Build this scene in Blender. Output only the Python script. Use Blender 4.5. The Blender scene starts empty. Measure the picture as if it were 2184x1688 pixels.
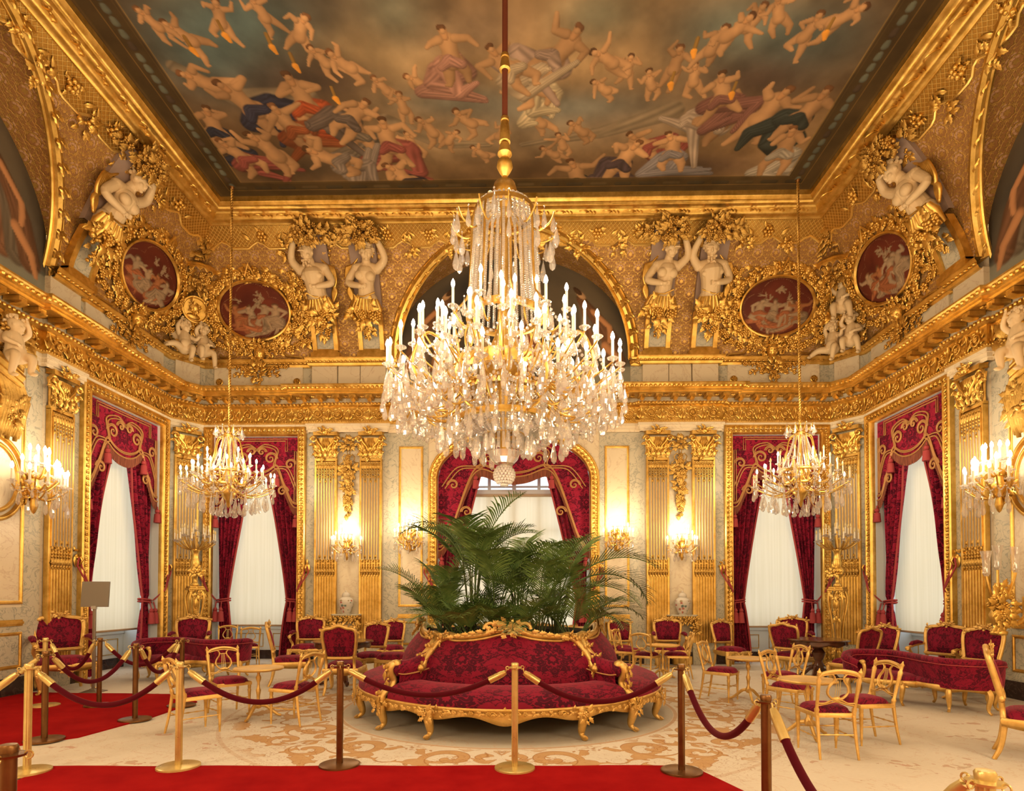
import bpy, math, random
import numpy as np
from math import sin, cos, pi, sqrt, atan2, radians, hypot
from mathutils import Matrix, Vector
SC = bpy.context.scene
COL = SC.collection
RNG = np.random.default_rng(7)
random.seed(7)
# ------------------------------------------------------------------ camera
cam = bpy.data.cameras.new('camera'); cam_o = bpy.data.objects.new('camera', cam); COL.objects.link(cam_o)
cam.sensor_fit = 'HORIZONTAL'; cam.sensor_width = 36.0
cam.lens = 1240.0 / 2184.0 * 36.0
cam.shift_y = (1242.0 - 844.0) / 2184.0
cam.clip_start = .05; cam.clip_end = 200
cam_o.location = (.24, 0, 1.62)
cam_o.rotation_euler = (pi / 2 + .021, -.0015, .02)
SC.camera = cam_o
# ------------------------------------------------------------------ world, view
W = bpy.data.worlds.new('world'); SC.world = W; W.use_nodes = True
bg = W.node_tree.nodes['Background']; bg.inputs[0].default_value = (.90, .96, 1.0, 1); bg.inputs[1].default_value = 1.9
SC.view_settings.view_transform = 'Standard'; SC.view_settings.look = 'None'
SC.view_settings.exposure = .22; SC.view_settings.gamma = 1.0; SC.view_settings.use_curve_mapping = False
cy = SC.cycles
cy.max_bounces = 6; cy.diffuse_bounces = 3; cy.glossy_bounces = 3; cy.transmission_bounces = 4; cy.transparent_max_bounces = 16
cy.caustics_reflective = False; cy.caustics_refractive = False; cy.sample_clamp_indirect = 3.0; cy.sample_clamp_direct = 0
cy.use_adaptive_sampling = True; cy.adaptive_threshold = .035; cy.use_denoising = True
HW, D, YC = 7.9, 13.67, 6.85          # half width of the room, back wall, centre of the side walls
# ------------------------------------------------------------------ lamps (at the room's chandeliers and sconces, plus unseen fill at the front)
WARM = (1.0, .79, .50)
def lamp(name, loc, watts, radius=.12, color=WARM):
    l = bpy.data.lights.new(name, 'POINT'); l.energy = watts; l.shadow_soft_size = radius; l.color = color
    o = bpy.data.objects.new(name, l); COL.objects.link(o); o.location = loc
    return o
KL = .66
for k in range(6):                       # the ring of candles of the great chandelier
    a = k * pi / 3 + .3
    lamp('great_chandelier_light', (.0 + 1.75 * cos(a), 7.1 + 1.75 * sin(a), 5.0 - .35 * (k % 2)), 95 * KL, .25)
lamp('great_chandelier_core_light', (0, 7.1, 6.7), 120 * KL, .3)
lamp('great_chandelier_lower_light', (0, 6.6, 2.75), 60 * KL, .3)
for sx in (-1, 1):
    for k in range(3): lamp('corner_chandelier_light', (sx * 5.74 + .62 * cos(k * 2.1 - 1.57), 11.62 + .62 * sin(k * 2.1 - 1.57), 4.35), 38 * KL, .15)
    lamp('corner_chandelier_top_light', (sx * 5.74, 11.0, 5.3), 40 * KL, .3)
    lamp('front_corner_fill_light', (sx * 5.74, 2.0, 3.4), 400 * KL, .6)  # added fill where a front corner chandelier would hang; no fitting built
    lamp('front_centre_fill_light', (sx * 2.4, .6, 3.6), 260 * KL, .6)  # added fill out of view near the camera, belongs to no fitting
# ------------------------------------------------------------------ mesh builder
class MB:
    def __init__(s): s.V = []; s.F = []; s.n = 0; s.uv = []; s.col = []; s.has_uv = s.has_col = False
    def add(s, V, F, M=None, uv=None, col=None):
        V = np.asarray(V, float).reshape(-1, 3)
        if M is not None:
            M = np.asarray(M); V = V @ M[:3, :3].T + M[:3, 3]
        s.V.append(V)
        for f in (F if isinstance(F, list) else [F]):
            f = np.asarray(f, int)
            if f.size: s.F.append(f + s.n)
        s.n += len(V)
        if uv is not None: s.has_uv = True
        if col is not None: s.has_col = True
        s.uv.append(np.zeros((len(V), 3)) if uv is None else np.asarray(uv, float).reshape(-1, 3))
        s.col.append(np.ones((len(V), 4)) if col is None else np.asarray(col, float).reshape(-1, 4))
        return s
    def put(s, o, M=None):
        V = np.concatenate(o.V)
        s.add(V, list(o.F), M, np.concatenate(o.uv) if o.has_uv else None, np.concatenate(o.col) if o.has_col else None)
    def mesh(s, name, smooth=True, sharp=40):
        me = bpy.data.meshes.new(name)
        if not s.V: return me
        V = np.concatenate(s.V); cnt = np.concatenate([np.full(len(f), f.shape[1]) for f in s.F])
        loops = np.concatenate([f.ravel() for f in s.F])
        me.vertices.add(len(V)); me.vertices.foreach_set('co', V.ravel())
        me.loops.add(len(loops)); me.loops.foreach_set('vertex_index', loops.astype(np.int32))
        st = np.concatenate([[0], np.cumsum(cnt)[:-1]])
        me.polygons.add(len(cnt)); me.polygons.foreach_set('loop_start', st.astype(np.int32))
        me.polygons.foreach_set('use_smooth', np.full(len(cnt), smooth))
        if s.has_uv:
            a = me.attributes.new('puv', 'FLOAT_VECTOR', 'POINT'); a.data.foreach_set('vector', np.concatenate(s.uv).ravel())
        if s.has_col:
            a = me.attributes.new('paint', 'FLOAT_COLOR', 'POINT'); a.data.foreach_set('color', np.concatenate(s.col).ravel())
        me.update(); me.validate()
        if smooth and sharp and len(V) < 60000:
            try: me.set_sharp_from_angle(angle=radians(sharp))
            except Exception: pass
        return me
def obj(name, mb, mat, parent=None, loc=None, rotz=None, smooth=True, sharp=40, bevel=0):
    me = mb.mesh(name, smooth, sharp) if isinstance(mb, MB) else mb
    if mat and not me.materials: me.materials.append(mat)
    o = bpy.data.objects.new(name, me); COL.objects.link(o)
    if parent: o.parent = parent
    if loc: o.location = loc
    if rotz: o.rotation_euler = (0, 0, rotz)
    if bevel:
        b = o.modifiers.new('bevel', 'BEVEL'); b.width = bevel; b.segments = 2; b.limit_method = 'ANGLE'
    return o
def tag(o, label=None, cat=None, group=None, kind=None):
    for k, v in (('label', label), ('category', cat), ('group', group), ('kind', kind)):
        if v: o[k] = v
    return o
def thing(name, label, cat, loc=(0, 0, 0), rotz=0, group=None):
    o = bpy.data.objects.new(name, None); COL.objects.link(o); o.empty_display_size = .1
    o.location = loc; o.rotation_euler = (0, 0, rotz)
    return tag(o, label, cat, group)
def struct(name, mb, mat, parent=None, label=None, **k):
    o = obj(name, mb, mat, parent, **k)
    o['kind'] = 'structure'
    if label: o['label'] = label
    return o
def dup(root, loc, rotz=0, label=None, group=None, scale=None):
    r = root.copy(); COL.objects.link(r); r.location = loc; r.rotation_euler = (0, 0, rotz)
    if scale: r.scale = scale if hasattr(scale, '__len__') else (scale,) * 3
    if label: r['label'] = label
    if group: r['group'] = group
    for ch in list(root.children):
        c = ch.copy(); COL.objects.link(c); c.parent = r
        for g in list(ch.children):
            d = g.copy(); COL.objects.link(d); d.parent = c
    return r
# ------------------------------------------------------------------ primitive shapes: each returns (vertices, faces)
def gridf(nu, nv, cu=False, cv=False):
    i = np.arange(nu if cu else nu - 1); j = np.arange(nv if cv else nv - 1)
    I, J = np.meshgrid(i, j, indexing='ij'); I2 = (I + 1) % nu; J2 = (J + 1) % nv
    return np.stack([I * nv + J, I2 * nv + J, I2 * nv + J2, I * nv + J2], -1).reshape(-1, 4)
def grid(P, cu=False, cv=False):
    P = np.asarray(P, float); return P.reshape(-1, 3), gridf(P.shape[0], P.shape[1], cu, cv)
def box(c, s, rz=0):
    x, y, z = np.asarray(s, float) / 2
    V = np.array([[-x, -y, -z], [x, -y, -z], [x, y, -z], [-x, y, -z], [-x, -y, z], [x, -y, z], [x, y, z], [-x, y, z]])
    if rz: V = V @ np.array([[cos(rz), sin(rz), 0], [-sin(rz), cos(rz), 0], [0, 0, 1]])
    return V + np.asarray(c, float), np.array([[0, 3, 2, 1], [4, 5, 6, 7], [0, 1, 5, 4], [1, 2, 6, 5], [2, 3, 7, 6], [3, 0, 4, 7]])
def box2(x0, x1, y0, y1, z0, z1): return box(((x0 + x1) / 2, (y0 + y1) / 2, (z0 + z1) / 2), (abs(x1 - x0), abs(y1 - y0), abs(z1 - z0)))
def tube(path, r, n=8, closed=False, cap=True, flat=1.0):
    P = np.asarray(path, float); m = len(P); r = np.broadcast_to(np.asarray(r, float), (m,))
    T = (np.roll(P, -1, 0) - np.roll(P, 1, 0)) if closed else np.gradient(P, axis=0)
    T /= np.maximum(np.linalg.norm(T, axis=1, keepdims=True), 1e-9)
    a = np.array([0, 0, 1.]) if abs(T[0][2]) < .9 else np.array([1., 0, 0])
    N = np.zeros_like(P); nn = np.cross(T[0], a); nn /= np.linalg.norm(nn); N[0] = nn
    for i in range(1, m):
        nn = N[i - 1] - T[i] * (N[i - 1] @ T[i]); l = np.linalg.norm(nn); N[i] = nn / l if l > 1e-6 else N[i - 1]
    B = np.cross(T, N); t = np.arange(n) / n * 2 * pi
    G = P[:, None] + r[:, None, None] * (np.cos(t)[None, :, None] * N[:, None] + flat * np.sin(t)[None, :, None] * B[:, None])
    V = G.reshape(-1, 3); F = [gridf(m, n, closed, True)]
    if cap and not closed:
        F += [np.arange(n)[::-1][None], (np.arange(n) + (m - 1) * n)[None]]
    return V, F
def lathe(prof, n=20, a0=0, a1=2 * pi, c=(0, 0, 0)):
    p = np.asarray(prof, float); full = abs(a1 - a0 - 2 * pi) < 1e-6
    t = a0 + (a1 - a0) * np.arange(n if full else n + 1) / n
    G = np.stack([p[:, None, 0] * np.cos(t), p[:, None, 0] * np.sin(t), np.broadcast_to(p[:, None, 1], (len(p), len(t)))], -1) + np.asarray(c, float)
    return grid(G[:, ::-1] if False else G, False, full)
def ball(c, r, n=8, m=5):
    r = np.broadcast_to(np.asarray(r, float), (3,)); ph = np.linspace(-pi / 2, pi / 2, m + 1); th = np.arange(n) / n * 2 * pi
    G = np.stack([np.cos(ph)[:, None] * np.cos(th), np.cos(ph)[:, None] * np.sin(th), np.broadcast_to(np.sin(ph)[:, None], (m + 1, n))], -1)
    return grid(G * r + np.asarray(c, float), False, True)
def balls(C, r, n=6, m=4):
    C = np.asarray(C, float).reshape(-1, 3); v, f = ball((0, 0, 0), 1, n, m); k = len(C)
    r = np.asarray(r, float); r = np.broadcast_to(r if r.ndim == 2 else (r[:, None] if r.ndim == 1 and len(r) == k and k != 3 else r), (k, 3))
    V = v[None] * r[:, None] + C[:, None]; F = f[None] + (np.arange(k) * len(v))[:, None, None]
    return V.reshape(-1, 3), F.reshape(-1, 4)
def many(vf, Ms):
    v, f = vf; fs = f if isinstance(f, list) else [f]; V = np.concatenate([v @ np.asarray(M)[:3, :3].T + np.asarray(M)[:3, 3] for M in Ms])
    return V, [(g[None] + (np.arange(len(Ms)) * len(v))[:, None, None]).reshape(-1, g.shape[1]) for g in fs]
def T4(loc=(0, 0, 0), rz=0, s=1, rx=0, ry=0):
    M = Matrix.Translation(loc) @ Matrix.Rotation(rz, 4, 'Z') @ Matrix.Rotation(ry, 4, 'Y') @ Matrix.Rotation(rx, 4, 'X')
    s = (s,) * 3 if not hasattr(s, '__len__') else s
    return np.array(M @ Matrix.Diagonal((*s, 1)))
def offset_path(path, d, closed=False):
    """Plan polyline moved D to its right-hand side, mitred."""
    P = np.asarray(path, float); n = len(P); out = []
    for i in range(n):
        a = P[i] - P[i - 1] if (i > 0 or closed) else None; b = P[(i + 1) % n] - P[i] if (i < n - 1 or closed) else None
        na = None if a is None else np.array([a[1], -a[0]]) / hypot(*a); nb = None if b is None else np.array([b[1], -b[0]]) / hypot(*b)
        m = nb if na is None else na if nb is None else na + nb
        if na is not None and nb is not None: m = m / max(m @ na, .3)
        out.append(P[i] + m * d)
    return np.array(out)
def sweep(prof, path, closed=False):
    """Moulding: PROF is a list of (out, z) swept along the plan PATH; out is to the right of travel."""
    G = np.stack([np.c_[offset_path(path, d, closed), np.full(len(path), z)] for d, z in prof], 0)
    return grid(G, False, closed)
def sweepflat(prof, path, y0=0, closed=False):
    """A frame in the wall-local XZ plane: PATH of (x, z); PROF of (out, depth) with depth towards the room (-y)."""
    G = np.stack([np.c_[(q := offset_path(path, d, closed))[:, 0], np.full(len(path), y0 - h), q[:, 1]] for d, h in prof], 0)
    return grid(G, False, closed)
def along(path, step, phase=.5):
    """Points and headings every STEP along a plan polyline, fitted to each straight."""
    out = []
    for a, b in zip(path[:-1], path[1:]):
        a = np.asarray(a, float); b = np.asarray(b, float); L = hypot(*(b - a))
        if L < step * .6: continue
        n = max(1, round(L / step)); h = atan2(b[1] - a[1], b[0] - a[0])
        out += [(*(a + (b - a) * (i + phase) / n), h, L / n) for i in range(n)]
    return out
def rrect(x0, x1, z0, z1): return [(x0, z0), (x0, z1), (x1, z1), (x1, z0)]   # clockwise seen from the room: right of travel is inside
def cat(P, n=60, closed=False):
    """Smooth curve through the points P."""
    P = np.asarray(P, float); k = len(P); t = np.linspace(0, k if closed else k - 1, n, endpoint=not closed); i = np.minimum(t.astype(int), k - 1 if closed else k - 2); f = (t - i)[:, None]
    g = (lambda j: P[j % k]) if closed else (lambda j: P[np.clip(j, 0, k - 1)])
    a, b, c_, d = g(i - 1), g(i), g(i + 1), g(i + 2)
    return .5 * (2 * b + (c_ - a) * f + (2 * a - 5 * b + 4 * c_ - d) * f ** 2 + (3 * b - a - 3 * c_ + d) * f ** 3)
# ------------------------------------------------------------------ carved ornament, in the wall-local XZ plane, standing out towards -y
def leafm(L=1., Wd=.4, h=.15, n=8, lobes=4, curl=.0):
    s = np.linspace(0, 1, n + 1); w = Wd * .5 * np.sin(pi * np.clip(s, .02, .98) ** .75) * (1 + .3 * np.sin(lobes * 2 * pi * s)) + .004
    x = curl * L * s ** 2; z = L * s * (1 - .25 * abs(curl)); y = -h * np.sin(pi * s ** .8) - h * .8 * s ** 3
    G = np.stack([np.stack([x - w, y * .55, z - .02 * L * 0], 1), np.stack([x - w * .5, y * .95, z], 1), np.stack([x, y * .75, z], 1), np.stack([x + w * .5, y * .95, z], 1), np.stack([x + w, y * .55, z], 1)], 1)
    return grid(G)
def RY(a, loc=(0, 0, 0), s=1): return T4(loc, 0, s, 0, a)
def scroll(R=1., turns=1.5, r=.12, n=40, tail=0., y=0.):
    t = np.linspace(0, 1, n); a = t * turns * 2 * pi; q = R * (1 - t) ** 1.1 + R * .12 * 0
    P = np.stack([q * np.cos(a), -r * .6 - r * 1.2 * t + y, q * np.sin(a)], 1)
    if tail:
        k = np.linspace(tail, .0, 8, endpoint=False); P = np.concatenate([np.stack([np.full(8, R), np.full(8, -r * .6), -k], 1), P])
    rr = np.linspace(r, r * .45, len(P)); rr[-1] = r * 1.1
    return tube(P, rr, 6)
def flower(r=.1, petals=6, h=.05):
    mb = MB(); a = np.arange(petals) / petals * 2 * pi
    for k in a: mb.add(*ball((0, 0, 0), (r * .42, h * .5, r * .30), 6, 4), M=RY(k, (cos(k) * r * .55, -h * .45, -sin(k) * r * .55)))
    mb.add(*ball((0, -h * .8, 0), (r * .3, h * .5, r * .3), 6, 4))
    return np.concatenate(mb.V), np.concatenate(mb.F)
LEAF = leafm(); LEAF2 = leafm(1., .55, .22, 7, 3); FLOWER = flower(1., 6, .6)
def foliage(mb, cx, cz, rx, rz, n, size=.09, depth=.08, y0=0., berries=.35, flowers=.2, rnd=None, aim=None):
    """A dense carved bunch of leaves, buds and berries filling an ellipse."""
    rnd = rnd or random.Random(int(cx * 977 + cz * 331 + n))
    for i in range(n):
        a = rnd.random() * 2 * pi; q = sqrt(rnd.random()); x = cx + rx * q * cos(a); z = cz + rz * q * sin(a)
        d = y0 - depth * sqrt(max(0, 1 - q * q * .9)) * rnd.uniform(.6, 1.05); k = rnd.random(); sz = size * rnd.uniform(.7, 1.3)
        if k < berries: mb.add(*ball((x, d, z), sz * .3, 6, 4))
        elif k < berries + flowers: mb.add(*FLOWER, M=RY(rnd.random() * 3, (x, d, z), sz * .5))
        else:
            b = (atan2(cos(a) * rx, sin(a) * rz) + rnd.uniform(-.9, .9)) if aim is None else aim + rnd.uniform(-.8, .8)
            mb.add(*LEAF2, M=RY(b, (x, d, z), sz * 1.25))
def vine(mb, pts, n, size=.08, y0=0., depth=.03, r=.012, berries=.2, flowers=.2):
    """A stem along PTS (x, z) with leaves on both sides."""
    P = np.asarray(pts, float); s = np.linspace(0, 1, len(P)); rnd = random.Random(int(abs(P).sum() * 1000) + n)
    mb.add(*tube(np.stack([P[:, 0], np.full(len(P), y0 - depth * .6), P[:, 1]], 1), r, 5))
    for i in range(n):
        t = (i + .5) / n; x = np.interp(t, s, P[:, 0]); z = np.interp(t, s, P[:, 1]); dx = np.interp(min(1, t + .03), s, P[:, 0]) - x; dz = np.interp(min(1, t + .03), s, P[:, 1]) - z
        h = atan2(dx, dz); k = rnd.random(); sz = size * rnd.uniform(.75, 1.25)
        if k < berries: mb.add(*balls([(x + rnd.uniform(-.4, .4) * sz, y0 - depth, z + rnd.uniform(-.4, .4) * sz) for _ in range(3)], sz * .24))
        elif k < berries + flowers: mb.add(*FLOWER, M=RY(rnd.random() * 3, (x, y0 - depth, z), sz * .5))
        else:
            for sgn in (-1, 1): mb.add(*LEAF2, M=RY(h + sgn * rnd.uniform(.5, 1.1), (x, y0 - depth * .5, z), sz))
def arc2(cx, cz, rx, rz, a0, a1, n=24):
    t = np.linspace(a0, a1, n); return np.stack([cx + rx * np.cos(t), cz + rz * np.sin(t)], 1)
# ------------------------------------------------------------------ materials
class NT:
    def __init__(s, name):
        s.m = bpy.data.materials.new(name); s.m.use_nodes = True; s.t = s.m.node_tree; s.n = s.t.nodes; s.b = s.n['Principled BSDF']; s.out = s.n['Material Output']
    def new(s, typ, **kw):
        d = s.n.new(typ)
        for k, v in kw.items(): setattr(d, k, v)
        return d
    def set(s, sock, v):
        if isinstance(v, bpy.types.NodeSocket): s.t.links.new(v, sock)
        elif v is not None: sock.default_value = (*v, 1) if isinstance(v, tuple) and len(v) == 3 and sock.type == 'RGBA' else v
    def m_(s, op, a, b=None, c=None, clamp=False):
        d = s.new('ShaderNodeMath', operation=op, use_clamp=clamp)
        for i, v in enumerate((a, b, c)): s.set(d.inputs[i], v)
        return d.outputs[0]
    def mix(s, f, a, b, mode='MIX'):
        d = s.new('ShaderNodeMix', data_type='RGBA', blend_type=mode); s.set(d.inputs[0], f); s.set(d.inputs[6], a); s.set(d.inputs[7], b); return d.outputs[2]
    def ramp(s, f, stops, interp='LINEAR'):
        d = s.new('ShaderNodeValToRGB'); e = d.color_ramp.elements; d.color_ramp.interpolation = interp
        while len(e) < len(stops): e.new(.5)
        for el, (p, c) in zip(e, stops): el.position = p; el.color = (*c, 1) if len(c) == 3 else c
        s.set(d.inputs[0], f); return d.outputs[0]
    def noise(s, v, scale, detail=2, rough=.5, dist=0, dim='3D'):
        d = s.new('ShaderNodeTexNoise', noise_dimensions=dim); s.set(d.inputs['Vector'], v)
        for k, x in (('Scale', scale), ('Detail', detail), ('Roughness', rough), ('Distortion', dist)): d.inputs[k].default_value = x
        return d.outputs['Fac']
    def voro(s, v, scale, feature='F1'):
        d = s.new('ShaderNodeTexVoronoi', feature=feature); s.set(d.inputs['Vector'], v); d.inputs['Scale'].default_value = scale; return d.outputs['Distance']
    def obj(s): return s.new('ShaderNodeTexCoord').outputs['Object']
    def attr(s, name): return s.new('ShaderNodeAttribute', attribute_name=name)
    def xyz(s, v): return s.new('ShaderNodeSeparateXYZ'), v
    def sep(s, v): d = s.new('ShaderNodeSeparateXYZ'); s.set(d.inputs[0], v); return d.outputs
    def comb(s, x, y, z=0.): d = s.new('ShaderNodeCombineXYZ'); s.set(d.inputs[0], x); s.set(d.inputs[1], y); s.set(d.inputs[2], z); return d.outputs[0]
    def smooth(s, v, a, b):
        d = s.new('ShaderNodeMapRange', interpolation_type='SMOOTHSTEP'); s.set(d.inputs[0], v); d.inputs[1].default_value = a; d.inputs[2].default_value = b; return d.outputs[0]
    def bump(s, h, strength=.5, dist=.02):
        d = s.new('ShaderNodeBump'); s.set(d.inputs['Height'], h); d.inputs['Strength'].default_value = strength; d.inputs['Distance'].default_value = dist; s.t.links.new(d.outputs[0], s.b.inputs['Normal'])
    def p(s, color=None, rough=None, metal=None, **kw):
        I = s.b.inputs; s.set(I['Base Color'], color); s.set(I['Roughness'], rough); s.set(I['Metallic'], metal)
        for k, v in kw.items(): s.set(I[k.replace('_', ' ')], v)
        return s.m
def plain(name, color, rough=.5, metal=0., **kw): return NT(name).p(color, rough, metal, **kw)
def gold(name, lo, hi, rough=.32, relief=0., scale=30., metal=.85):
    t = NT(name); o = t.obj(); f = t.noise(o, 5, 4, .65); c = t.ramp(f, [(.3, lo), (.65, hi)])
    if relief:
        v = t.voro(o, scale); n = t.noise(o, scale * .8, 3, .6, 1.2); t.bump(t.m_('ADD', t.m_('MULTIPLY', v, .7), n), relief, .012)
    return t.p(c, t.m_('MULTIPLY_ADD', f, .25, rough - .1), metal)
GOLD = gold('gilding', (.57, .32, .055), (.90, .59, .165))
GOLDR = gold('carved_gilding', (.55, .30, .05), (.86, .55, .15), .34, .55, 26.)
GOLDA = gold('aged_gilding', (.44, .25, .05), (.74, .47, .13), .40, .25, 40.)
GOLDF = gold('furniture_gilding', (.62, .36, .08), (.88, .58, .20), .42, .12, 60., .7)
BRASS = gold('polished_brass', (.62, .45, .15), (.78, .60, .24), .28, 0, 30., .6)
BRONZE = gold('brown_brass', (.15, .07, .025), (.24, .12, .045), .32, 0, 30., .9)
PEWTER = plain('grey_metal', (.30, .26, .21), .45, .8)
def marble(name, a, b, vein, scale=1.2, w=.05, rough=.25):
    t = NT(name); o = t.obj(); n = t.noise(o, scale, 5, .6, .8); v = t.m_('ABSOLUTE', t.m_('SUBTRACT', t.noise(o, scale * 1.7, 6, .62, 1.6), .5))
    c = t.mix(t.smooth(v, 0., w), vein, t.mix(n, a, b)); return t.p(c, rough, 0.)
MARW = marble('cream_marble', (.82, .67, .46), (.88, .74, .54), (.72, .55, .37), .9, .02)
MARG = marble('grey_veined_marble', (.70, .61, .45), (.56, .51, .39), (.36, .34, .27), 2.2, .035)
MARD = marble('dark_plinth_marble', (.028, .014, .012), (.05, .024, .02), (.09, .05, .04), 2.2, .03)
STATUE = plain('ivory_plaster', (.83, .61, .35), .5)
WHITE = plain('pale_painted_wood', (.72, .76, .78), .45)
WAX = plain('candle_sleeve', (.90, .80, .62), .4)
def bulbmat():
    t = NT('lit_bulb'); t.p((1, .9, .7), .3, 0.); t.b.inputs['Emission Color'].default_value = (1, .86, .62, 1); t.b.inputs['Emission Strength'].default_value = 20.
    t.m.cycles.emission_sampling = 'NONE'; return t.m
BULB = bulbmat()
def crystal():
    t = NT('cut_crystal'); tr = t.new('ShaderNodeBsdfTransparent'); gl = t.new('ShaderNodeBsdfGlossy'); mx = t.new('ShaderNodeMixShader')
    tr.inputs[0].default_value = (.97, .95, .92, 1); gl.inputs[0].default_value = (1, .97, .93, 1); gl.inputs['Roughness'].default_value = .04
    lw = t.new('ShaderNodeLayerWeight'); lw.inputs[0].default_value = .45
    f = t.m_('MULTIPLY_ADD', lw.outputs['Facing'], .65, .16); t.set(mx.inputs[0], f)
    df = t.new('ShaderNodeBsdfTranslucent'); dd = t.new('ShaderNodeBsdfDiffuse'); m2 = t.new('ShaderNodeMixShader'); m3 = t.new('ShaderNodeMixShader'); m2.inputs[0].default_value = .5; m3.inputs[0].default_value = .24
    df.inputs[0].default_value = dd.inputs[0].default_value = (1, .95, .93, 1); L = t.t.links.new; L(tr.outputs[0], mx.inputs[1]); L(gl.outputs[0], mx.inputs[2]); L(df.outputs[0], m2.inputs[1]); L(dd.outputs[0], m2.inputs[2]); L(mx.outputs[0], m3.inputs[1]); L(m2.outputs[0], m3.inputs[2]); L(m3.outputs[0], t.out.inputs[0]); return t.m
CRYS = crystal()
def damask(name, src, bright=(.235, .005, .028), dark=(.042, .0005, .008), rw=.5, rh=.62, sheen=.35):
    """Cut velvet: dark flowers and leaves mirrored about the middle of each repeat on a brighter satin ground."""
    t = NT(name)
    if src == 'puv': x, y, z = t.sep(t.attr('puv').outputs['Vector'])
    else:
        x, yy, zz = t.sep(t.obj()); y = t.m_('ADD', t.m_('MULTIPLY', yy, -1.), zz)
    mx = t.m_('PINGPONG', x, rw / 2); my = t.m_('FLOORED_MODULO', y, rh)
    px = t.m_('DIVIDE', mx, rw); py = t.m_('DIVIDE', my, rh)
    v = t.comb(t.m_('MULTIPLY', px, 3.1), t.m_('MULTIPLY', py, 4.2), 0.)
    lf = t.m_('GREATER_THAN', t.noise(v, 1.9, 2, .5, .9), .53)
    st = t.m_('LESS_THAN', t.m_('ABSOLUTE', t.m_('SUBTRACT', t.noise(v, 2.3, 2, .45, .8), .47)), .022)
    f = t.m_('MAXIMUM', lf, st); f = t.m_('MULTIPLY', f, t.m_('GREATER_THAN', t.m_('ABSOLUTE', t.m_('SUBTRACT', t.noise(v, 5.5, 2, .5, 1.), .5)), .03))
    def flower_(f, cx, cz, r, k):
        """Layered petals with pale veins, a pale ring and eye, set clear of the leaves round it."""
        dx = t.m_('SUBTRACT', mx, cx); dz = t.m_('SUBTRACT', my, cz); a = t.m_('ARCTAN2', dx, dz)
        q = t.m_('DIVIDE', t.m_('SQRT', t.m_('ADD', t.m_('MULTIPLY', dx, dx), t.m_('MULTIPLY', dz, dz))), t.m_('MULTIPLY_ADD', t.m_('COSINE', t.m_('MULTIPLY', a, float(k))), r * .15, r))
        q = t.m_('MULTIPLY', q, t.m_('MULTIPLY_ADD', t.m_('SUBTRACT', t.noise(v, 4.5, 2, .5, .6), .5), 1.1, 1.)); a = t.m_('ADD', a, t.m_('MULTIPLY', t.m_('SUBTRACT', t.noise(v, 3., 1), .5), 1.4))
        vein = t.m_('MULTIPLY', t.m_('LESS_THAN', t.m_('ABSOLUTE', t.m_('SINE', t.m_('MULTIPLY', a, k * 1.))), .20), t.m_('MULTIPLY', t.m_('GREATER_THAN', q, .48), t.m_('LESS_THAN', q, .88)))
        pale = t.m_('MAXIMUM', t.m_('MAXIMUM', vein, t.m_('COMPARE', q, .40, .045)), t.m_('LESS_THAN', q, .16))
        pat = t.m_('MULTIPLY', t.m_('LESS_THAN', q, 1.), t.m_('SUBTRACT', 1., pale)); inn = t.m_('LESS_THAN', q, 1.14)
        return t.m_('ADD', t.m_('MULTIPLY', f, t.m_('SUBTRACT', 1., inn)), t.m_('MULTIPLY', pat, inn))
    f = flower_(f, 0., rh * .58, rw * .22, 8); f = flower_(f, rw * .36, rh * .22, rw * .13, 6)
    nap = t.noise(t.obj(), 9, 3, .6); g = t.mix(nap, tuple(c * .72 for c in bright), tuple(min(1, c * 1.2) for c in bright))
    c = t.mix(f, g, t.mix(nap, dark, tuple(k * 1.9 for k in dark)))
    t.b.inputs['Sheen Weight'].default_value = sheen; t.b.inputs['Sheen Tint'].default_value = (1., .25, .35, 1); t.b.inputs['Sheen Roughness'].default_value = .45
    t.bump(f, .15, .004)
    return t.p(c, .75, 0., Specular_IOR_Level=.2)
DAM = damask('crimson_damask', 'obj', rw=.46, rh=.60)
DAMU = damask('crimson_damask_cloth', 'puv', (.36, .012, .045), (.055, .0006, .010), rw=.86, rh=1.06)
DAMB = damask('crimson_damask_large', 'puv', rw=1.16, rh=.98)
VELVET = plain('dark_red_velvet', (.075, .002, .008), .85, 0., Sheen_Weight=.2, Sheen_Tint=(1, .3, .3, 1.), Specular_IOR_Level=.1)
ROSE = plain('rose_velvet_back', (.40, .025, .05), .8, 0., Sheen_Weight=.3, Specular_IOR_Level=.1)
FRINGE = NT('rust_fringe'); _x, _y, _z = FRINGE.sep(FRINGE.obj()); _n = FRINGE.noise(FRINGE.comb(FRINGE.m_('MULTIPLY', _x, 90.), 0., FRINGE.m_('MULTIPLY', _z, 3.)), 1., 2); FRINGE.bump(_n, .6, .01); FRINGE = FRINGE.p(FRINGE.ramp(_n, [(.35, (.13, .03, .02)), (.65, (.40, .12, .06))]), .85)
TASSEL = plain('faded_red_tassel', (.42, .055, .06), .8)
ROPEC = plain('brown_velvet_cord', (.16, .035, .012), .8)
PIPING = plain('gold_braid', (.55, .28, .10), .6, .2)
WOOD = gold('dark_mahogany', (.06, .02, .01), (.13, .045, .02), .18, 0, 30., 0.)
PALM = NT('palm_leaf'); PALM.p(PALM.ramp(PALM.noise(PALM.obj(), 7, 2), [(.3, (.045, .095, .020)), (.7, (.17, .25, .065))]), .42, 0.); PALM = PALM.m
STEM = plain('palm_stem', (.10, .12, .04), .6)
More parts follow.
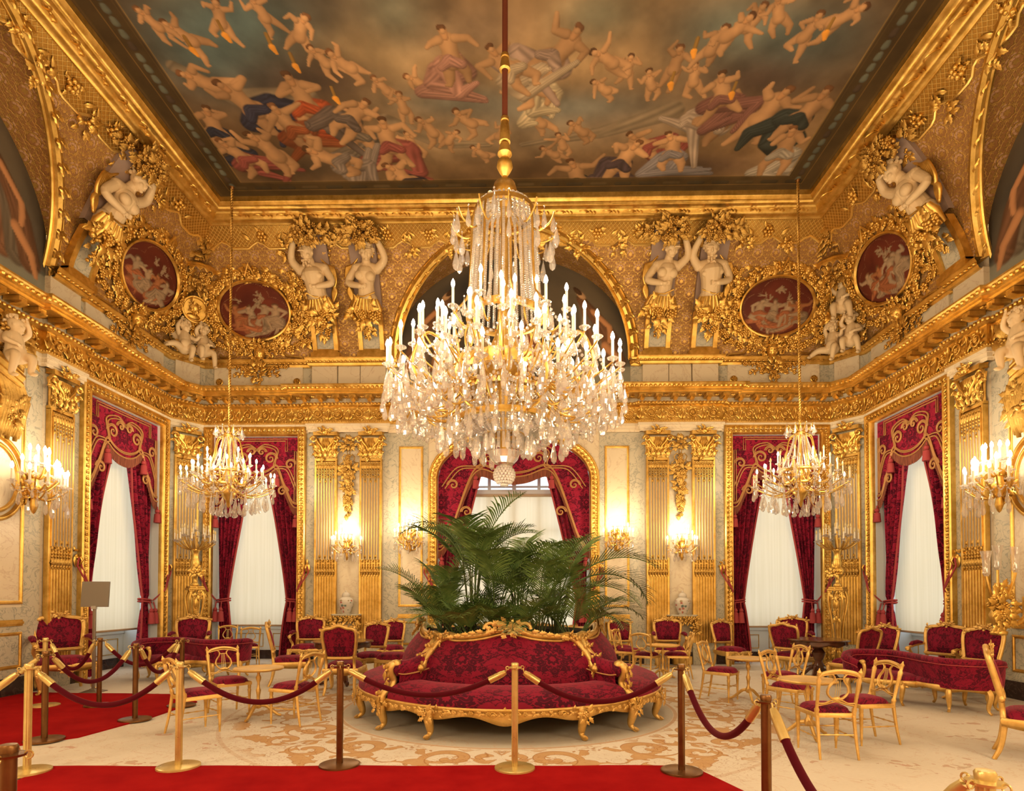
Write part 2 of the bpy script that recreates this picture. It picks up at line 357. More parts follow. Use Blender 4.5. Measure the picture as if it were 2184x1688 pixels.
def redcarpet():
    t = NT('red_carpet'); o = t.obj(); n = t.noise(o, 2.2, 4, .6); k = t.noise(o, 220, 2)
    t.bump(k, .3, .004); return t.p(t.ramp(n, [(.3, (.30, .004, .006)), (.7, (.42, .010, .010))]), .95, 0., Specular_IOR_Level=.05)
REDC = redcarpet()
def blindmat():
    t = NT('cream_blind_cloth'); d = t.new('ShaderNodeBsdfDiffuse'); tr = t.new('ShaderNodeBsdfTranslucent'); mx = t.new('ShaderNodeMixShader'); mx.inputs[0].default_value = .5
    x, y, z = t.sep(t.obj()); st = t.noise(t.comb(t.m_('MULTIPLY', x, 6.), t.m_('MULTIPLY', y, 6.), t.m_('MULTIPLY', z, .12)), 3, 2)
    c = t.ramp(st, [(.3, (.80, .70, .49)), (.7, (.87, .77, .57))])
    t.set(d.inputs[0], c); t.set(tr.inputs[0], c); t.t.links.new(d.outputs[0], mx.inputs[1]); t.t.links.new(tr.outputs[0], mx.inputs[2]); t.t.links.new(mx.outputs[0], t.out.inputs[0]); return t.m
BLIND = blindmat()
def glassmat():
    t = NT('window_glass'); tr = t.new('ShaderNodeBsdfTransparent'); gl = t.new('ShaderNodeBsdfGlossy'); mx = t.new('ShaderNodeMixShader'); gl.inputs['Roughness'].default_value = .02
    mx.inputs[0].default_value = .08; t.t.links.new(tr.outputs[0], mx.inputs[1]); t.t.links.new(gl.outputs[0], mx.inputs[2]); t.t.links.new(mx.outputs[0], t.out.inputs[0]); return t.m
GLASS = glassmat()
def wallpaper(name='gilt_embossed_paper', k=1.):
    """Embossed paper of the coving: gold arabesques, lobed rosettes and pale crescents on brown."""
    t = NT(name); u, v, _ = t.sep(t.attr('puv').outputs['Vector']); w, h = .40, .52
    row = t.m_('FLOOR', t.m_('DIVIDE', v, h / 2)); u2 = t.m_('ADD', u, t.m_('MULTIPLY', t.m_('FLOORED_MODULO', row, 2.), w / 2))
    dx = t.m_('SUBTRACT', t.m_('FLOORED_MODULO', u2, w), w / 2); dz = t.m_('SUBTRACT', t.m_('FLOORED_MODULO', v, h / 2), h / 4)
    d = t.m_('SQRT', t.m_('ADD', t.m_('MULTIPLY', dx, dx), t.m_('MULTIPLY', dz, dz))); a = t.m_('ARCTAN2', dx, dz)
    lob = t.m_('MULTIPLY_ADD', t.m_('ABSOLUTE', t.m_('COSINE', t.m_('MULTIPLY', a, 4.))), .014, .082)
    ring = t.m_('SUBTRACT', 1., t.smooth(t.m_('ABSOLUTE', t.m_('SUBTRACT', d, lob)), .004, .012))
    cres = t.m_('MULTIPLY', t.m_('COMPARE', d, .062, .014), t.m_('GREATER_THAN', dz, -.005))
    cres = t.m_('MULTIPLY', cres, t.m_('GREATER_THAN', t.m_('ABSOLUTE', t.m_('SINE', t.m_('MULTIPLY', a, 4.))), .2))
    pet = t.m_('LESS_THAN', d, t.m_('MULTIPLY_ADD', t.m_('COSINE', t.m_('MULTIPLY', a, 6.)), .010, .036))
    A_ = t.m_('MULTIPLY', u, 2 * pi / w); B_ = t.m_('MULTIPLY', v, 2 * pi / h); S = lambda q: t.m_('SINE', q); C_ = lambda q: t.m_('COSINE', q)
    i1 = t.m_('ABSOLUTE', t.m_('ADD', t.m_('MULTIPLY', C_(t.m_('MULTIPLY', A_, 4.)), .8), t.m_('MULTIPLY', C_(t.m_('ADD', t.m_('MULTIPLY', B_, 6.), t.m_('MULTIPLY', C_(t.m_('MULTIPLY', A_, 2.)), 2.2))), 1.)))
    i2 = t.m_('ABSOLUTE', t.m_('ADD', t.m_('MULTIPLY', C_(t.m_('MULTIPLY', A_, 2.)), .9), t.m_('MULTIPLY', C_(t.m_('ADD', t.m_('MULTIPLY', B_, 4.), t.m_('MULTIPLY', C_(t.m_('MULTIPLY', A_, 4.)), 1.6))), 1.)))
    line = t.m_('MAXIMUM', t.m_('SUBTRACT', 1., t.smooth(i1, .10, .40)), t.m_('SUBTRACT', 1., t.smooth(i2, .08, .30)))
    line = t.m_('MULTIPLY', line, t.m_('GREATER_THAN', d, .098))
    fan = t.m_('MULTIPLY', t.m_('COMPARE', d, .116, .010), t.m_('GREATER_THAN', t.m_('COSINE', t.m_('MULTIPLY', a, 8.)), -.2)); fan = t.m_('MULTIPLY', fan, t.m_('GREATER_THAN', dz, .03))
    gd = t.m_('MAXIMUM', t.m_('MAXIMUM', ring, pet), line)
    base = t.mix(t.noise(t.attr('puv').outputs['Vector'], 1.4, 2), (.40 * k, .185 * k, .06 * k), (.52 * k, .26 * k, .085 * k))
    c = t.mix(gd, base, (.86 * k, .54 * k, .15 * k)); c = t.mix(t.m_('MULTIPLY', t.m_('MAXIMUM', cres, fan), .7), c, (.86 * k, .55 * k, .36 * k))
    t.bump(gd, .6, .01); return t.p(c, t.m_('MULTIPLY_ADD', gd, -.15, .52), t.m_('MULTIPLY_ADD', gd, .45, .25))
PAPER = wallpaper(k=.84)
def diaper():
    t = NT('gilt_lattice_band'); u, v, _ = t.sep(t.attr('puv').outputs['Vector']); a = t.m_('ADD', u, v); b = t.m_('SUBTRACT', u, v)
    g = t.m_('MINIMUM', t.m_('PINGPONG', a, .045), t.m_('PINGPONG', b, .045)); l = t.m_('SUBTRACT', 1., t.smooth(g, .004, .012)); t.bump(l, .8, .012)
    return t.p(t.mix(l, (.50, .27, .05), (.95, .66, .2)), .36, .8)
DIAPER = diaper()
def painted(name, rough=.6):
    t = NT(name); t.p(t.attr('paint').outputs['Color'], rough, 0., Specular_IOR_Level=.25); return t.m
PAINT = painted('oil_painting')
GLAZE = painted('painted_porcelain', .15)
def flooring():
    """Cream savonnerie carpet: ochre scrollwork ring round the settee, rose sprays, faint rules."""
    t = NT('cream_carpet'); x, y, z = t.sep(t.obj()); cx, cyy = 0.02, 8.45
    dx = t.m_('SUBTRACT', x, cx); dy = t.m_('SUBTRACT', y, cyy); r = t.m_('SQRT', t.m_('ADD', t.m_('MULTIPLY', dx, dx), t.m_('MULTIPLY', dy, dy))); a = t.m_('ARCTAN2', dx, t.m_('MULTIPLY', dy, -1.))
    am = t.m_('PINGPONG', a, pi / 8)
    def band(c, w): return t.m_('SUBTRACT', 1., t.smooth(t.m_('ABSOLUTE', t.m_('SUBTRACT', r, c)), w * .6, w))
    arc = t.m_('MULTIPLY', am, 2.9)
    edges = []
    def spiral(ca, cr, R, k, ph):
        u = t.m_('SUBTRACT', arc, ca); v = t.m_('SUBTRACT', r, cr); q = t.m_('SQRT', t.m_('ADD', t.m_('MULTIPLY', u, u), t.m_('MULTIPLY', v, v))); th = t.m_('ARCTAN2', u, v)
        s = t.m_('SINE', t.m_('ADD', t.m_('MULTIPLY_ADD', q, k, ph), th)); inn = t.m_('LESS_THAN', q, R); edges.append(t.m_('MULTIPLY', t.m_('COMPARE', s, .12, .16), inn)); return t.m_('MULTIPLY', t.m_('GREATER_THAN', s, .12), inn)
    nv = t.comb(t.m_('MULTIPLY', arc, 1.), r, 0.); an = t.noise(nv, 4.2, 2, .5, 1.); bd = band(3.0, .75); arab = t.m_('MULTIPLY', t.m_('GREATER_THAN', an, .56), bd); edges.append(t.m_('MULTIPLY', t.m_('COMPARE', an, .56, .012), bd)); fine = t.m_('MULTIPLY', t.m_('COMPARE', t.noise(nv, 9., 2, .5, 1.2), .5, .012), band(3.3, .9)); edges.append(t.m_('MULTIPLY', fine, .6))
    orn = t.m_('MAXIMUM', t.m_('MAXIMUM', spiral(.55, 2.75, .32, 22., 0.), spiral(.25, 3.15, .22, 28., 2.)), arab)
    ed = t.m_('MAXIMUM', t.m_('MAXIMUM', edges[0], edges[1]), t.m_('MAXIMUM', edges[2], edges[3]))
    line = t.m_('MAXIMUM', band(2.33, .03), t.m_('MULTIPLY', band(3.75, .03), .5))
    n = t.noise(t.obj(), 1.1, 4, .6, .8); n2 = t.noise(t.obj(), 30., 3); base = t.mix(n, (.80, .69, .56), (.90, .80, .68)); base = t.mix(t.m_('MULTIPLY', n2, .25), base, (.55, .46, .34))
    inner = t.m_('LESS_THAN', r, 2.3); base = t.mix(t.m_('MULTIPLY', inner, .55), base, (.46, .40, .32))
    c = t.mix(t.m_('MULTIPLY', orn, .8), base, t.mix(t.noise(t.obj(), 6., 3), (.50, .22, .05), (.66, .36, .11))); c = t.mix(t.m_('MULTIPLY', line, .6), c, (.55, .27, .10))
    c = t.mix(t.m_('MULTIPLY', ed, .65), c, (.40, .16, .035))
    fl = t.m_('MULTIPLY', t.m_('GREATER_THAN', t.noise(t.obj(), 1.7, 2, .5, .4), .63), t.m_('GREATER_THAN', t.noise(t.obj(), 9., 2, .5, .8), .52))
    fl = t.m_('MULTIPLY', fl, t.m_('GREATER_THAN', r, 3.6)); c = t.mix(t.m_('MULTIPLY', fl, .55), c, t.mix(t.noise(t.obj(), 3., 1), (.62, .10, .06), (.42, .40, .22)))
    vein = t.m_('SUBTRACT', 1., t.smooth(t.m_('ABSOLUTE', t.m_('SUBTRACT', t.noise(t.obj(), 1.3, 5, .6, 1.4), .5)), 0., .012)); c = t.mix(t.m_('MULTIPLY', vein, .35), c, (.62, .36, .22))
    t.bump(n2, .15, .01); return t.p(c, .9, 0., Specular_IOR_Level=.1)
CARPET = flooring()
# ------------------------------------------------------------------ room shell
MBK = T4((0, D, 0)); MLF = T4((-HW, YC, 0), pi / 2); MRT = T4((HW, YC, 0), -pi / 2)
CHA = atan2(.62, .5); MCL = T4((-7.65, 13.36, 0), CHA); MCR = T4((7.65, 13.36, 0), -CHA)
WALLM = {'back': MBK, 'left': MLF, 'right': MRT}
def place(o, M):
    o.matrix_world = Matrix(M.tolist()); return o
def wallgrid(xs, zs, holes, y=0):
    V = []; F = []
    for a, b in zip(xs[:-1], xs[1:]):
        for c, d in zip(zs[:-1], zs[1:]):
            if any(h[0] - 1e-4 <= a and b <= h[1] + 1e-4 and h[2] - 1e-4 <= c and d <= h[3] + 1e-4 for h in holes): continue
            k = len(V); V += [(a, y, c), (b, y, c), (b, y, d), (a, y, d)]; F.append((k, k + 1, k + 2, k + 3))
    return np.array(V, float), np.array(F)
BW = [(-6.14, 1.01), (0, 1.79), (6.14, 1.01)]     # windows of the back wall: centre, half opening
SWIN = (4.85, 1.08)                               # window of a side wall: distance from the wall's middle, half opening
ZT = 5.37
m = MB(); h = [(c - w, c + w, 0, ZT) for c, w in BW]
m.add(*wallgrid([-7.4, h[0][0], h[0][1], h[1][0], h[1][1], h[2][0], h[2][1], 7.4], [0, ZT, 7.2], h)); struct('wall_back', m, MARW).matrix_world = Matrix(MBK.tolist())
for side, M, sg in (('left', MLF, 1), ('right', MRT, -1)):
    m = MB(); a, b = sorted((sg * (SWIN[0] - SWIN[1]), sg * (SWIN[0] + SWIN[1]))); e, f = sorted((sg * -8.4, sg * 6.2))
    m.add(*wallgrid([e, a, b, f], [0, ZT, 7.2], [(a, b, 0, ZT)])); struct('wall_' + side, m, MARW).matrix_world = Matrix(M.tolist())
for nm, M in (('wall_corner_left', MCL), ('wall_corner_right', MCR)):
    m = MB(); m.add(*wallgrid([-.4, .4], [0, 7.2], [])); struct(nm, m, MARW).matrix_world = Matrix(M.tolist())
m = MB(); m.add(*wallgrid([-8, 8], [0, 10.2], [])); struct('wall_front', m, MARW).location = (0, -1.5, 0)
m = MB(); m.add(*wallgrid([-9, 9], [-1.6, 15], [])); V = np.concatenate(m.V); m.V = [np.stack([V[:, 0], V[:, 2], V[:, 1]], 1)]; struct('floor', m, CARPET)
PL = [(-HW, -1.5), (-HW, 13.05), (-7.4, D), (7.4, D), (HW, 13.05), (HW, -1.5)]
# entablature plan, breaking forward over the pilasters
BF = .09
def stepped(d):
    P = [(-HW, -1.5), (-HW, 9.56), (-HW + d, 9.56), (-HW + d, 10.30), (-HW, 10.30), (-HW, 13.05), (-7.4, D), (-4.80, D), (-4.80, D - d), (-3.0, D - d), (-3.0, D)]
    return P + [(-x, y) for x, y in P[::-1]]
EP = stepped(BF)
m = MB(); m.add(*sweep([(.05, 5.43), (.05, 5.48), (.075, 5.485), (.075, 5.555), (.10, 5.56), (.10, 5.635), (.0, 5.64)], EP)); struct('trim_1', m, MARW, label='cream banded architrave above the pilaster capitals')
m = MB(); m.add(*sweep([(.10, 5.625), (.15, 5.64), (.15, 5.665), (.06, 5.675), (.06, 6.02), (.10, 6.03), (.14, 6.06), (.14, 6.10), (.10, 6.105)], EP))
for dz, z, st, r in ((.155, 5.652, .055, .017), (.15, 6.075, .085, .036)):
    for x, y, hd, L in along(offset_path(EP, dz), st): m.add(*ball((x, y, z), r, 6, 4))
struct('trim_2', m, GOLD, label='gilded frieze ground with bead rows')
m = MB(); m.add(*sweep([(.08, 6.10), (.08, 6.22), (.12, 6.225), (.38, 6.225), (.38, 6.255), (.41, 6.26), (.41, 6.31), (.44, 6.32), (.50, 6.375), (.52, 6.39), (.52, 6.42), (.30, 6.45), (.02, 6.47)], EP))
for x, y, hd, L in along(offset_path(EP, .47), .105): m.add(*ball((x, y, 6.345), (.042, .042, .036), 6, 4))
for x, y, hd, L in along(offset_path(EP, .24), .36):
    M = T4((x, y, 0), hd); m.add(*box((0, 0, 6.185), (.15, .26, .07)), M=M); m.add(*tube([(0, -.13 + .0, 6.17), (0, -.15, 6.13), (0, -.06, 6.11), (0, .06, 6.13)], [.04, .05, .05, .03], 6), M=M)
    m.add(*FLOWER, M=M @ T4((L / 2, 0, 6.222), 0, .055, pi / 2))
struct('trim_3', m, GOLD, label='gilded cornice with scroll brackets')
m = MB(); m.add(*sweep([(.078, 6.105), (.085, 6.11), (.085, 6.215), (.078, 6.22)], EP)); struct('trim_4', m, MARW, label='cream soffit band between the cornice brackets')
# carved frieze
def rinceau(w, h):
    mb = MB()
    for sg, cx in ((1, w * .27), (-1, w * .77)):
        c = h * .5; R = h * .36
        t = np.linspace(0, 1, 34); a = pi * 1.0 - sg * (t * 2.9 * pi) ; q = R * (1 - .82 * t)
        P = np.stack([cx + q * np.cos(a), np.full(34, -.02) - .015 * t, c + q * np.sin(a)], 1); mb.add(*tube(P, np.linspace(.020, .010, 34), 5))
        mb.add(*FLOWER, M=RY(.3, (cx, -.02, c), h * .15))
        for k in range(9):
            b = k / 9 * 2 * pi + .3; mb.add(*LEAF2, M=RY(b + sg * .8, (cx + R * .95 * sin(b), -.012, c + R * .95 * cos(b)), h * .25))
    for x in (.02, w * .52):
        mb.add(*tube([(x, -.02, h * .08), (x + .03, -.03, h * .5), (x, -.02, h * .92)], .016, 5))
        for k, b in enumerate((-.7, 0, .7)): mb.add(*LEAF, M=RY(b, (x, -.01, h * .1), h * .5))
        for k, b in enumerate((pi - .6, pi + .6)): mb.add(*LEAF, M=RY(b, (x, -.01, h * .92), h * .36))
    return mb
TILE = rinceau(1.0, .34); tv = np.concatenate(TILE.V); tf = TILE.F
m = MB()
for a, b in zip(offset_path(EP, .06)[:-1], offset_path(EP, .06)[1:]):
    L = hypot(*(b - a))
    if L < .3: continue
    n = max(1, round(L / .95)); hd = atan2(b[1] - a[1], b[0] - a[0])
    for i in range(n):
        p = a + (b - a) * i / n
        if p[1] < 5.5: continue
        M = T4((p[0], p[1], 5.68), hd, (L / n, 1, 1)); V = tv @ M[:3, :3].T + M[:3, 3]; k = m.n; m.V.append(V); m.F += [f + k for f in tf]; m.n += len(V); m.uv.append(np.zeros((len(V), 3))); m.col.append(np.ones((len(V), 4)))
struct('trim_5', m, GOLD, label='carved leaf scrolls along the frieze', sharp=0)
# attic
GAP = 2.76                                         # the attic stops either side of each lunette
def gapped(P, lo):
    i = [k for k, p in enumerate(P) if p[0] < -GAP + .01 and p[1] > YC + GAP]; L = [(P[i[0]][0], YC + GAP)] + [P[k] for k in i] + [(-GAP, P[i[-1]][1])]
    return [L, [(-x, y) for x, y in L[::-1]]]
m = MB()
for q in gapped(PL, 0): m.add(*sweep([(.008, 6.42), (.008, 7.02)], q))
struct('trim_6', m, MARG, label='grey veined attic band above the cornice')
AP = stepped(.12); m = MB()
for AQ in gapped(AP, 0):
    m.add(*sweep([(.02, 6.45), (.05, 6.45), (.05, 6.52), (.03, 6.53)], AQ)) 
    m.add(*sweep([(.0, 7.0), (.05, 7.01), (.07, 7.06), (.09, 7.07), (.09, 7.12), (.12, 7.16), (.12, 7.19), (-.15, 7.2)], AQ))
    for x, y, hd, L in along(offset_path(AQ, .09), .10): m.add(*ball((x, y, 7.09), (.035, .035, .026), 6, 4))
struct('trim_7', m, GOLD, label='gilded moulding capping the attic band')
m = MB()
def slab(x0, x1, z0, z1, d, M, y=0): m.add(*box2(x0, x1, y - d, y + .01, z0, z1), M=M)
for sg in (-1, 1):
    for a, b in ((3.02, 3.62), (3.64, 4.16), (4.18, 4.78)): slab(sg * a, sg * b, 6.55, 7.02, .12 if a != 3.64 else .09, MBK); slab(sg * a, sg * b, 6.40, 6.47, .14, MBK)
    slab(sg * 5.02, sg * 7.15, 6.56, 7.02, .05, MBK)
    M = MLF if sg < 0 else MRT; q = 1 if sg < 0 else -1
    slab(q * 2.74, q * 3.42, 6.55, 7.02, .12, M); slab(q * 2.72, q * 3.44, 6.40, 6.47, .14, M); slab(q * 3.62, q * 5.95, 6.56, 7.02, .05, M)
    M = MCL if sg < 0 else MCR; slab(-.27, .27, 6.55, 7.02, .06, M); slab(-.29, .29, 6.40, 6.47, .08, M)
struct('trim_8', m, MARW, label='cream plaques and plinth blocks of the attic', bevel=.008)
# ------------------------------------------------------------------ coving: four concave sides, each cut by a lunette arch
CZ0, CH, CI = 7.2, 2.64, 1.75
def inset(z):
    s = np.clip((np.asarray(z, float) - CZ0) / CH, 0, 1); return CI * (.6 * (1 - np.sqrt(1 - s * s)) + .4 * s)
AR, AB = 2.82, 2.42                                # lunette half width and rise
def archx(z): s = np.clip((np.asarray(z, float) - CZ0) / AB, 0, 1); return AR * np.sqrt(1 - s * s)
def cove_side(half, corner):
    mb = MB(); zs = CZ0 + CH * np.sin(np.linspace(0, 1, 41) * pi / 2) ; zs = np.unique(np.concatenate([zs, [CZ0 + AB]]))
    for sg in (-1, 1):
        G = []; U = []
        for z in zs:
            i = float(inset(z)); x0 = float(archx(z)); x1 = half - i + corner * 0
            u = np.linspace(0, 1, 25); x = x0 + (x1 - x0) * u; G.append(np.stack([sg * x, np.full(25, -i), np.full(25, z)], 1))
            s = (z - CZ0) * 1.12; U.append(np.stack([sg * x, np.full(25, s), np.zeros(25)], 1))
        V, F = grid(np.array(G)); mb.add(V, F, uv=np.array(U).reshape(-1, 3))
    return mb
for nm, M, half in (('back', MBK, HW), ('left', MLF, D - YC), ('right', MRT, D - YC)):
    o = struct('coving_' + nm, cove_side(half, 0), PAPER, label='gilt embossed coving above the %s wall' % nm); o.matrix_world = Matrix(M.tolist())
    # soffit of the arch back to the lunette wall, the lunette painting, and the rib along the arch
    zs = CZ0 + AB * np.sin(np.linspace(0, 1, 25) * pi / 2); xs = archx(zs)
    P = [(-x, z) for x, z in zip(xs, zs)] + [(x, z) for x, z in zip(xs[-2::-1], zs[-2::-1])]; P = np.array(P); ii = inset(P[:, 1])
    sm = MB(); k = np.linspace(0, 1, 7); L = np.concatenate([[0], np.cumsum(np.hypot(*np.diff(P, axis=0).T))])
    G = np.stack([np.stack([P[:, 0], .12 - (ii + .12) * t, P[:, 1]], 1) for t in k]); U = np.stack([np.stack([L, ii * t, 0 * L], 1) for t in k]); sm.add(*grid(G), uv=U.reshape(-1, 3))
    struct('arch_soffit_' + nm, sm, PAPER).matrix_world = Matrix(M.tolist())
    rb = MB(); path = np.stack([P[:, 0], -ii - .02, P[:, 1]], 1); rb.add(*tube(path, .085, 8)); rb.add(*tube(path * np.array([1.035, 1, 1]) + np.array([0, -.01, .06]), .03, 6)); rb.add(*tube(path * np.array([.965, 1, 1]) + np.array([0, .03, -.05]), .03, 6))
    s = np.linspace(0, len(path) - 1.001, 26)
    for q in s:
        i0 = int(q); c = path[i0] * (1 - q + i0) + path[i0 + 1] * (q - i0); t = path[min(i0 + 1, len(path) - 1)] - path[max(i0 - 1, 0)]; b = atan2(t[0], t[2])
        for dd in (-.5, .5): rb.add(*LEAF2, M=RY(b + dd, (c[0], c[1] - .05, c[2]), .22))
    struct('arch_rib_' + nm, rb, GOLD).matrix_world = Matrix(M.tolist())
# flat ceiling: the painting's canvas and the plain field behind its frame
CX1, CY0, CY1, CZ = 6.15, 1.78, D - CI, 9.95
m = MB(); m.add(*wallgrid([-HW - .2, HW + .2], [-1.6, D + .2], [])); V = np.concatenate(m.V); m.V = [np.stack([V[:, 0], V[:, 2], np.full(len(V), 10.2)], 1)]; struct('ceiling', m, MARW)
RP = [(-CX1, CY0), (-CX1, CY1), (CX1, CY1), (CX1, CY0)]
m = MB(); prof = [(d_, 9.95 - (9.95 - z_) * .74) for d_, z_ in [(-.30, 9.50), (-.27, 9.49), (-.22, 9.53), (-.17, 9.53), (-.12, 9.57), (-.09, 9.66), (-.04, 9.70), (.02, 9.70), (.05, 9.74), (.09, 9.75), (.12, 9.80), (.14, 9.82), (.15, 9.96)]]
m.add(*sweep([(d - .12, z) for d, z in prof], RP, True))
for x, y, hd, L in along(offset_path(RP, -.03) if False else RP, .5):
    if y < 6: continue
    M = T4((x, y, 9.68), hd) @ T4((0, .22, 0)); t = np.linspace(-.9, 2.2, 9); m.add(*tube(np.stack([.16 * np.sin(t) * .6, -.05 - .11 * np.cos(t), -.0 - .06 * np.cos(t * .8)], 1), .014, 5), M=M)
    for q in range(3): m.add(*LEAF2, M=M @ T4((.14 + .07 * q, -.04, -.02), 1.2, .13, -1.2, .4 * q))
struct('trim_9', m, GOLD, label='gilded ribbon-bound frame of the painted ceiling')
# ------------------------------------------------------------------ dado, plinth and wall panels
m = MB()
def plinth(M, a, b): m.add(*box2(a, b, -.03, .01, 0, .28), M=M)
for a, b in ((-7.4, -7.36), (-4.92, -4.72), (-3.05, -2.02), (2.02, 3.05), (4.72, 4.92), (7.36, 7.4), (-4.16, -3.64), (3.64, 4.16)): plinth(MBK, a, b)
for M, q in ((MLF, 1), (MRT, -1)): plinth(M, *sorted((q * 3.4, q * 3.54))); plinth(M, *sorted((-q * 8.3, q * 2.76)))
for M in (MCL, MCR): plinth(M, -.4, .4)
struct('baseboard_back', m, MARD)
m = MB()
for a, b in ((-4.92, -4.72), (-3.08, -2.72), (-2.14, -2.02), (2.02, 2.14), (2.72, 3.08), (4.72, 4.92), (-7.4, -7.36), (7.36, 7.4)): m.add(*box2(a, b, -.012, .005, .28, 5.43), M=MBK)
for a, b in ((-2.72, -2.14), (2.14, 2.72)):
    m.add(*box2(a, b, -.012, .005, .28, 1.32), M=MBK); m.add(*box2(a, b, -.012, .005, 5.12, 5.43), M=MBK)
for M, q in ((MLF, 1), (MRT, -1)):
    for a, b in ((3.37, 3.56), (2.42, 2.75)): m.add(*box2(*sorted((q * a, q * b)), -.012, .005, .28, 5.43), M=M)
    m.add(*box2(*sorted((q * .5, q * 2.42)), -.012, .005, .28, 1.4), M=M)
for M in (MCL, MCR): m.add(*box2(-.4, .4, -.012, .005, .28, 5.43), M=M)
struct('trim_10', m, MARG, label='grey veined marble strips beside pilasters and windows')
FRP = [(0, 0), (0, .018), (.012, .03), (.03, .03), (.04, .015), (.055, .012), (.055, 0)]
def goldpanel(mb, M, x0, x1, z0, z1, prof=FRP): mb.add(*sweepflat(prof, rrect(x0, x1, z0, z1), 0, True), M=M)
m = MB()
for sg in (-1, 1):
    a, b = sorted((sg * 2.14, sg * 2.72)); goldpanel(m, MBK, a, b, 1.32, 5.12); goldpanel(m, MBK, a, b, .42, .98)
    m.add(*box2(a, b, -.05, .0, 1.08, 1.12), M=MBK); m.add(*box2(a, b, -.03, .0, 1.05, 1.15), M=MBK)
    m.add(*sweepflat(FRP, arc2(sg * 2.43, 2.9, .26, .26, 0, 2 * pi * 39 / 40, 40)[::-1], 0, True), M=MBK); m.add(*sweepflat(FRP, arc2(sg * 2.43, 2.9, .19, .19, 0, 2 * pi * 39 / 40, 40)[::-1], 0, True), M=MBK)
    a, b = sorted((sg * 4.92, sg * 4.98))
for M, q in ((MLF, 1), (MRT, -1)):
    a, b = sorted((q * .9, q * 2.42)); goldpanel(m, M, a, b, 1.45, 4.7); goldpanel(m, M, a, b, .42, 1.0); m.add(*box2(a, b, -.05, 0, 1.13, 1.17), M=M); m.add(*box2(a, b, -.03, 0, 1.10, 1.20), M=M)
    goldpanel(m, M, *sorted((q * -4, q * .7)), .4, 3.6)
struct('trim_11', m, GOLD, label='gilded panel mouldings and chair rail')
# ------------------------------------------------------------------ windows, frames, blinds, hangings
WPROF = [(0, 0), (0, .10), (.02, .12), (.035, .12), (.05, .085), (.10, .07), (.15, .085), (.165, .11), (.18, .11), (.195, .09), (.207, .06), (.207, -.05)]
def carved_band(mb, path, step=.115, size=.105, y=-.075, off=.10):
    P = offset_path(path, off); s = np.concatenate([[0], np.cumsum(np.hypot(*np.diff(P, axis=0).T))]); n = int(s[-1] / step)
    for i in range(n):
        t = (i + .5) / n * s[-1]; x = np.interp(t, s, P[:, 0]); z = np.interp(t, s, P[:, 1]); x2 = np.interp(t + .01, s, P[:, 0]) - np.interp(t - .01, s, P[:, 0]); z2 = np.interp(t + .01, s, P[:, 1]) - np.interp(t - .01, s, P[:, 1]); b = atan2(x2, z2)
        mb.add(*LEAF2, M=RY(b + .75, (x, y, z), size)); mb.add(*LEAF2, M=RY(b - .75, (x, y, z), size)); mb.add(*ball((x, y - .03, z), .022, 6, 4))
def recess(hw, top, depth, centre=False):
    mb = MB(); a = hw
    mb.add(*grid(np.array([[(-a, 0, 0), (-a, depth, 0)], [(-a, 0, top), (-a, depth, top)], [(a, 0, top), (a, depth, top)], [(a, 0, 0), (a, depth, 0)]], float)))
    return mb
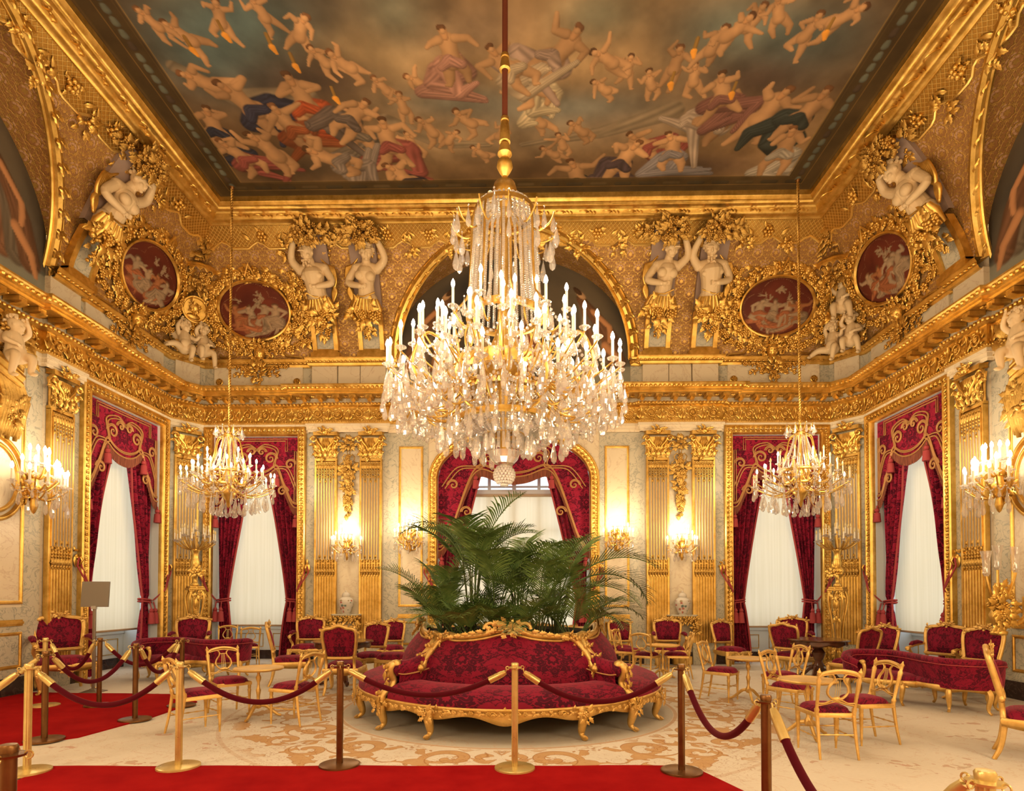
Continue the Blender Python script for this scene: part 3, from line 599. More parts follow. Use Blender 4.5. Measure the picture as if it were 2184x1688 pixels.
def make_window(n, M, hw, arch=False, bar=1.0, tilt=0):
    depth = .78; o = struct('window_%d' % n, recess(hw, ZT, depth), WHITE, label='deep pale-painted window recess'); place(o, M)
    top = ZT
    m = MB(); path = [(-hw, 0), (-hw, top), (hw, top), (hw, 0)] if not arch else [(-hw, 0), (-hw, 4.35)] + [tuple(p) for p in arc2(0, 4.35, hw, 1.0, pi, 0, 25)[1:-1]] + [(hw, 4.35), (hw, 0)]
    op = [(d - .21, h) for d, h in WPROF]
    m.add(*sweepflat(op, path)); struct('window_frame', m, GOLD, o, 'gilded moulded window frame')
    m = MB(); carved_band(m, path, off=-.11); struct('window_frame_carving', m, GOLD, o, sharp=0)
    if arch:
        m = MB(); P = np.array(path[1:-1]); k = len(P); G = np.stack([np.stack([P[:, 0], np.full(k, .0), P[:, 1]], 1), np.stack([np.clip(P[:, 0] * 1.0, -hw, hw), np.full(k, 0.), np.full(k, 5.40)], 1)]); m.add(*grid(G)); struct('window_spandrel', m, MARW, o)
        m = MB(); P = offset_path(path, -.21); m.add(*sweepflat([(0, 0), (0, .03), (-.02, .03), (-.02, 0)], P)); struct('window_outer_bead', m, GOLD, o)
    # joinery at the back of the recess
    m = MB(); d = depth
    m.add(*box2(-hw, hw, d - .02, d + .06, 0, .80)); m.add(*box2(-hw, hw, d - .05, d + .06, .74, .82)); m.add(*box2(-hw, -hw + .12, d - .02, d + .08, .8, top)); m.add(*box2(hw - .12, hw, d - .02, d + .08, .8, top)); m.add(*box2(-.05, .05, d - .01, d + .08, .8, top)); m.add(*box2(-hw, hw, d - .02, d + .08, top - .12, top))
    for z in (2.0, 3.2, 4.3): m.add(*box2(-hw, hw, d, d + .06, z - .025, z + .025))
    if arch:
        m.add(*box2(-hw, hw, d - .06, d + .08, 4.05, 4.22))
        for x in (-.62, .62): m.add(*box2(x - .04, x + .04, d - .01, d + .08, .8, top))
    struct('casement', m, WHITE, o, bevel=.006)
    m = MB(); m.add(*box2(-hw, hw, d - .035, d - .02, 0, .22)); struct('casement_plinth', m, MARD, o)
    m = MB()
    for a, b in ((-hw + .18, -.12), (.12, hw - .18)): m.add(*sweepflat([(0, 0), (0, .012), (.015, .012), (.015, 0)], rrect(a, b, .30, .64), d - .02, True))
    struct('casement_gilt_line', m, GOLD, o)
    m = MB(); m.add(*grid(np.array([[(-hw, d + .05, .8), (-hw, d + .05, top)], [(hw, d + .05, .8), (hw, d + .05, top)]], float))); struct('window_pane', m, GLASS, o)
    return o
def make_blind(M, hw, label, z0=.85, y=.38, z1=5.3):
    t = thing('roller_blind', label, 'blind', group='blinds in the window recesses')
    m = MB(); w = hw - .03; m.add(*grid(np.array([[(-w + 2 * w * u, y - .004 * sin(9 * u), z0 + (z1 - z0) * v) for v in np.linspace(0, 1, 6)] for u in np.linspace(0, 1, 12)]))); obj('blind_cloth', m, BLIND, t)
    m = MB(); m.add(*tube([(-w, y, z0), (w, y, z0)], .022, 8)); obj('bottom_bar', m, plain('tan_bar', (.45, .30, .17), .5), t)
    m = MB(); m.add(*tube([(-w, y + .02, z1), (w, y + .02, z1)], .04, 8)); obj('roller', m, WHITE, t)
    return place(t, M)
VPROF = [(0, 1.72), (.16, 1.70), (.24, 1.42), (.40, 1.12), (.47, .78), (.52, .74), (.62, .86), (.8, .96), (1, .99)]
VPROFC = [(0, 2.75), (.10, 2.72), (.16, 2.35), (.28, 1.75), (.40, 1.1), (.52, .78), (.62, .80), (.8, .95), (1, 1.0)]
def make_valance(M, hw, label, prof=VPROF, arch=False):
    t = thing('valance', label, 'valance', group='fringed pelmets at the window heads')
    u = np.linspace(-1, 1, 81); pu, pv = np.array(prof).T; k = np.ones(7) / 7
    dr = np.interp(1 - abs(u), pu, pv); dr = np.convolve(np.pad(dr, 3, 'edge'), k, 'valid'); x = u * hw
    tz = np.full_like(u, ZT - .01) if not arch else np.minimum(4.35 + 1.0 * np.sqrt(np.clip(1 - u * u, 0, 1)), ZT); bz = ZT - dr
    v = np.linspace(0, 1, 16); Y = .06 - .015 * np.cos(u[:, None] * 24) * v[None]
    G = np.stack([np.repeat(x[:, None], 16, 1), Y + np.zeros((81, 16)), tz[:, None] + (bz - tz)[:, None] * v], -1); U = np.stack([G[..., 0], G[..., 2], 0 * G[..., 0]], -1)
    m = MB(); m.add(*grid(G), uv=U.reshape(-1, 3)); obj('cloth', m, DAMU, t)
    m = MB(); n = 481; xx = np.linspace(-hw, hw, n); b = np.interp(xx, x, bz); yy = .045 + .008 * np.sin(np.arange(n) * 2.1)
    G = np.stack([np.stack([xx, yy, b + .01], 1), np.stack([xx, yy - .004, b - .10], 1), np.stack([xx, yy - .006 * np.sin(np.arange(n) * 1.3), b - .17 + .012 * np.sin(np.arange(n) * 2.7)], 1)]); m.add(*grid(G)); obj('fringe', m, FRINGE, t, sharp=0)
    m = MB()
    for off, r in ((.02, .017), (.10, .013), (.13, .013)): m.add(*tube(np.stack([x * (1 - off * .1), np.full(81, .035), bz + off], 1), r, 5))
    if not arch:
        for off in (.05, .10): m.add(*tube([(-hw + off, .035, ZT - 1.55), (-hw + off, .035, ZT - .35), (-hw + .22 + off, .035, ZT - .35), (-hw + .22 + off, .035, ZT - off), (hw - .22 - off, .035, ZT - off), (hw - .22 - off, .035, ZT - .35), (hw - off, .035, ZT - .35), (hw - off, .035, ZT - 1.6)], .012, 5))
    for sg in (-1, 1):
        for cx, dz, R, tr in ((.62, 1.30, .15, 1.6), (.33, .52, .17, 1.7), (.12, .36, .12, 1.5), (.80, .66, .15, 1.5)):
            for o_ in (0, .035):
                q = scroll(R - o_, tr, .016, 34); V = q[0] * np.array([sg, 1, 1]) + np.array([sg * cx * hw, .05, ZT - dz - (.5 if arch and cx > .5 else 0)]); m.add(V, q[1])
        P = np.array([(.95, 1.2), (.75, .75), (.45, .68), (.5, .3), (.2, .18), (.0, .30)])
        for o_ in (0, .05): Q = cat(P, 60); m.add(*tube(np.stack([sg * (Q[:, 0] - o_ * .8) * hw, np.full(60, .035), ZT - Q[:, 1] - o_], 1), .015, 5))
    obj('braid', m, PIPING, t)
    for sg in (-1, 1):
        for cu in (.5, .98):
            m = MB(); xx = sg * hw * (1 - cu if cu < .9 else .95); z = float(np.interp(xx, x, bz)) + (-.02 if cu < .9 else -.1)
            z = ZT - .84 if cu < .9 and not arch else z; m.add(*lathe([(0, .0), (.012, -.01), (.012, -.06), (.045, -.08), (.05, -.13), (.03, -.15), (.06, -.17), (.075, -.36), (.02, -.37), (0, -.37)], 12, c=(xx, .0, z))); obj('tassel', m, TASSEL, t)
    return place(t, M)
def make_curtain(M, hw, sg, label, zt=1.44, top=5.2, wt=.95):
    """One curtain gathered to the side SG, its tie hooked high on the frame."""
    t = thing('curtain', label, 'curtain', group='crimson curtains tied back at the windows')
    zz = np.concatenate([np.linspace(top, zt + .15, 26), np.linspace(zt + .08, zt - .1, 5), np.linspace(zt - .2, .03, 14)]); nu = 61; u = np.linspace(0, 1, nu)
    s = np.clip((zz - zt) / (top - zt), 0, 1); inner = np.where(zz >= zt, .30 + (wt - .30) * s ** 1.15, .30 + .17 * np.clip((zt - zz) / zt, 0, 1) ** .8)
    outer = np.where(zz >= zt, .01 + .05 * (1 - s), .05 - .03 * (zt - zz) / zt); A = np.where(zz >= zt, .045 + .045 * s, .04 + .03 * (zt - zz) / zt); A = np.where(abs(zz - zt) < .12, .022, A)
    G = np.empty((len(zz), nu, 3)); U = np.empty_like(G)
    for i, z in enumerate(zz):
        w = outer[i] + (inner[i] - outer[i]) * u
        G[i, :, 0] = sg * (hw - w); G[i, :, 1] = .20 + A[i] * np.sin(u * 2 * pi * 5.5 + .5 * sin(z * 1.7)) + .012 * np.sin(u * 47 + z * 3) - .05 * u; G[i, :, 2] = z
        U[i, :, 0] = u * 1.3; U[i, :, 1] = z; U[i, :, 2] = 0
    m = MB(); m.add(*grid(G), uv=U.reshape(-1, 3)); obj('cloth', m, DAMU, t)
    m = MB(); e = G[:, -1]; m.add(*tube(e + np.array([0, -.01, 0]), .022, 6)); obj('trimming', m, TASSEL, t)
    m = MB(); a = np.linspace(0, 2 * pi, 20); cx = sg * (hw - .175)
    for dz in (0, .05): m.add(*tube(np.stack([cx + .16 * np.cos(a), .18 + .10 * np.sin(a), zt + dz + .02 * np.cos(a) * -sg], 1), .019, 6, True))
    hk = np.array([sg * (hw + .26), -.10, 2.22])
    for dx in (-.05, .05): m.add(*tube([(cx + sg * .13, .08, zt + .03), (sg * (hw + .06), -.14, zt + .28), hk + (dx, 0, -.1), hk + (dx * .3, 0, .05)], .016, 6))
    obj('tieback_rope', m, TASSEL, t)
    for dx in (-.06, .07):
        m = MB(); x0 = sg * (hw - .12) + dx; m.add(*tube([(x0, .06, zt), (x0, .02, zt - .16)], .014, 6)); m.add(*lathe([(0, 0), (.03, -.01), (.05, -.06), (.035, -.09), (.055, -.11), (.075, -.34), (.02, -.35), (0, -.35)], 12, c=(x0, .02, zt - .14))); obj('tassel', m, TASSEL, t)
    m = MB(); m.add(*tube([hk + (0, .10, -.04), hk + (0, -.02, -.06), hk + (0, -.05, .0), hk + (0, -.02, .06)], .02, 6)); m.add(*ball(hk + (0, .06, .0), (.07, .03, .12), 8, 6)); foliage(m, hk[0], hk[2] + .1, .07, .14, 10, .07, .05, 0.); obj('curtain_hook', m, GOLD, t)
    return place(t, M)
def wm(M, x): return M @ T4((x, 0, 0))
WNAMES = [('left back', wm(MBK, -6.14), 1.01), ('right back', wm(MBK, 6.14), 1.01), ('left side', wm(MLF, SWIN[0]), SWIN[1]), ('right side', wm(MRT, -SWIN[0]), SWIN[1])]
for i, (nm, M, hw) in enumerate(WNAMES):
    make_window(i + 1, M, hw)
    make_blind(M, hw, {'left back': 'cream roller blind behind the left-hand crystal chandelier, in the back wall', 'right back': 'cream roller blind behind the right-hand crystal chandelier, in the back wall', 'left side': 'cream roller blind in the left side wall, beside the grey notice stand', 'right side': 'cream roller blind in the right side wall, behind the S-shaped sofa'}[nm])
    make_valance(M, hw, 'red and gold fringed pelmet heading the %s window' % ('left back-wall' if nm == 'left back' else 'right back-wall' if nm == 'right back' else nm + '-wall'))
    for sg in (-1, 1):
        w = {-1: 'left', 1: 'right'}[sg]
        make_curtain(M, hw, sg, 'crimson damask curtain tied back on the %s of the %s window' % (w, 'left back-wall' if nm == 'left back' else 'right back-wall' if nm == 'right back' else nm + '-wall'))
make_window(5, MBK, 1.79, True)
make_valance(MBK, 1.79, 'arched red and gold pelmet of the middle window behind the palms', VPROFC, True)
for sg in (-1, 1): make_curtain(MBK, 1.79, sg, 'crimson damask curtain on the %s of the middle window behind the palms' % {-1: 'left', 1: 'right'}[sg], top=5.0, wt=1.15)
m = MB(); t = thing('sheer_blind', 'thin white sheer hanging in the middle window behind the palms', 'blind')
w = 1.7; m.add(*grid(np.array([[(-w + 2 * w * a, .70, .5 + 3.55 * b) for b in np.linspace(0, 1, 5)] for a in np.linspace(0, 1, 9)]))); obj('blind_cloth', m, BLIND, t)
m = MB(); m.add(*tube([(-w, .69, 4.07), (w, .69, 4.07)], .04, 8)); obj('roller', m, plain('tan_roller', (.55, .42, .28), .5), t); place(t, MBK)
# ------------------------------------------------------------------ painted canvases: free compositions of clouds and figures
class Canvas:
    """Paint laid on a vertex grid; coordinates in metres on the canvas."""
    def __init__(s, x0, x1, y0, y1, step, seed=1):
        s.nx = int((x1 - x0) / step) + 1; s.ny = int((y1 - y0) / step) + 1
        s.X, s.Y = np.meshgrid(np.linspace(x0, x1, s.nx), np.linspace(y0, y1, s.ny), indexing='ij')
        s.C = np.zeros((s.nx, s.ny, 3)); s.step = (x1 - x0) / (s.nx - 1); s.x0, s.y0 = x0, y0; s.r = np.random.default_rng(seed)
    def fbm(s, scale, oct=4):
        out = 0; amp = .5
        for o in range(oct):
            k = scale / 2 ** o; R = s.r.random((int((s.X.max() - s.x0) / k) + 3, int((s.Y.max() - s.y0) / k) + 3)); u = (s.X - s.x0) / k; v = (s.Y - s.y0) / k
            i = u.astype(int); j = v.astype(int); f = u - i; g = v - j; f = f * f * (3 - 2 * f); g = g * g * (3 - 2 * g)
            out = out + amp * ((R[i, j] * (1 - f) + R[i + 1, j] * f) * (1 - g) + (R[i, j + 1] * (1 - f) + R[i + 1, j + 1] * f) * g); amp *= .5
        return np.clip((out - .5) * 1.5 + .5, 0, 1)
    def blend(s, mask, col): s.C += mask[..., None] * (np.asarray(col) - s.C)
    def blob(s, x, y, rx, ry, col, k=.8): s.blend(k * np.exp(-((s.X - x) / rx) ** 2 - ((s.Y - y) / ry) ** 2), col)
    def stroke(s, pts, r, col, shade=.45, stripes=0, alpha=1.):
        P = np.asarray(pts, float); r = np.broadcast_to(np.asarray(r, float), (len(P),)); R = r.max() * 1.2
        i0, i1 = np.clip(((np.array([P[:, 0].min() - R, P[:, 0].max() + R]) - s.x0) / s.step).astype(int) + [0, 2], 0, s.nx); j0, j1 = np.clip(((np.array([P[:, 1].min() - R, P[:, 1].max() + R]) - s.y0) / s.step).astype(int) + [0, 2], 0, s.ny)
        if i1 <= i0 or j1 <= j0: return
        X = s.X[i0:i1, j0:j1]; Y = s.Y[i0:i1, j0:j1]; best = np.full(X.shape, 9.); off = np.zeros(X.shape); tt = np.zeros(X.shape)
        segs = [(P[0], P[0], r[0], r[0])] if len(P) == 1 else zip(P[:-1], P[1:], r[:-1], r[1:])
        for k, (a, b, ra, rb) in enumerate(segs):
            d = b - a; L = d @ d; t = np.clip(((X - a[0]) * d[0] + (Y - a[1]) * d[1]) / L, 0, 1) if L > 0 else np.zeros(X.shape)
            px = X - a[0] - t * d[0]; py = Y - a[1] - t * d[1]; q = np.hypot(px, py) / (ra + (rb - ra) * t); m = q < best
            best = np.where(m, q, best); off = np.where(m, (px * .6 + py * .8) / (ra + (rb - ra) * t), off); tt = np.where(m, k + t, tt)
        lum = 1 - shade * np.clip(best, 0, 1) ** 2 - .25 * off
        if stripes: lum = lum * (1 + .17 * np.sin(stripes * off * 2.2 + tt * 4 + 2 * np.sin(tt * 3)) + .14 * np.sin(stripes * 3.1 * off + tt * 7))
        m = np.clip((1 - best) / .18, 0, 1) * alpha
        s.C[i0:i1, j0:j1] += m[..., None] * (np.asarray(col) * np.clip(lum, .15, 1.4)[..., None] - s.C[i0:i1, j0:j1])
    def figure(s, x, y, h, ang, flesh, rnd, drape=None, head=.15):
        """A loose airborne figure: trunk, head with hair, bent limbs, and a wind-blown drapery."""
        R = lambda a, b: rnd.uniform(a, b); ca, sa = cos(ang), sin(ang)
        def at(u, v): return (x + h * (u * ca - v * sa), y + h * (u * sa + v * ca))
        if drape:
            for k in range(3):
                a = R(-1, 1); s.stroke([at(-.05, -.05), at(R(-.35, .35), -.35 + .1 * k), at(R(-.7, .7), R(-.75, -.4)), at(R(-.9, .9), R(-1., -.5))], [.16 * h, .2 * h, .15 * h, .06 * h], np.array(drape) * R(.75, 1.15), .5, R(5, 8))
        for sg in (-1, 1):
            k = at(sg * R(.10, .26), R(-.48, -.32)); f2 = (k[0] + h * R(-.2, .2), k[1] - h * R(.1, .3) * ca); s.stroke([at(sg * .08, -.1), k, f2, (f2[0] + h * R(-.08, .08), f2[1])], [.145 * h, .105 * h, .06 * h, .035 * h], flesh * R(.8, 1.05))
        s.stroke([at(0, -.12), at(R(-.04, .04), .1), at(0, .26)], [.18 * h, .155 * h, .18 * h], flesh, .5); s.blob(*at(.02, .12), .05 * h, .10 * h, flesh * 1.2, .5)
        if drape: s.stroke([at(-.16, -.18), at(.05, -.08), at(.2, -.2)], [.10 * h, .13 * h, .09 * h], np.array(drape), .5, 7)
        for sg in (-1, 1):
            k = at(sg * R(.24, .36), R(.15, .42)); s.stroke([at(sg * .14, .3), k, (k[0] + h * R(-.22, .22), k[1] + h * R(-.28, .28))], [.092 * h, .07 * h, .042 * h], flesh * R(.85, 1.08))
        hx = R(-.06, .06); s.stroke([at(hx * .5, .33), at(hx, .46)], [.06 * h, head * .62 * h], flesh * np.array([1.05, .97, .9])); s.stroke([at(hx * 1.4 - .02, .50), at(hx * 1.4 + .03, .51)], [head * .5 * h, head * .42 * h], np.array([.15, .07, .03]) * R(.7, 1.8))
        s.stroke([at(hx, .44)], [head * .42 * h], flesh * 1.1, .35)
    def build(s, name, fn, parent=None):
        m = MB(); V = fn(s.X, s.Y); c = np.concatenate([np.clip(s.C, 0, 1), np.ones((s.nx, s.ny, 1))], -1)
        V_, F = grid(V); m.add(V_, F, col=c.reshape(-1, 4)); return obj(name, m, PAINT, parent, sharp=0)
rnd = random.Random(5)
FLESH = np.array([.62, .36, .18])
c = Canvas(-CX1, CX1, 7.35, CY1, .0165, 3)
n1 = c.fbm(3.2, 5)[..., None]; n2 = c.fbm(1.6, 5)[..., None]
c.C = np.array([.15, .085, .04]) * (1 - n1) + np.array([.40, .26, .13]) * n1
for x, y, rx, ry, col, k in ((-4.6, 8.8, 1.2, .8, (.10, .16, .17), .9), (-3.9, 8.2, 1.5, .7, (.11, .18, .19), .9), (4.3, 8.7, 1.2, .7, (.14, .20, .20), .9), (3.2, 8.5, .8, .6, (.18, .24, .22), .8), (1.0, 9.9, 1.6, .5, (.24, .30, .29), .8), (-1.0, 9.6, 1.2, .35, (.22, .25, .23), .7), (-2.1, 8.9, .9, .6, (.58, .42, .23), .8), (.9, 9.0, 1.6, .45, (.56, .38, .20), .8), (-.6, 8.4, 1.0, .5, (.36, .25, .16), .8), (-3.2, 9.2, 1.4, .4, (.09, .06, .05), .8), (4.0, 9.3, 1.0, .5, (.10, .06, .045), .8), (-1.6, 8.1, .5, .5, (.22, .27, .22), .6), (1.3, 8.2, .6, .4, (.25, .27, .2), .7), (-.6, 10.5, 2.5, .5, (.42, .31, .19), .7), (2.2, 10.2, 2., .4, (.30, .21, .13), .6), (-4.0, 11.1, 1.6, .35, (.10, .075, .05), .8), (3.4, 11.2, 1.6, .3, (.16, .10, .07), .8)):
    c.blob(x, y, rx, ry, col, k * 1.)
c.C *= (.55 + .75 * n2) * (.7 + .6 * c.fbm(.7, 4)[..., None])
for P, r in (([(-5.3, 8.9), (-4.6, 9.5), (-3.4, 9.5)], [.12, .2, .22]), ([(-2.2, 10.0), (-1.3, 10.55), (-.4, 10.6)], [.16, .14, .05]), ([(.2, 10.6), (1.6, 10.35), (2.8, 9.9)], [.06, .14, .22])): c.stroke(P, r, (.27, .21, .14), .3, 3, .8)
PUTTI = [(-3.09, 8.4), (-2.9, 8.85), (-2.55, 8.94), (-3.52, 8.11), (-4.81, 8.44), (-5.16, 8.22), (-4.17, 8.17), (-2.06, 9.37), (-1.43, 9.3), (-1.83, 9.74), (-1.43, 10.25), (-1.12, 10.47), (-0.73, 10.06), (-0.54, 10.82), (0.51, 10.08), (0.95, 10.62), (1.27, 10.3), (0.79, 10.84), (1.57, 9.44), (1.89, 9.1), (2.32, 9.36), (2.62, 9.04), (2.99, 9.29), (3.11, 8.73), (3.54, 8.38), (3.31, 8.52), (3.89, 8.25), (4.43, 8.54), (4.8, 8.34), (-1.83, 10.57), (1.57, 8.94), (-.2, 10.35)]
for x, y in PUTTI: c.figure(x, y, rnd.uniform(.50, .68), pi + rnd.uniform(-1., 1.), FLESH * rnd.uniform(.75, 1.1) * (1, 1, 1), rnd, head=.2)
DR = [(-4.88, 9.23, None), (-5.3, 10.12, (.035, .04, .07)), (-4.46, 9.65, (.05, .05, .09)), (-3.5, 9.6, (.42, .09, .03)), (-3.9, 10.1, (.36, .11, .04)), (-2.78, 10.22, (.20, .16, .12)), (-2.75, 9.95, (.17, .13, .11)), (-2.24, 10.5, (.34, .10, .08)), (-5.15, 10.8, (.42, .12, .10)), (-4.5, 10.7, None), (.26, 9.35, (.62, .50, .32)), (.76, 8.8, (.40, .28, .22)), (-.9, 8.8, (.46, .24, .18)), (2.5, 10.65, (.33, .09, .07)), (3.01, 10.8, (.30, .27, .28)), (3.8, 10.1, (.46, .36, .28)), (3.53, 9.6, (.30, .14, .11)), (4.4, 10.0, None), (5.1, 10.02, (.045, .055, .05)), (5.1, 10.8, (.50, .44, .36)), (-2.12, 11.45, (.045, .04, .06)), (1.32, 11.5, (.04, .045, .045)), (2.15, 11.04, (.10, .07, .08)), (-3.4, 10.9, (.30, .24, .2)), (0, 9.0, (.52, .40, .27))]
for x, y, d in DR: c.figure(x, y, rnd.uniform(.85, 1.1), pi + rnd.uniform(-1.1, 1.1), FLESH * rnd.uniform(.8, 1.1), rnd, d, .13)
for x, y in ((-4.84, 8.63), (-4.22, 8.41), (-3.6, 8.61), (-3.37, 8.93), (-2.93, 9.54), (2.63, 9.37), (3.69, 9.57), (2.84, 8.8), (4.71, 8.54)):
    c.stroke([(x, y - .22), (x, y)], [.03, .035], (.35, .2, .05)); c.stroke([(x, y), (x + .03, y + .10)], [.06, .03], (.95, .42, .06), .2)
B = np.maximum(np.abs(c.X) - (CX1 - .78), 0) + np.maximum(c.Y - (CY1 - .42), 0) * 1.5      # painted parapet round the sky
e = np.minimum(CX1 - np.abs(c.X), (CY1 - c.Y) * 1.5); bm = np.clip((.66 - e) / .03, 0, 1); tone = np.array([.085, .055, .022]) * (.8 + .5 * n2)
c.C = c.C * (1 - bm[..., None]) + tone * bm[..., None]
for d, w, col in ((.66, .018, (.36, .23, .07)), (.60, .008, (.20, .13, .05)), (.30, .012, (.30, .18, .05)), (.06, .03, (.16, .10, .035))): c.blend(np.clip(1 - abs(e - d) / w, 0, 1) * .8, col)
for sg in (-1, 1):
    for k in range(22):
        y = 7.6 + k * .19; c.stroke([(sg * 5.72, y - .03), (sg * 5.72, y + .03)], [.055, .065], (.18, .20, .16) if k % 5 else (.10, .07, .05), .4)
for k in range(24):
    x = -5.6 + k * .49; c.stroke([(x - .13, CY1 - .27), (x + .13, CY1 - .27)], [.05, .05], (.065, .05, .03) if k % 3 else (.12, .085, .04), .3)
c.C *= np.array([.86, .81, .74]) * (.72 + .5 * c.fbm(.35, 4)[..., None])
t = thing('ceiling_painting', 'large painted canvas of flying figures and clouds filling the ceiling', 'painting')
c.build('painted_sky', lambda X, Y: np.stack([X, Y, np.full_like(X, CZ)], -1), t)
c2 = Canvas(-CX1, CX1, CY0, 7.35, .06, 4); n1 = c2.fbm(2.2, 5)[..., None]; c2.C = np.array([.13, .10, .07]) * (1 - n1) + np.array([.34, .27, .17]) * n1
for k in range(14): c2.figure(rnd.uniform(-5, 5), rnd.uniform(2.4, 7), .9, rnd.uniform(0, 6), FLESH, rnd, (.3, .1, .06) if k % 2 else None)
c2.C *= np.array([.66, .60, .52])
c2.build('painted_sky', lambda X, Y: np.stack([X, Y, np.full_like(X, CZ)], -1), t)
# lunettes: one canvas filling each arch
LUN = {'back': 'dark arched wall painting behind the great chandelier', 'left': 'arched wall painting of robed people at the far left edge', 'right': 'arched wall painting of robed people at the far right edge'}
for nm, M in WALLM.items():
    c = Canvas(-2.8, 2.8, 6.44, CZ0 + AB, .028, 11); n = c.fbm(1.5, 4)[..., None]; c.C = (np.array([.05, .045, .04]) * (1 - n) + np.array([.20, .15, .09]) * n)
    for x in (-2.3, -1.6, -.7, .2, 1.0, 1.75, 2.35):
        h = 1.15 + .1 * rnd.random(); col = rnd.choice([(.30, .10, .05), (.12, .11, .09), (.33, .22, .10), (.20, .15, .13)]); top = 8.1 - .25 * abs(x) + .2 * rnd.random() * (abs(x) < 2)
        for k in range(3): c.stroke([(x, top - .35), (x + .2 * (k - 1), top - .9), (x + .35 * (k - 1), 6.6)], [.16, .26, .3], np.array(col) * (.7 + .3 * k), .5, 6)
        c.stroke([(x + .2, top - .4), (x + .4, top - .7), (x + .25, top - .9)], [.07, .06, .05], FLESH); c.stroke([(x, top - .16)], [.12], FLESH); c.stroke([(x - .03, top - .09)], [.10], (.04, .025, .015))
    c.stroke([(-2.8, 6.6), (2.8, 6.6)], [.2, .2], (.24, .21, .15), .2)
    for g in (-1, 1):
        c.stroke([(g * 1.2, 6.75), (g * 2.8, 6.75)], [.32, .32], (.33, .31, .23), .2); c.stroke([(g * 1.4, 7.02), (g * 2.8, 7.02)], [.03, .03], (.14, .13, .10), .2)
        for k in range(4): c.stroke([(g * 1.95, 8.55), (g * (1.8 + .14 * k), 7.9), (g * (1.7 + .26 * k), 7.1)], [.16, .22, .24], np.array((.26, .12, .06) if k % 2 else (.20, .15, .10)) * (1.2 - .15 * k), .5, 7)
        c.stroke([(g * 2.1, 8.3), (g * 2.35, 7.95), (g * 2.3, 7.6)], [.09, .08, .06], FLESH * (1, .8, .7)); c.stroke([(g * 2.2, 7.5), (g * 2.5, 7.2), (g * 2.6, 6.9)], [.11, .09, .06], FLESH * (1, .8, .7)); c.stroke([(g * 2.02, 8.72)], [.13], FLESH); c.stroke([(g * 2.0, 8.80)], [.11], (.08, .04, .02))
    zc = CZ0
    def fn(X, Y): w = np.where(Y < zc, 2.75, np.minimum(2.75, archx(Y))) / 2.8; return np.stack([X * w, np.full_like(X, -.016), Y], -1)
    t = thing('lunette_painting', LUN[nm], 'painting'); c.build('canvas', fn, t); place(t, M)
# oval cameo paintings of the coving
def cameo_canvas(seed):
    c = Canvas(-1, 1, -1, 1, .028, seed); r_ = random.Random(seed); n = c.fbm(.7, 3)[..., None]; c.C = np.array([.10, .018, .010]) * (1 - n) + np.array([.20, .04, .018]) * n
    q = np.hypot(c.X, c.Y); c.blend(np.clip(1 - abs(q - .93) / .02, 0, 1) * .6 * (np.sin(np.arctan2(c.Y, c.X) * 90) > 0), (.45, .25, .12))
    c.stroke([(-.6, -.62), (.6, -.62)], [.06, .06], (.34, .19, .10), .2, alpha=.8)
    for k, x in enumerate((-.5, -.1, .28, .6)):
        c.figure(x, -.22 + .1 * r_.random(), .78, r_.uniform(-.3, .3), np.array([(.46, .30, .17), (.42, .16, .06), (.44, .30, .18), (.40, .27, .16)][(k + seed) % 4]), r_, (.40, .26, .15) if k % 2 else (.40, .13, .05), .2)
    for k in range(5): c.figure(r_.uniform(-.6, .6), r_.uniform(.3, .6), .26, r_.uniform(0, 6), np.array((.40, .27, .16)), r_, None)
    return c
CAMEO = {'back': [(-6.02, 'oval red cameo painting on the back coving, above the left-hand corner chandelier'), (6.02, 'oval red cameo painting on the back coving, above the right-hand corner chandelier')], 'left': [(4.9, 'oval red cameo painting on the left coving, above the side window')], 'right': [(-4.9, 'oval red cameo painting on the right coving, above the side window')]}
# ------------------------------------------------------------------ carving on coving, attic and walls
def tilt(z): return atan2(float(inset(z + .05) - inset(z - .05)), .1)
def coveM(M, x, z, out=.0):
    """A frame lying on the coving at (x, z): its local -y points out of the curved surface."""
    return M @ T4((x, -float(inset(z)) - out, z), 0, 1, tilt(z))
def mask_face(mb, s=.2, y=0):
    mb.add(*ball((0, y, 0), (s * .42, s * .42, s * .55), 14, 10)); mb.add(*ball((0, y - s * .42, -.02 * s), (s * .07, s * .10, s * .14), 6, 5)); mb.add(*ball((0, y - s * .33, -.28 * s), (s * .13, s * .10, s * .05), 8, 4)); mb.add(*ball((0, y - s * .28, -.42 * s), (s * .12, s * .1, s * .08), 8, 4))
    for g in (-1, 1): mb.add(*ball((g * s * .16, y - s * .33, .08 * s), (s * .08, s * .06, s * .045), 8, 4)); mb.add(*tube([(g * .05 * s, y - s * .40, .16 * s), (g * .17 * s, y - s * .38, .2 * s), (g * .3 * s, y - s * .28, .14 * s)], s * .03, 5)); mb.add(*ball((g * s * .22, y - s * .26, -.15 * s), (s * .11, s * .1, s * .12), 8, 4))
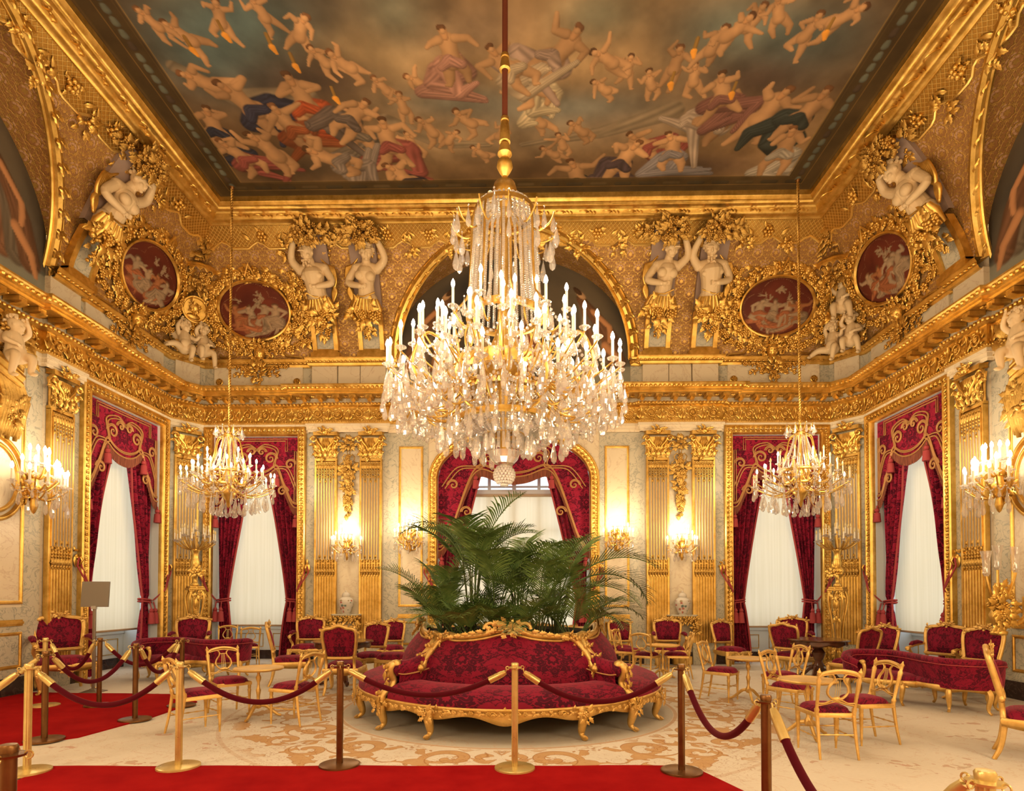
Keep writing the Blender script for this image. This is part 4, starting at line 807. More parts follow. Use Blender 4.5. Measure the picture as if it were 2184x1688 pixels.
def make_medallion(M, x, label, seed):
    z = 8.22; t = thing('cameo_medallion', label, 'medallion', group='oval cameo medallions of the coving'); a, b = .83, .62
    c = cameo_canvas(seed); c.build('painted_panel', lambda X, Y: np.stack([a * (q := np.where(np.hypot(X, Y) > 1e-6, np.maximum(abs(X), abs(Y)) / np.maximum(np.hypot(X, Y), 1e-6), 1.)) * X, -.05 - .05 * (1 - np.maximum(abs(X), abs(Y)) ** 2), b * q * Y], -1), t)
    m = MB(); E = arc2(0, 0, a, b, pi, -pi, 65)[:-1]; m.add(*sweepflat([(-.05, .05), (-.03, .12), (.0, .13), (.03, .09)], E, 0, True)); obj('gilded_rim', m, GOLD, t)
    m = MB(); r_ = random.Random(seed)
    n = 64
    for i in range(n):
        q = i / n * 2 * pi; px, pz = (a + .17) * cos(q), (b + .17) * sin(q); hd = atan2(-(a) * sin(q), b * cos(q)) * (1 if cos(q) > -2 else 1)
        for k in range(4): m.add(*LEAF2, M=RY(hd + r_.uniform(-.9, .9), (px + r_.uniform(-.09, .09), -.06, pz + r_.uniform(-.09, .09)), r_.uniform(.14, .22)))
        if i % 2: m.add(*balls([(px + r_.uniform(-.09, .09), -.12, pz + r_.uniform(-.08, .08)) for _ in range(3)], .035))
        elif i % 4 == 0: m.add(*FLOWER, M=RY(q, (px, -.11, pz), .085))
    obj('leaf_wreath', m, GOLD, t, sharp=0)
    m = MB()
    for g in (-1, 1):
        vine(m, [(g * 1.05, -.45), (g * 1.22, 0), (g * 1.15, .5), (g * .8, .85)], 16, .17, 0, .06, .02); vine(m, [(g * .25, -.86), (g * .7, -.84), (g * 1.15, -.62)], 12, .17, 0, .06, .02)
        foliage(m, g * 1.1, .55, .22, .25, 26, .13, .09); foliage(m, g * 1.12, -.55, .2, .2, 22, .13, .09)
    obj('leaf_sprays', m, GOLD, t, sharp=0)
    m = MB(); m.add(*tube([(-.12, -.1, b + .28), (-.05, -.16, b + .1), (.05, -.16, b + .34), (.14, -.1, b + .12)], .035, 6)); foliage(m, 0, b + .2, .16, .1, 14, .13, .09); obj('top_bow', m, GOLD, t)
    hz = -b - .32
    for g in (-1, 1):
        m = MB()
        for pts in ([(g * 1.0, -.08, hz - .20), (g * .98, -.08, hz - .08), (g * .62, -.08, hz - .04), (g * .5, -.08, hz + .10), (g * .36, -.08, hz + .14)], [(g * 1.0, -.05, hz - .26), (g * .2, -.05, hz - .26)]): m.add(*tube(pts, .035, 6))
        m.add(*box2(min(g * .2, g * .95), max(g * .2, g * .95), -.05, .02, hz - .24, hz - .06)); q = scroll(.09, 1.4, .025, 24); m.add(q[0] * np.array([g, 1, 1]) + (g * .40, -.09, hz + .08), q[1])
        obj('scrolled_pediment', m, GOLDA, t)
    m = MB(); mask_face(m, .30, -.16); V = np.concatenate(m.V); m.V = [V + (0, 0, hz + .02)]
    foliage(m, 0, hz + .17, .16, .10, 26, .10, .10, -.12, .5)
    for g in (-1, 1):
        foliage(m, g * .17, hz, .05, .16, 14, .09, .08, -.08, .3); q = scroll(.11, 1.3, .03, 24); m.add(q[0] * np.array([g, 1, 1]) + (g * .27, -.08, hz - .02), q[1])
    obj('mask_head', m, GOLD, t)
    M2 = coveM(M, x, z, .0); return place(t, M2)
sd = 20
for nm, L in CAMEO.items():
    for x, lb in L: sd += 1; make_medallion(WALLM[nm], x, lb, sd)
# attic: mask-and-garland sprays and rosettes on the cream plaques
def attic_spray(M, x, label):
    t = thing('attic_garland', label, 'carving', group='garlands on the attic plaques'); m = MB()
    for g in (-1, 1):
        vine(m, [(0, .30), (g * .25, .26), (g * .45, .32), (g * .72, .33)], 9, .13, 0, .04, .012); vine(m, [(0, .2), (g * .2, .12), (g * .38, .2), (g * .55, .12)], 7, .12, 0, .04, .012)
    foliage(m, 0, .20, .16, .22, 34, .12, .12, 0, .25); foliage(m, 0, -.04, .05, .12, 10, .09, .06)
    obj('leaf_spray', m, GOLD, t, sharp=0)
    for g in (-1, 1):
        m = MB(); m.add(*lathe([(0, .0), (.085, .0), (.085, .02), (.07, .03)], 16)); V = np.concatenate(m.V); m.V = [np.stack([V[:, 0] + g * .93, -V[:, 2], V[:, 1] - .02], 1)]; m.add(*FLOWER, M=RY(.2, (g * .93, -.02, -.02), .07)); obj('rosette', m, GOLD, t)
    return place(t, M @ T4((x, -.055, 6.68)))
for M, x, w in ((MBK, -6.08, 'back wall, below the left-hand oval'), (MBK, 6.08, 'back wall, below the right-hand oval'), (MLF, 4.8, 'left side wall'), (MRT, -4.8, 'right side wall')): attic_spray(M, x, 'gilded leaf garland on the attic plaque, ' + w)
# lambrequin band along the top of the coving
for nm, M, half, x1 in (('back', MBK, HW, 6.1), ('left', MLF, D - YC, 5.0), ('right', MRT, D - YC, 5.0)):
    m = MB(); r_ = random.Random(3); per = .92
    for i in range(-6, 7):
        x = i * per
        if abs(x) > x1: continue
        z0 = 9.46; Mx = coveM(M, x, z0, .0); m.add(*FLOWER, M=Mx @ T4((0, -.02, .05), 0, .13)); foliage_ = MB(); foliage(foliage_, 0, .05, .12, .12, 10, .09, .06, 0, .4, .1, random.Random(i)); m.put(foliage_, Mx)
        for g in (-1, 1):
            pts = [(g * .15, -.03, .05), (g * .22, -.04, -.03), (g * .30, -.03, .06), (g * .40, -.03, -.10), (g * .46, -.03, -.14)]; m.add(*LEAF, M=Mx @ RY(g * .8 + pi / 2 * 0, (g * .3, -.02, -.02), .2))
        Mx2 = coveM(M, x + per / 2, z0 - .14, .0)
        if abs(x + per / 2) < x1:
            f2 = MB(); foliage(f2, 0, .0, .13, .15, 14, .12, .09, 0, .2, .1, random.Random(i + 50)); m.put(f2, Mx2)
    struct('trim_lambrequin_' + nm, m, GOLD, label='scalloped gilt band under the ceiling frame on the %s side' % nm, sharp=0)
    m = MB(); zs = np.linspace(9.31, 9.70, 7); xs = np.linspace(-1, 1, 121); lowe = np.maximum(0, .10 * np.cos(xs * half / .92 * 2 * pi)); G = np.stack([np.stack([xs * (half - inset(z)), np.full(121, -float(inset(z)) - .02), np.maximum(z, 9.31 + lowe)], 1) for z in zs]); G[..., 1] = -inset(G[..., 2]) - .02; U = np.stack([G[..., 0], G[..., 2] * 1.4, 0 * G[..., 0]], -1); m.add(*grid(G), uv=U.reshape(-1, 3)); m.add(*tube(G[0], .026, 6)); o = struct('trim_diaper_' + nm, m, DIAPER, label='diapered gilt band at the top of the coving'); place(o, M)
# ------------------------------------------------------------------ pilasters
def make_capital(w=.56):
    m = MB(); h = .60
    G = lathe([(w * .40, 0), (w * .40, .3), (w * .46, .48)], 12, pi, 2 * pi); m.add(G[0] * (1.15, .35, 1), G[1])
    for k, x in enumerate((-.22, -.11, 0, .11, .22)): m.add(*LEAF, M=RY(x * .5, (x, -.05, 0), .27)); m.add(*LEAF2, M=RY(x * .5, (x, -.08, .0), .20))
    for k, x in enumerate((-.17, -.06, .06, .17)): m.add(*LEAF, M=RY(x * 1.2, (x, -.07, .14), .27))
    for g in (-1, 1):
        q = scroll(.085, 1.6, .028, 30); m.add(q[0] * np.array([g, 1, 1]) + (g * (w * .48), -.09, .43), q[1]); m.add(*tube([(g * .03, -.09, .16), (g * .08, -.11, .26), (g * .17, -.11, .36), (g * .24, -.10, .50)], [.02, .024, .024, .03], 6)); m.add(*LEAF2, M=RY(g * .6, (g * .2, -.08, .2), .2)); m.add(*LEAF2, M=RY(g * 1.9, (g * .28, -.08, .34), .13))
    for k in range(5): m.add(*tube([(-.06 + .03 * k, -.08, .48), (-.06 + .03 * k, -.11, .38 - .02 * (k % 2)), (-.06 + .03 * k, -.08, .30)], .011, 5))
    m.add(*sweep([(0, .52), (.02, .53), (.035, .56), (.05, .565), (.05, .61), (0, .615)], [(-w * .60, 0), (-w * .5, -.13), (w * .5, -.13), (w * .60, 0)][::-1])); m.add(*box2(-w * .5, w * .5, -.13, 0, .53, .615))
    m.add(*ball((0, -.15, .60), (.075, .06, .07), 10, 6)); m.add(*ball((0, -.15, .69), .025, 6, 4)); foliage(m, 0, .60, .12, .07, 14, .09, .07, -.12, .3); foliage(m, 0, .1, .24, .1, 16, .1, .06, -.06, .1)
    return m.mesh('capital_carving', True, 40)
PW = .265; CAPM = None
def build_pilaster():
    t = thing('pilaster', '', 'pilaster', group='fluted pilasters with gilded capitals')
    m = MB(); m.add(*box2(-PW + .003, PW - .003, -.055, -.002, .503, 4.777)); m.add(*box2(-PW, -PW + .04, -.09, 0, .5, 4.78)); m.add(*box2(PW - .04, PW, -.09, 0, .5, 4.78)); obj('shaft', m, GOLD, t, bevel=.006)
    n = 141; x = np.linspace(-PW + .045, PW - .045, n); ph = (x + PW - .045) / (2 * PW - .09) * 7 * 2 * pi
    y = -.080 - .016 * np.where(np.cos(ph) < .55, 0, 1) ; y = -.082 + .022 * np.clip(1 - np.cos(ph), 0, 1.4) / 1.4 - .016 * (np.cos(ph) > .8)
    m = MB(); m.add(*grid(np.stack([np.stack([x, y, np.full(n, z)], 1) for z in (2.42, 4.72)]))); obj('flutes', m, plain('beige_flutes', (.62, .50, .35), .45) if 'beige_flutes' not in bpy.data.materials else bpy.data.materials['beige_flutes'], t, sharp=30)
    xs = [-PW + .045 + (2 * PW - .09) * k / 7 for k in range(8)]
    m = MB()
    for a in xs: m.add(*box2(a - .0065, a + .0065, -.103, -.06, 2.42, 4.72))
    obj('fillets', m, GOLD, t)
    m = MB()
    for a in xs: m.add(*box2(a - .009, a + .009, -.098, -.06, .5, 2.04))
    for a, b in zip(xs[:-1], xs[1:]): G = lathe([(.026, .5), (.026, 2.03), (.0, 2.06)], 8, pi, 2 * pi, ((a + b) / 2, -.075, 0)); m.add(*G)
    obj('cabled_base', m, GOLD, t)
    for z0, sg in ((4.72, -1), (2.06, 1)):
        m = MB()
        for k, (a, b) in enumerate(zip(xs[:-1], xs[1:])):
            c_ = (a + b) / 2
            nn = 7 if k % 2 else 5
            for q in range(nn): m.add(*ball((c_, -.09, z0 + sg * (.03 + .055 * q)), (.022 - .0015 * q, .02, .03), 6, 4))
            m.add(*LEAF2, M=RY(0 if sg > 0 else pi, (c_, -.085, z0 + sg * .02), .15)); m.add(*ball((c_, -.09, z0 + sg * (.06 + .055 * nn)), (.02, .02, .04), 6, 4))
        obj('husk_carving', m, GOLDA, t)
    m = MB(); m.add(*sweep([(0, 4.74), (.02, 4.75), (.035, 4.78), (.035, 4.80), (.01, 4.82)], [(PW, .0), (PW, -.08), (-PW, -.08), (-PW, 0)])); m.add(*box2(-PW, PW, -.08, 0, 4.76, 4.82)); obj('necking', m, GOLD, t)
    m = MB(); m.add(*sweep([(0, .54), (.02, .52), (.035, .47), (.02, .43), (.045, .40), (.055, .35), (.055, .28), (.07, .28), (.07, .0)], [(PW, .0), (PW, -.08), (-PW, -.08), (-PW, 0)])); m.add(*box2(-PW, PW, -.08, 0, 0, .54)); obj('base', m, MARG, t)
    o = obj('capital', make_capital(), GOLD, t); o.location = (0, -.03, 4.82)
    return t
P0 = build_pilaster(); first = [1]
def pil(M, x, label, out=.0):
    o = P0 if first else dup(P0, (0, 0, 0)); first.clear(); o['label'] = label; place(o, M @ T4((x, -out, 0)))
for x, lb in ((-4.43, 'fluted gilded pilaster on the back wall, just right of the left window'), (-3.365, 'fluted gilded pilaster on the back wall, right of the left-hand porcelain jar'), (3.365, 'fluted gilded pilaster on the back wall, left of the right-hand porcelain jar'), (4.43, 'fluted gilded pilaster on the back wall, just left of the right window')): pil(MBK, x, lb, .02)
pil(MCL, 0, 'fluted gilded pilaster in the left corner, behind the torchere'); pil(MCR, 0, 'fluted gilded pilaster in the right corner, behind the torchere')
pil(MLF, 3.07, 'fluted gilded pilaster on the left side wall, beside the wall lights', .02); pil(MRT, -3.07, 'fluted gilded pilaster on the right side wall, beside the wall lights', .02)
# flower drops between the paired pilasters
for x, lb in ((-3.9, 'gilded flower drop hanging above the left-hand porcelain jar'), (3.9, 'gilded flower drop hanging above the right-hand porcelain jar')):
    t = thing('flower_drop', lb, 'carving', group='flower drops between the pilasters'); m = MB(); foliage(m, 0, 5.15, .13, .13, 40, .1, .12, 0, .3, .4); obj('flower_ball', m, GOLDA, t, sharp=0)
    m = MB()
    for dx in (-.03, .03): m.add(*tube([(dx, -.03, 5.05), (dx, -.03, 4.88)], .01, 5))
    for g in (-1, 1): m.add(*tube([(0, -.05, 4.86), (g * .09, -.06, 4.92), (g * .15, -.05, 4.85), (g * .12, -.03, 4.76), (g * .20, -.03, 4.70), (g * .17, -.02, 4.62)], .014, 5))
    obj('ribbon_bow', m, GOLDA, t)
    m = MB()
    for z, r, n in ((4.76, .09, 16), (4.55, .16, 44), (4.38, .11, 20), (4.12, .13, 34), (3.92, .10, 18), (3.74, .09, 18), (3.56, .05, 8)): foliage(m, 0, z, r, .13, n, .115, .1, 0, .28, .3, None, None if r > .12 else pi)
    m.add(*tube([(0, -.03, 4.8), (0, -.05, 3.5)], .02, 5)); obj('garland', m, GOLDA, t, sharp=0)
    place(t, MBK @ T4((x, -.02, 0)))
# ------------------------------------------------------------------ statues: one continuous carved body each
def sculpt(name, chains, lumps, voxel=.009, smooth=3):
    m = MB()
    for P, r in chains:
        if len(P) > 2: k = len(P); r = np.interp(np.linspace(0, 1, 18), np.linspace(0, 1, k), np.broadcast_to(r, (k,))); P = cat(P, 18)
        m.add(*tube(P, r, 16)); m.add(*balls([P[0], P[-1]], np.array([r[0], r[-1]]) if hasattr(r, '__len__') else r, 10, 7))
    for c_, r in lumps: m.add(*ball(c_, r, 18, 12))
    me = m.mesh(name + '_raw'); o = bpy.data.objects.new(name + '_raw', me); COL.objects.link(o)
    a = o.modifiers.new('r', 'REMESH'); a.mode = 'VOXEL'; a.voxel_size = voxel; a.use_smooth_shade = True
    b = o.modifiers.new('s', 'SMOOTH'); b.factor = .5; b.iterations = smooth
    dg = bpy.context.evaluated_depsgraph_get(); dg.update(); out = bpy.data.meshes.new_from_object(o.evaluated_get(dg)); out.name = name
    bpy.data.objects.remove(o); bpy.data.meshes.remove(me); out.polygons.foreach_set('use_smooth', np.ones(len(out.polygons), bool)); return out
def head_lumps(c, s, face=(0, -1, 0)):
    c = np.asarray(c, float); L = []
    def at(x, y, z): a = atan2(face[0], -face[1]); return c + s * np.array([x * cos(a) - y * sin(a), x * sin(a) + y * cos(a), z])
    L += [(at(0, 0, .05), s * .40), (at(0, -.06, -.14), s * np.array([.30, .34, .34])), (at(0, -.40, -.08), s * np.array([.07, .09, .14])), (at(0, -.33, -.25), s * np.array([.13, .08, .05])), (at(0, -.30, -.38), s * np.array([.12, .1, .09]))]
    for g in (-1, 1): L += [(at(g * .15, -.31, .08), s * np.array([.09, .05, .025])), (at(g * .18, -.25, -.14), s * .12), (at(g * .38, 0, -.05), s * np.array([.05, .08, .11]))]
    return L
def hand(P, d, s=.075):
    """Palm and five curled fingers at the wrist P heading D."""
    P = np.asarray(P, float); d = np.asarray(d, float); d /= np.linalg.norm(d); sd_ = np.cross(d, (0, 1, 0.01)); sd_ /= np.linalg.norm(sd_); fr = np.array([0, -1, 0.]); C_ = [([P, P + d * s * .8], [s * .32, s * .42])]
    for k in range(4): b = P + d * s * .9 + sd_ * s * (.36 - .24 * k); C_.append(([b, b + d * s * (.5 + .1 * (k in (1, 2))), b + d * s * .75 + fr * s * .3], [s * .14, s * .13, s * .10]))
    b = P + d * s * .35 + sd_ * s * .4; C_.append(([b, b + sd_ * s * .35 + d * s * .3], [s * .15, s * .11])); return C_
def caryatid_body(female):
    sh = .18 if female else .215; ch = [([(0, 0, -.05), (0, -.02, .10), (0, -.03, .26), (0, -.02, .42), (0, 0, .50)], [.165, .145 if female else .16, .13 if female else .165, .165 if female else .20, .12]), ([(0, 0, .46), (.0, -.03, .64)], [.09, .066]),
          ([(-sh, 0, .50), (-.31, -.02, .68), (-.20, -.06, .92), (-.17, -.06, .95)], [.075, .062, .045, .035]), ([(sh, 0, .48), (.30, -.05, .26), (.10, -.17, .22), (.07, -.18, .22)], [.07, .06, .045, .035]), ([(-sh, 0, .50), (0, .02, .52), (sh, 0, .48)], [.08, .08, .08])]
    ch += hand((-.16, -.06, .95), (.5, 0, .8)) + hand((.07, -.18, .22), (-1, -.1, .1)); L = head_lumps((-.01, -.06, .74), .275, (-.25, -1, 0))
    for g in (-1, 1):
        L += [((g * .085, -.13, .38), np.array([.085, .07, .08]) if female else np.array([.10, .045, .06])), ((g * .10, -.02, -.02), (.10, .12, .14))]
        if not female: L += [((g * .05, -.13, .24 - .09 * k), (.05, .03, .042)) for k in range(3)] 
    L += [((-.075, -.175, .775), (.06, .02, .014))]
    return ch, L
CAR_M = sculpt('male_torso', *caryatid_body(False), voxel=.0065); CAR_F = sculpt('female_torso', *caryatid_body(True), voxel=.0065)
def make_caryatid(M, x, female, flip, label):
    t = thing('caryatid', label, 'statue', group='ivory figures on brackets along the coving'); o = obj('figure', (CAR_F if female else CAR_M), STATUE, t); g = -1 if flip else 1; SZ = 1.30
    Mf = T4((0, -float(inset(8.3)) - .24, 8.31), 0, SZ, .46) @ T4((0, 0, 0), 0, 1, 0, g * -.10)
    o.matrix_local = Matrix((Mf @ np.diag([g, 1, 1, 1.])).tolist()); r_ = random.Random(int(x * 100)); m = MB(); H = np.array([-.01, -.05, .76]); q = MB()
    for k in range(46): a = r_.random() * 2 * pi; b = r_.uniform(-.2, 1.3); q.add(*ball(H + np.array([.110 * cos(a) * cos(b), .110 * sin(a) * cos(b) + .03, .02 + .12 * sin(b)]), .030, 6, 4))
    if not female:
        for k in range(22): q.add(*ball(H + np.array([-.02 + r_.uniform(-.07, .07), -.085 + r_.uniform(-.03, .02), -.15 + r_.uniform(-.09, .03)]), .021, 6, 4))
    m.put(q, Mf @ np.diag([g, 1, 1, 1.])); obj('hair', m, STATUE, t)
    m = MB(); q = MB(); foliage(q, g * -.06, .02, .36, .22, 120, .13, .30, -.05, .45, .3, r_); foliage(q, g * .25, -.05, .3, .12, 30, .13, .12, 0, .2, .2, r_); m.put(q, T4((0, -float(inset(9.48)) - .12, 9.50), 0, 1, .8)); obj('fruit_basket', m, GOLDA, t, sharp=0)
    m = MB(); q = MB()
    for k in range(9):
        a = -1.1 + k * .275; q.add(*tube([(sin(a) * .19, -.15 * cos(a), .02), (sin(a) * .27, -.02 - .16 * cos(a), -.12), (sin(a) * .2, .02 - .08 * cos(a), -.28)], [.045, .06, .03], 6))
    foliage(q, 0, -.20, .26, .16, 46, .13, .16, -.06, .4, .3, r_); foliage(q, 0, -.42, .10, .2, 20, .11, .1, -.02, .3, .2, r_)
    for k in range(6): q.add(*tube(cat([(g * (.15 + .016 * k), .08, .66 - .05 * k), (g * (.25 + .02 * k), .06, .5), (g * (.25 + .022 * k), .04, .28), (g * (.33 - .012 * k), .03, .12), (g * .24, .0, -.05)], 16), np.interp(np.linspace(0, 1, 16), [0, .5, .8, 1], [.014, .026, .03, .016]), 8))
    q.add(*tube([(g * .17, -.08, .05), (0, -.19, .06), (g * -.16, -.10, .14)], .014, 5)); m.put(q, Mf); obj('drapery', m, GOLD, t, sharp=0)
    m = MB(); iz = lambda z: -float(inset(z))
    for a, b in ((-.30, -.20), (.20, .30)): m.add(*grid(np.array([[(x_, iz(z) - d, z) for z, d in ((7.2, .14), (7.5, .13), (7.8, .15), (8.1, .20))] for x_, d0 in ((a, 0), (a, 1), (b, 1), (b, 0)) for _ in (0,)]) + np.array([[(0, .14 * (1 - e), 0)] * 4 for e in (0, 1, 1, 0)])))
    m.add(*box2(-.34, .34, -.22, .1, 7.19, 7.30)); m.add(*box2(-.30, .30, -.19, .1, 7.30, 7.36)); m.add(*box2(-.22, .22, -.16, .1, 7.36, 7.40)); obj('bracket', m, GOLD, t)
    m = MB(); zz = np.linspace(7.3, 8.15, 6); m.add(*grid(np.stack([np.stack([np.full(6, s_ * .21), -inset(zz) - .09, zz], 1) for s_ in (-1, 1)]))); obj('bracket_inset', m, MARG, t)
    m = MB()
    for s_ in (-1, 1):
        zz = np.linspace(8.2, 9.5, 10); ii = inset(zz); m.add(*grid(np.stack([np.stack([np.full(10, s_ * .30), -ii + .02, zz], 1), np.stack([np.full(10, s_ * .30), -ii - .10, zz], 1), np.stack([np.full(10, s_ * .0), -ii - .10, zz], 1)])))
    obj('backing_strip', m, plain('mauve_backing', (.36, .25, .20), .6) if 'mauve_backing' not in bpy.data.materials else bpy.data.materials['mauve_backing'], t)
    return place(t, M @ T4((x, 0, 0)))
make_caryatid(MBK, -4.43, False, False, 'bearded ivory man with raised arm and reed pipes, leftmost figure on the back coving')
make_caryatid(MBK, -3.34, True, True, 'ivory woman with raised arm, left of the arch behind the great chandelier')
make_caryatid(MBK, 3.34, True, True, 'ivory woman holding a ring, right of the arch behind the great chandelier')
make_caryatid(MBK, 4.43, False, False, 'bearded ivory man with raised arm, rightmost figure on the back coving')
make_caryatid(MLF, 3.34, True, True, 'ivory woman on the left coving, above the side-wall pilaster')
make_caryatid(MRT, -3.34, True, False, 'ivory woman on the right coving, above the side-wall pilaster')
def cherub_body(pose):
    if pose == 0: arms = [([(-.11, 0, .25), (-.15, -.04, .40), (-.08, -.07, .54)], [.05, .042, .03]), ([(.11, -.02, .24), (.20, -.10, .18), (.24, -.16, .24)], [.05, .042, .03])]; legs = [([(-.08, -.03, -.05), (-.24, -.16, -.05), (-.42, -.16, -.12)], [.085, .065, .04]), ([(.07, -.03, -.05), (.10, -.2, -.06), (.06, -.2, -.32)], [.085, .065, .04])]; hd = [((-.08, -.07, .54), (.3, 0, 1)), ((.24, -.16, .24), (1, 0, .4))]; fc = (.5, -.85, 0)
    else: arms = [([(-.11, 0, .25), (-.17, -.08, .37), (-.10, -.12, .49)], [.05, .042, .03]), ([(.11, 0, .25), (.2, -.06, .14), (.12, -.16, .10)], [.05, .042, .03])]; legs = [([(-.08, -.03, -.05), (-.10, -.2, -.04), (-.09, -.19, -.26)], [.085, .065, .04]), ([(.07, -.03, -.05), (.16, -.17, -.08), (.20, -.15, -.36)], [.085, .065, .04])]; hd = [((-.10, -.12, .49), (.2, 0, 1)), ((.12, -.16, .10), (-1, 0, 0))]; fc = (-.45, -.9, 0)
    ch = [([(0, 0, -.04), (0, -.02, .10), (0, 0, .25)], [.13, .125, .11]), ([(0, 0, .25), (0, -.01, .34)], [.06, .05])] + arms + legs
    for p, d in hd: ch += hand(p, d, .055)
    L = head_lumps((0, -.02, .43), .26, fc) + [((0, -.09, .05), (.11, .07, .10))] + [((l[0][-1][0] + .0, l[0][-1][1] - .05, l[0][-1][2] - .03), (.035, .065, .028)) for l in legs]
    return ch, L
CH0 = sculpt('cherub_body', *cherub_body(0), voxel=.010); CH1 = sculpt('cherub_body', *cherub_body(1), voxel=.010)
def make_cherub(M, me, flip, label, s=1., seed=1):
    t = thing('cherub_statue', label, 'statue', group='ivory cherubs'); g = -1 if flip else 1; o = obj('figure', me, STATUE, t); o.scale = (g, 1, 1); r_ = random.Random(seed)
    m = MB()
    for k in range(40): a = r_.random() * 2 * pi; b = r_.uniform(-.1, 1.4); m.add(*ball((.118 * cos(a) * cos(b), -.01 + .118 * sin(a) * cos(b), .45 + .13 * sin(b)), .03, 6, 4))
    obj('hair', m, STATUE, t)
    for sg in (-1, 1):
        m = MB()
        for k in range(5): m.add(*leafm(.26 - .03 * k, .075, .02, 6, 1), M=RY(sg * (.9 + .32 * k), (sg * .06, .08, .20)))
        m.add(*leafm(.2, .12, .02, 6, 1), M=RY(sg * 1.3, (sg * .06, .07, .2))); obj('wing', m, STATUE, t)
    return place(t, M @ T4((0, 0, 0), 0, s))
for M, w, f in ((MCL, 'left', False), (MCR, 'right', True)):
    make_cherub(M @ T4((-.18, -.30, 7.28)), CH0, False, 'ivory cherub with raised arm, left-hand one of the %s corner pair' % w, 1.05, 3)
    make_cherub(M @ T4((.22, -.32, 7.32)), CH1, False, 'ivory cherub with dangling legs, right-hand one of the %s corner pair' % w, 1.05, 4)
    t = thing('corner_trophy', 'gilded trophy of palms, wreath and %s above the cherubs in the %s corner' % ('round portrait disc' if w == 'left' else 'seated winged figure', w), 'carving', group='corner trophies'); m = MB(); foliage(m, 0, 7.86, .24, .14, 50, .13, .12, -.2, .25); obj('wreath', m, GOLD, t, sharp=0); m = MB(); foliage(m, 0, 7.3, .5, .1, 30, .15, .12, -.18, .2); obj('seat_of_leaves', m, GOLD, t, sharp=0)
    m = MB()
    for g in (-1, 1):
        for k in range(3): vine(m, [(g * .15, 7.75), (g * (.38 + .1 * k), 8.2), (g * (.40 + .12 * k), 8.62 - .05 * k)], 14, .17, -.06 - .25 * .3, .06, .018, .1, .0)
        q = scroll(.16, 1.4, .04, 26); m.add(q[0] * np.array([g, 1, 1]) + (g * .42, -.1, 7.85), q[1]); foliage(m, g * .55, 7.6, .2, .25, 34, .16, .12)
    foliage(m, 0, 8.3, .55, .5, 60, .17, .14, .0, .1, .1); obj('palm_branches', m, GOLDA, t, sharp=0)
    m = MB(); Mt = T4((0, -.42, 8.16), 0, 1, .35)
    if w == 'left':
        L = lathe([(0, 0), (.24, .0), (.26, .03), (.29, .03), (.30, .0), (.29, -.04)], 32); m.add(np.stack([L[0][:, 0], -L[0][:, 2], L[0][:, 1]], 1), L[1], M=Mt); q = MB(); q.add(*ball((0, -.02, .02), (.10, .06, .13), 12, 8)); q.add(*ball((.08, -.04, .0), (.03, .03, .03), 6, 4)); foliage(q, -.06, .06, .1, .1, 16, .08, .05, -.02); q.add(*ball((-.02, -.0, -.16), (.15, .05, .07), 10, 6)); m.put(q, Mt); obj('portrait_disc', m, GOLD, t)
    else:
        o = obj('seated_figure', CH1, GOLD, t); o.location = (.08, -.38, 8.12); o.scale = (1.15,) * 3; q = lathe([(0, 0), (.06, .03), (.09, .0), (.13, .03), (.16, 0), (.16, -.05)], 24); m.add(np.stack([q[0][:, 0] - .32, -q[0][:, 2] - .4, q[0][:, 1] + 7.98], 1), q[1]); obj('round_shield', m, GOLD, t); m = MB(); m.add(*box2(.2, .48, -.5, -.3, 7.98, 8.14)); obj('seat_block', m, GOLD, t)
    m = MB()   # canopy
    q = lathe([(.0, .42), (.06, .40), (.12, .28), (.30, .12), (.40, .08), (.42, .05), (.42, .0)], 20, pi, 2 * pi); m.add(*q, M=T4((0, -.62, 8.92))); 
    for k in range(9): a = pi + (k + .5) / 9 * pi; m.add(*leafm(.13, .14, .02, 4, 1), M=T4((.42 * cos(a), -.62 + .42 * sin(a), 8.93), a + pi / 2) @ RY(pi))
    obj('canopy', m, GOLD, t); m = MB(); foliage(m, 0, 8.74, .3, .16, 40, .14, .2, -.5, .3, .1)
    for k in range(6): a = k * pi / 6 + .2; m.add(*tube([(0, -.55, 8.72), (.38 * cos(a), -.58, 8.72 + .26 * sin(a))], .016, 5))
    obj('crown', m, GOLDA, t, sharp=0); m = MB(); foliage(m, 0, 9.60, .42, .28, 90, .16, .26, -1.0, .3, .15); foliage(m, 0, 9.35, .55, .2, 50, .16, .14, -.9, .15, .1); obj('shell_cartouche', m, GOLDA, t, sharp=0)
    place(t, M)
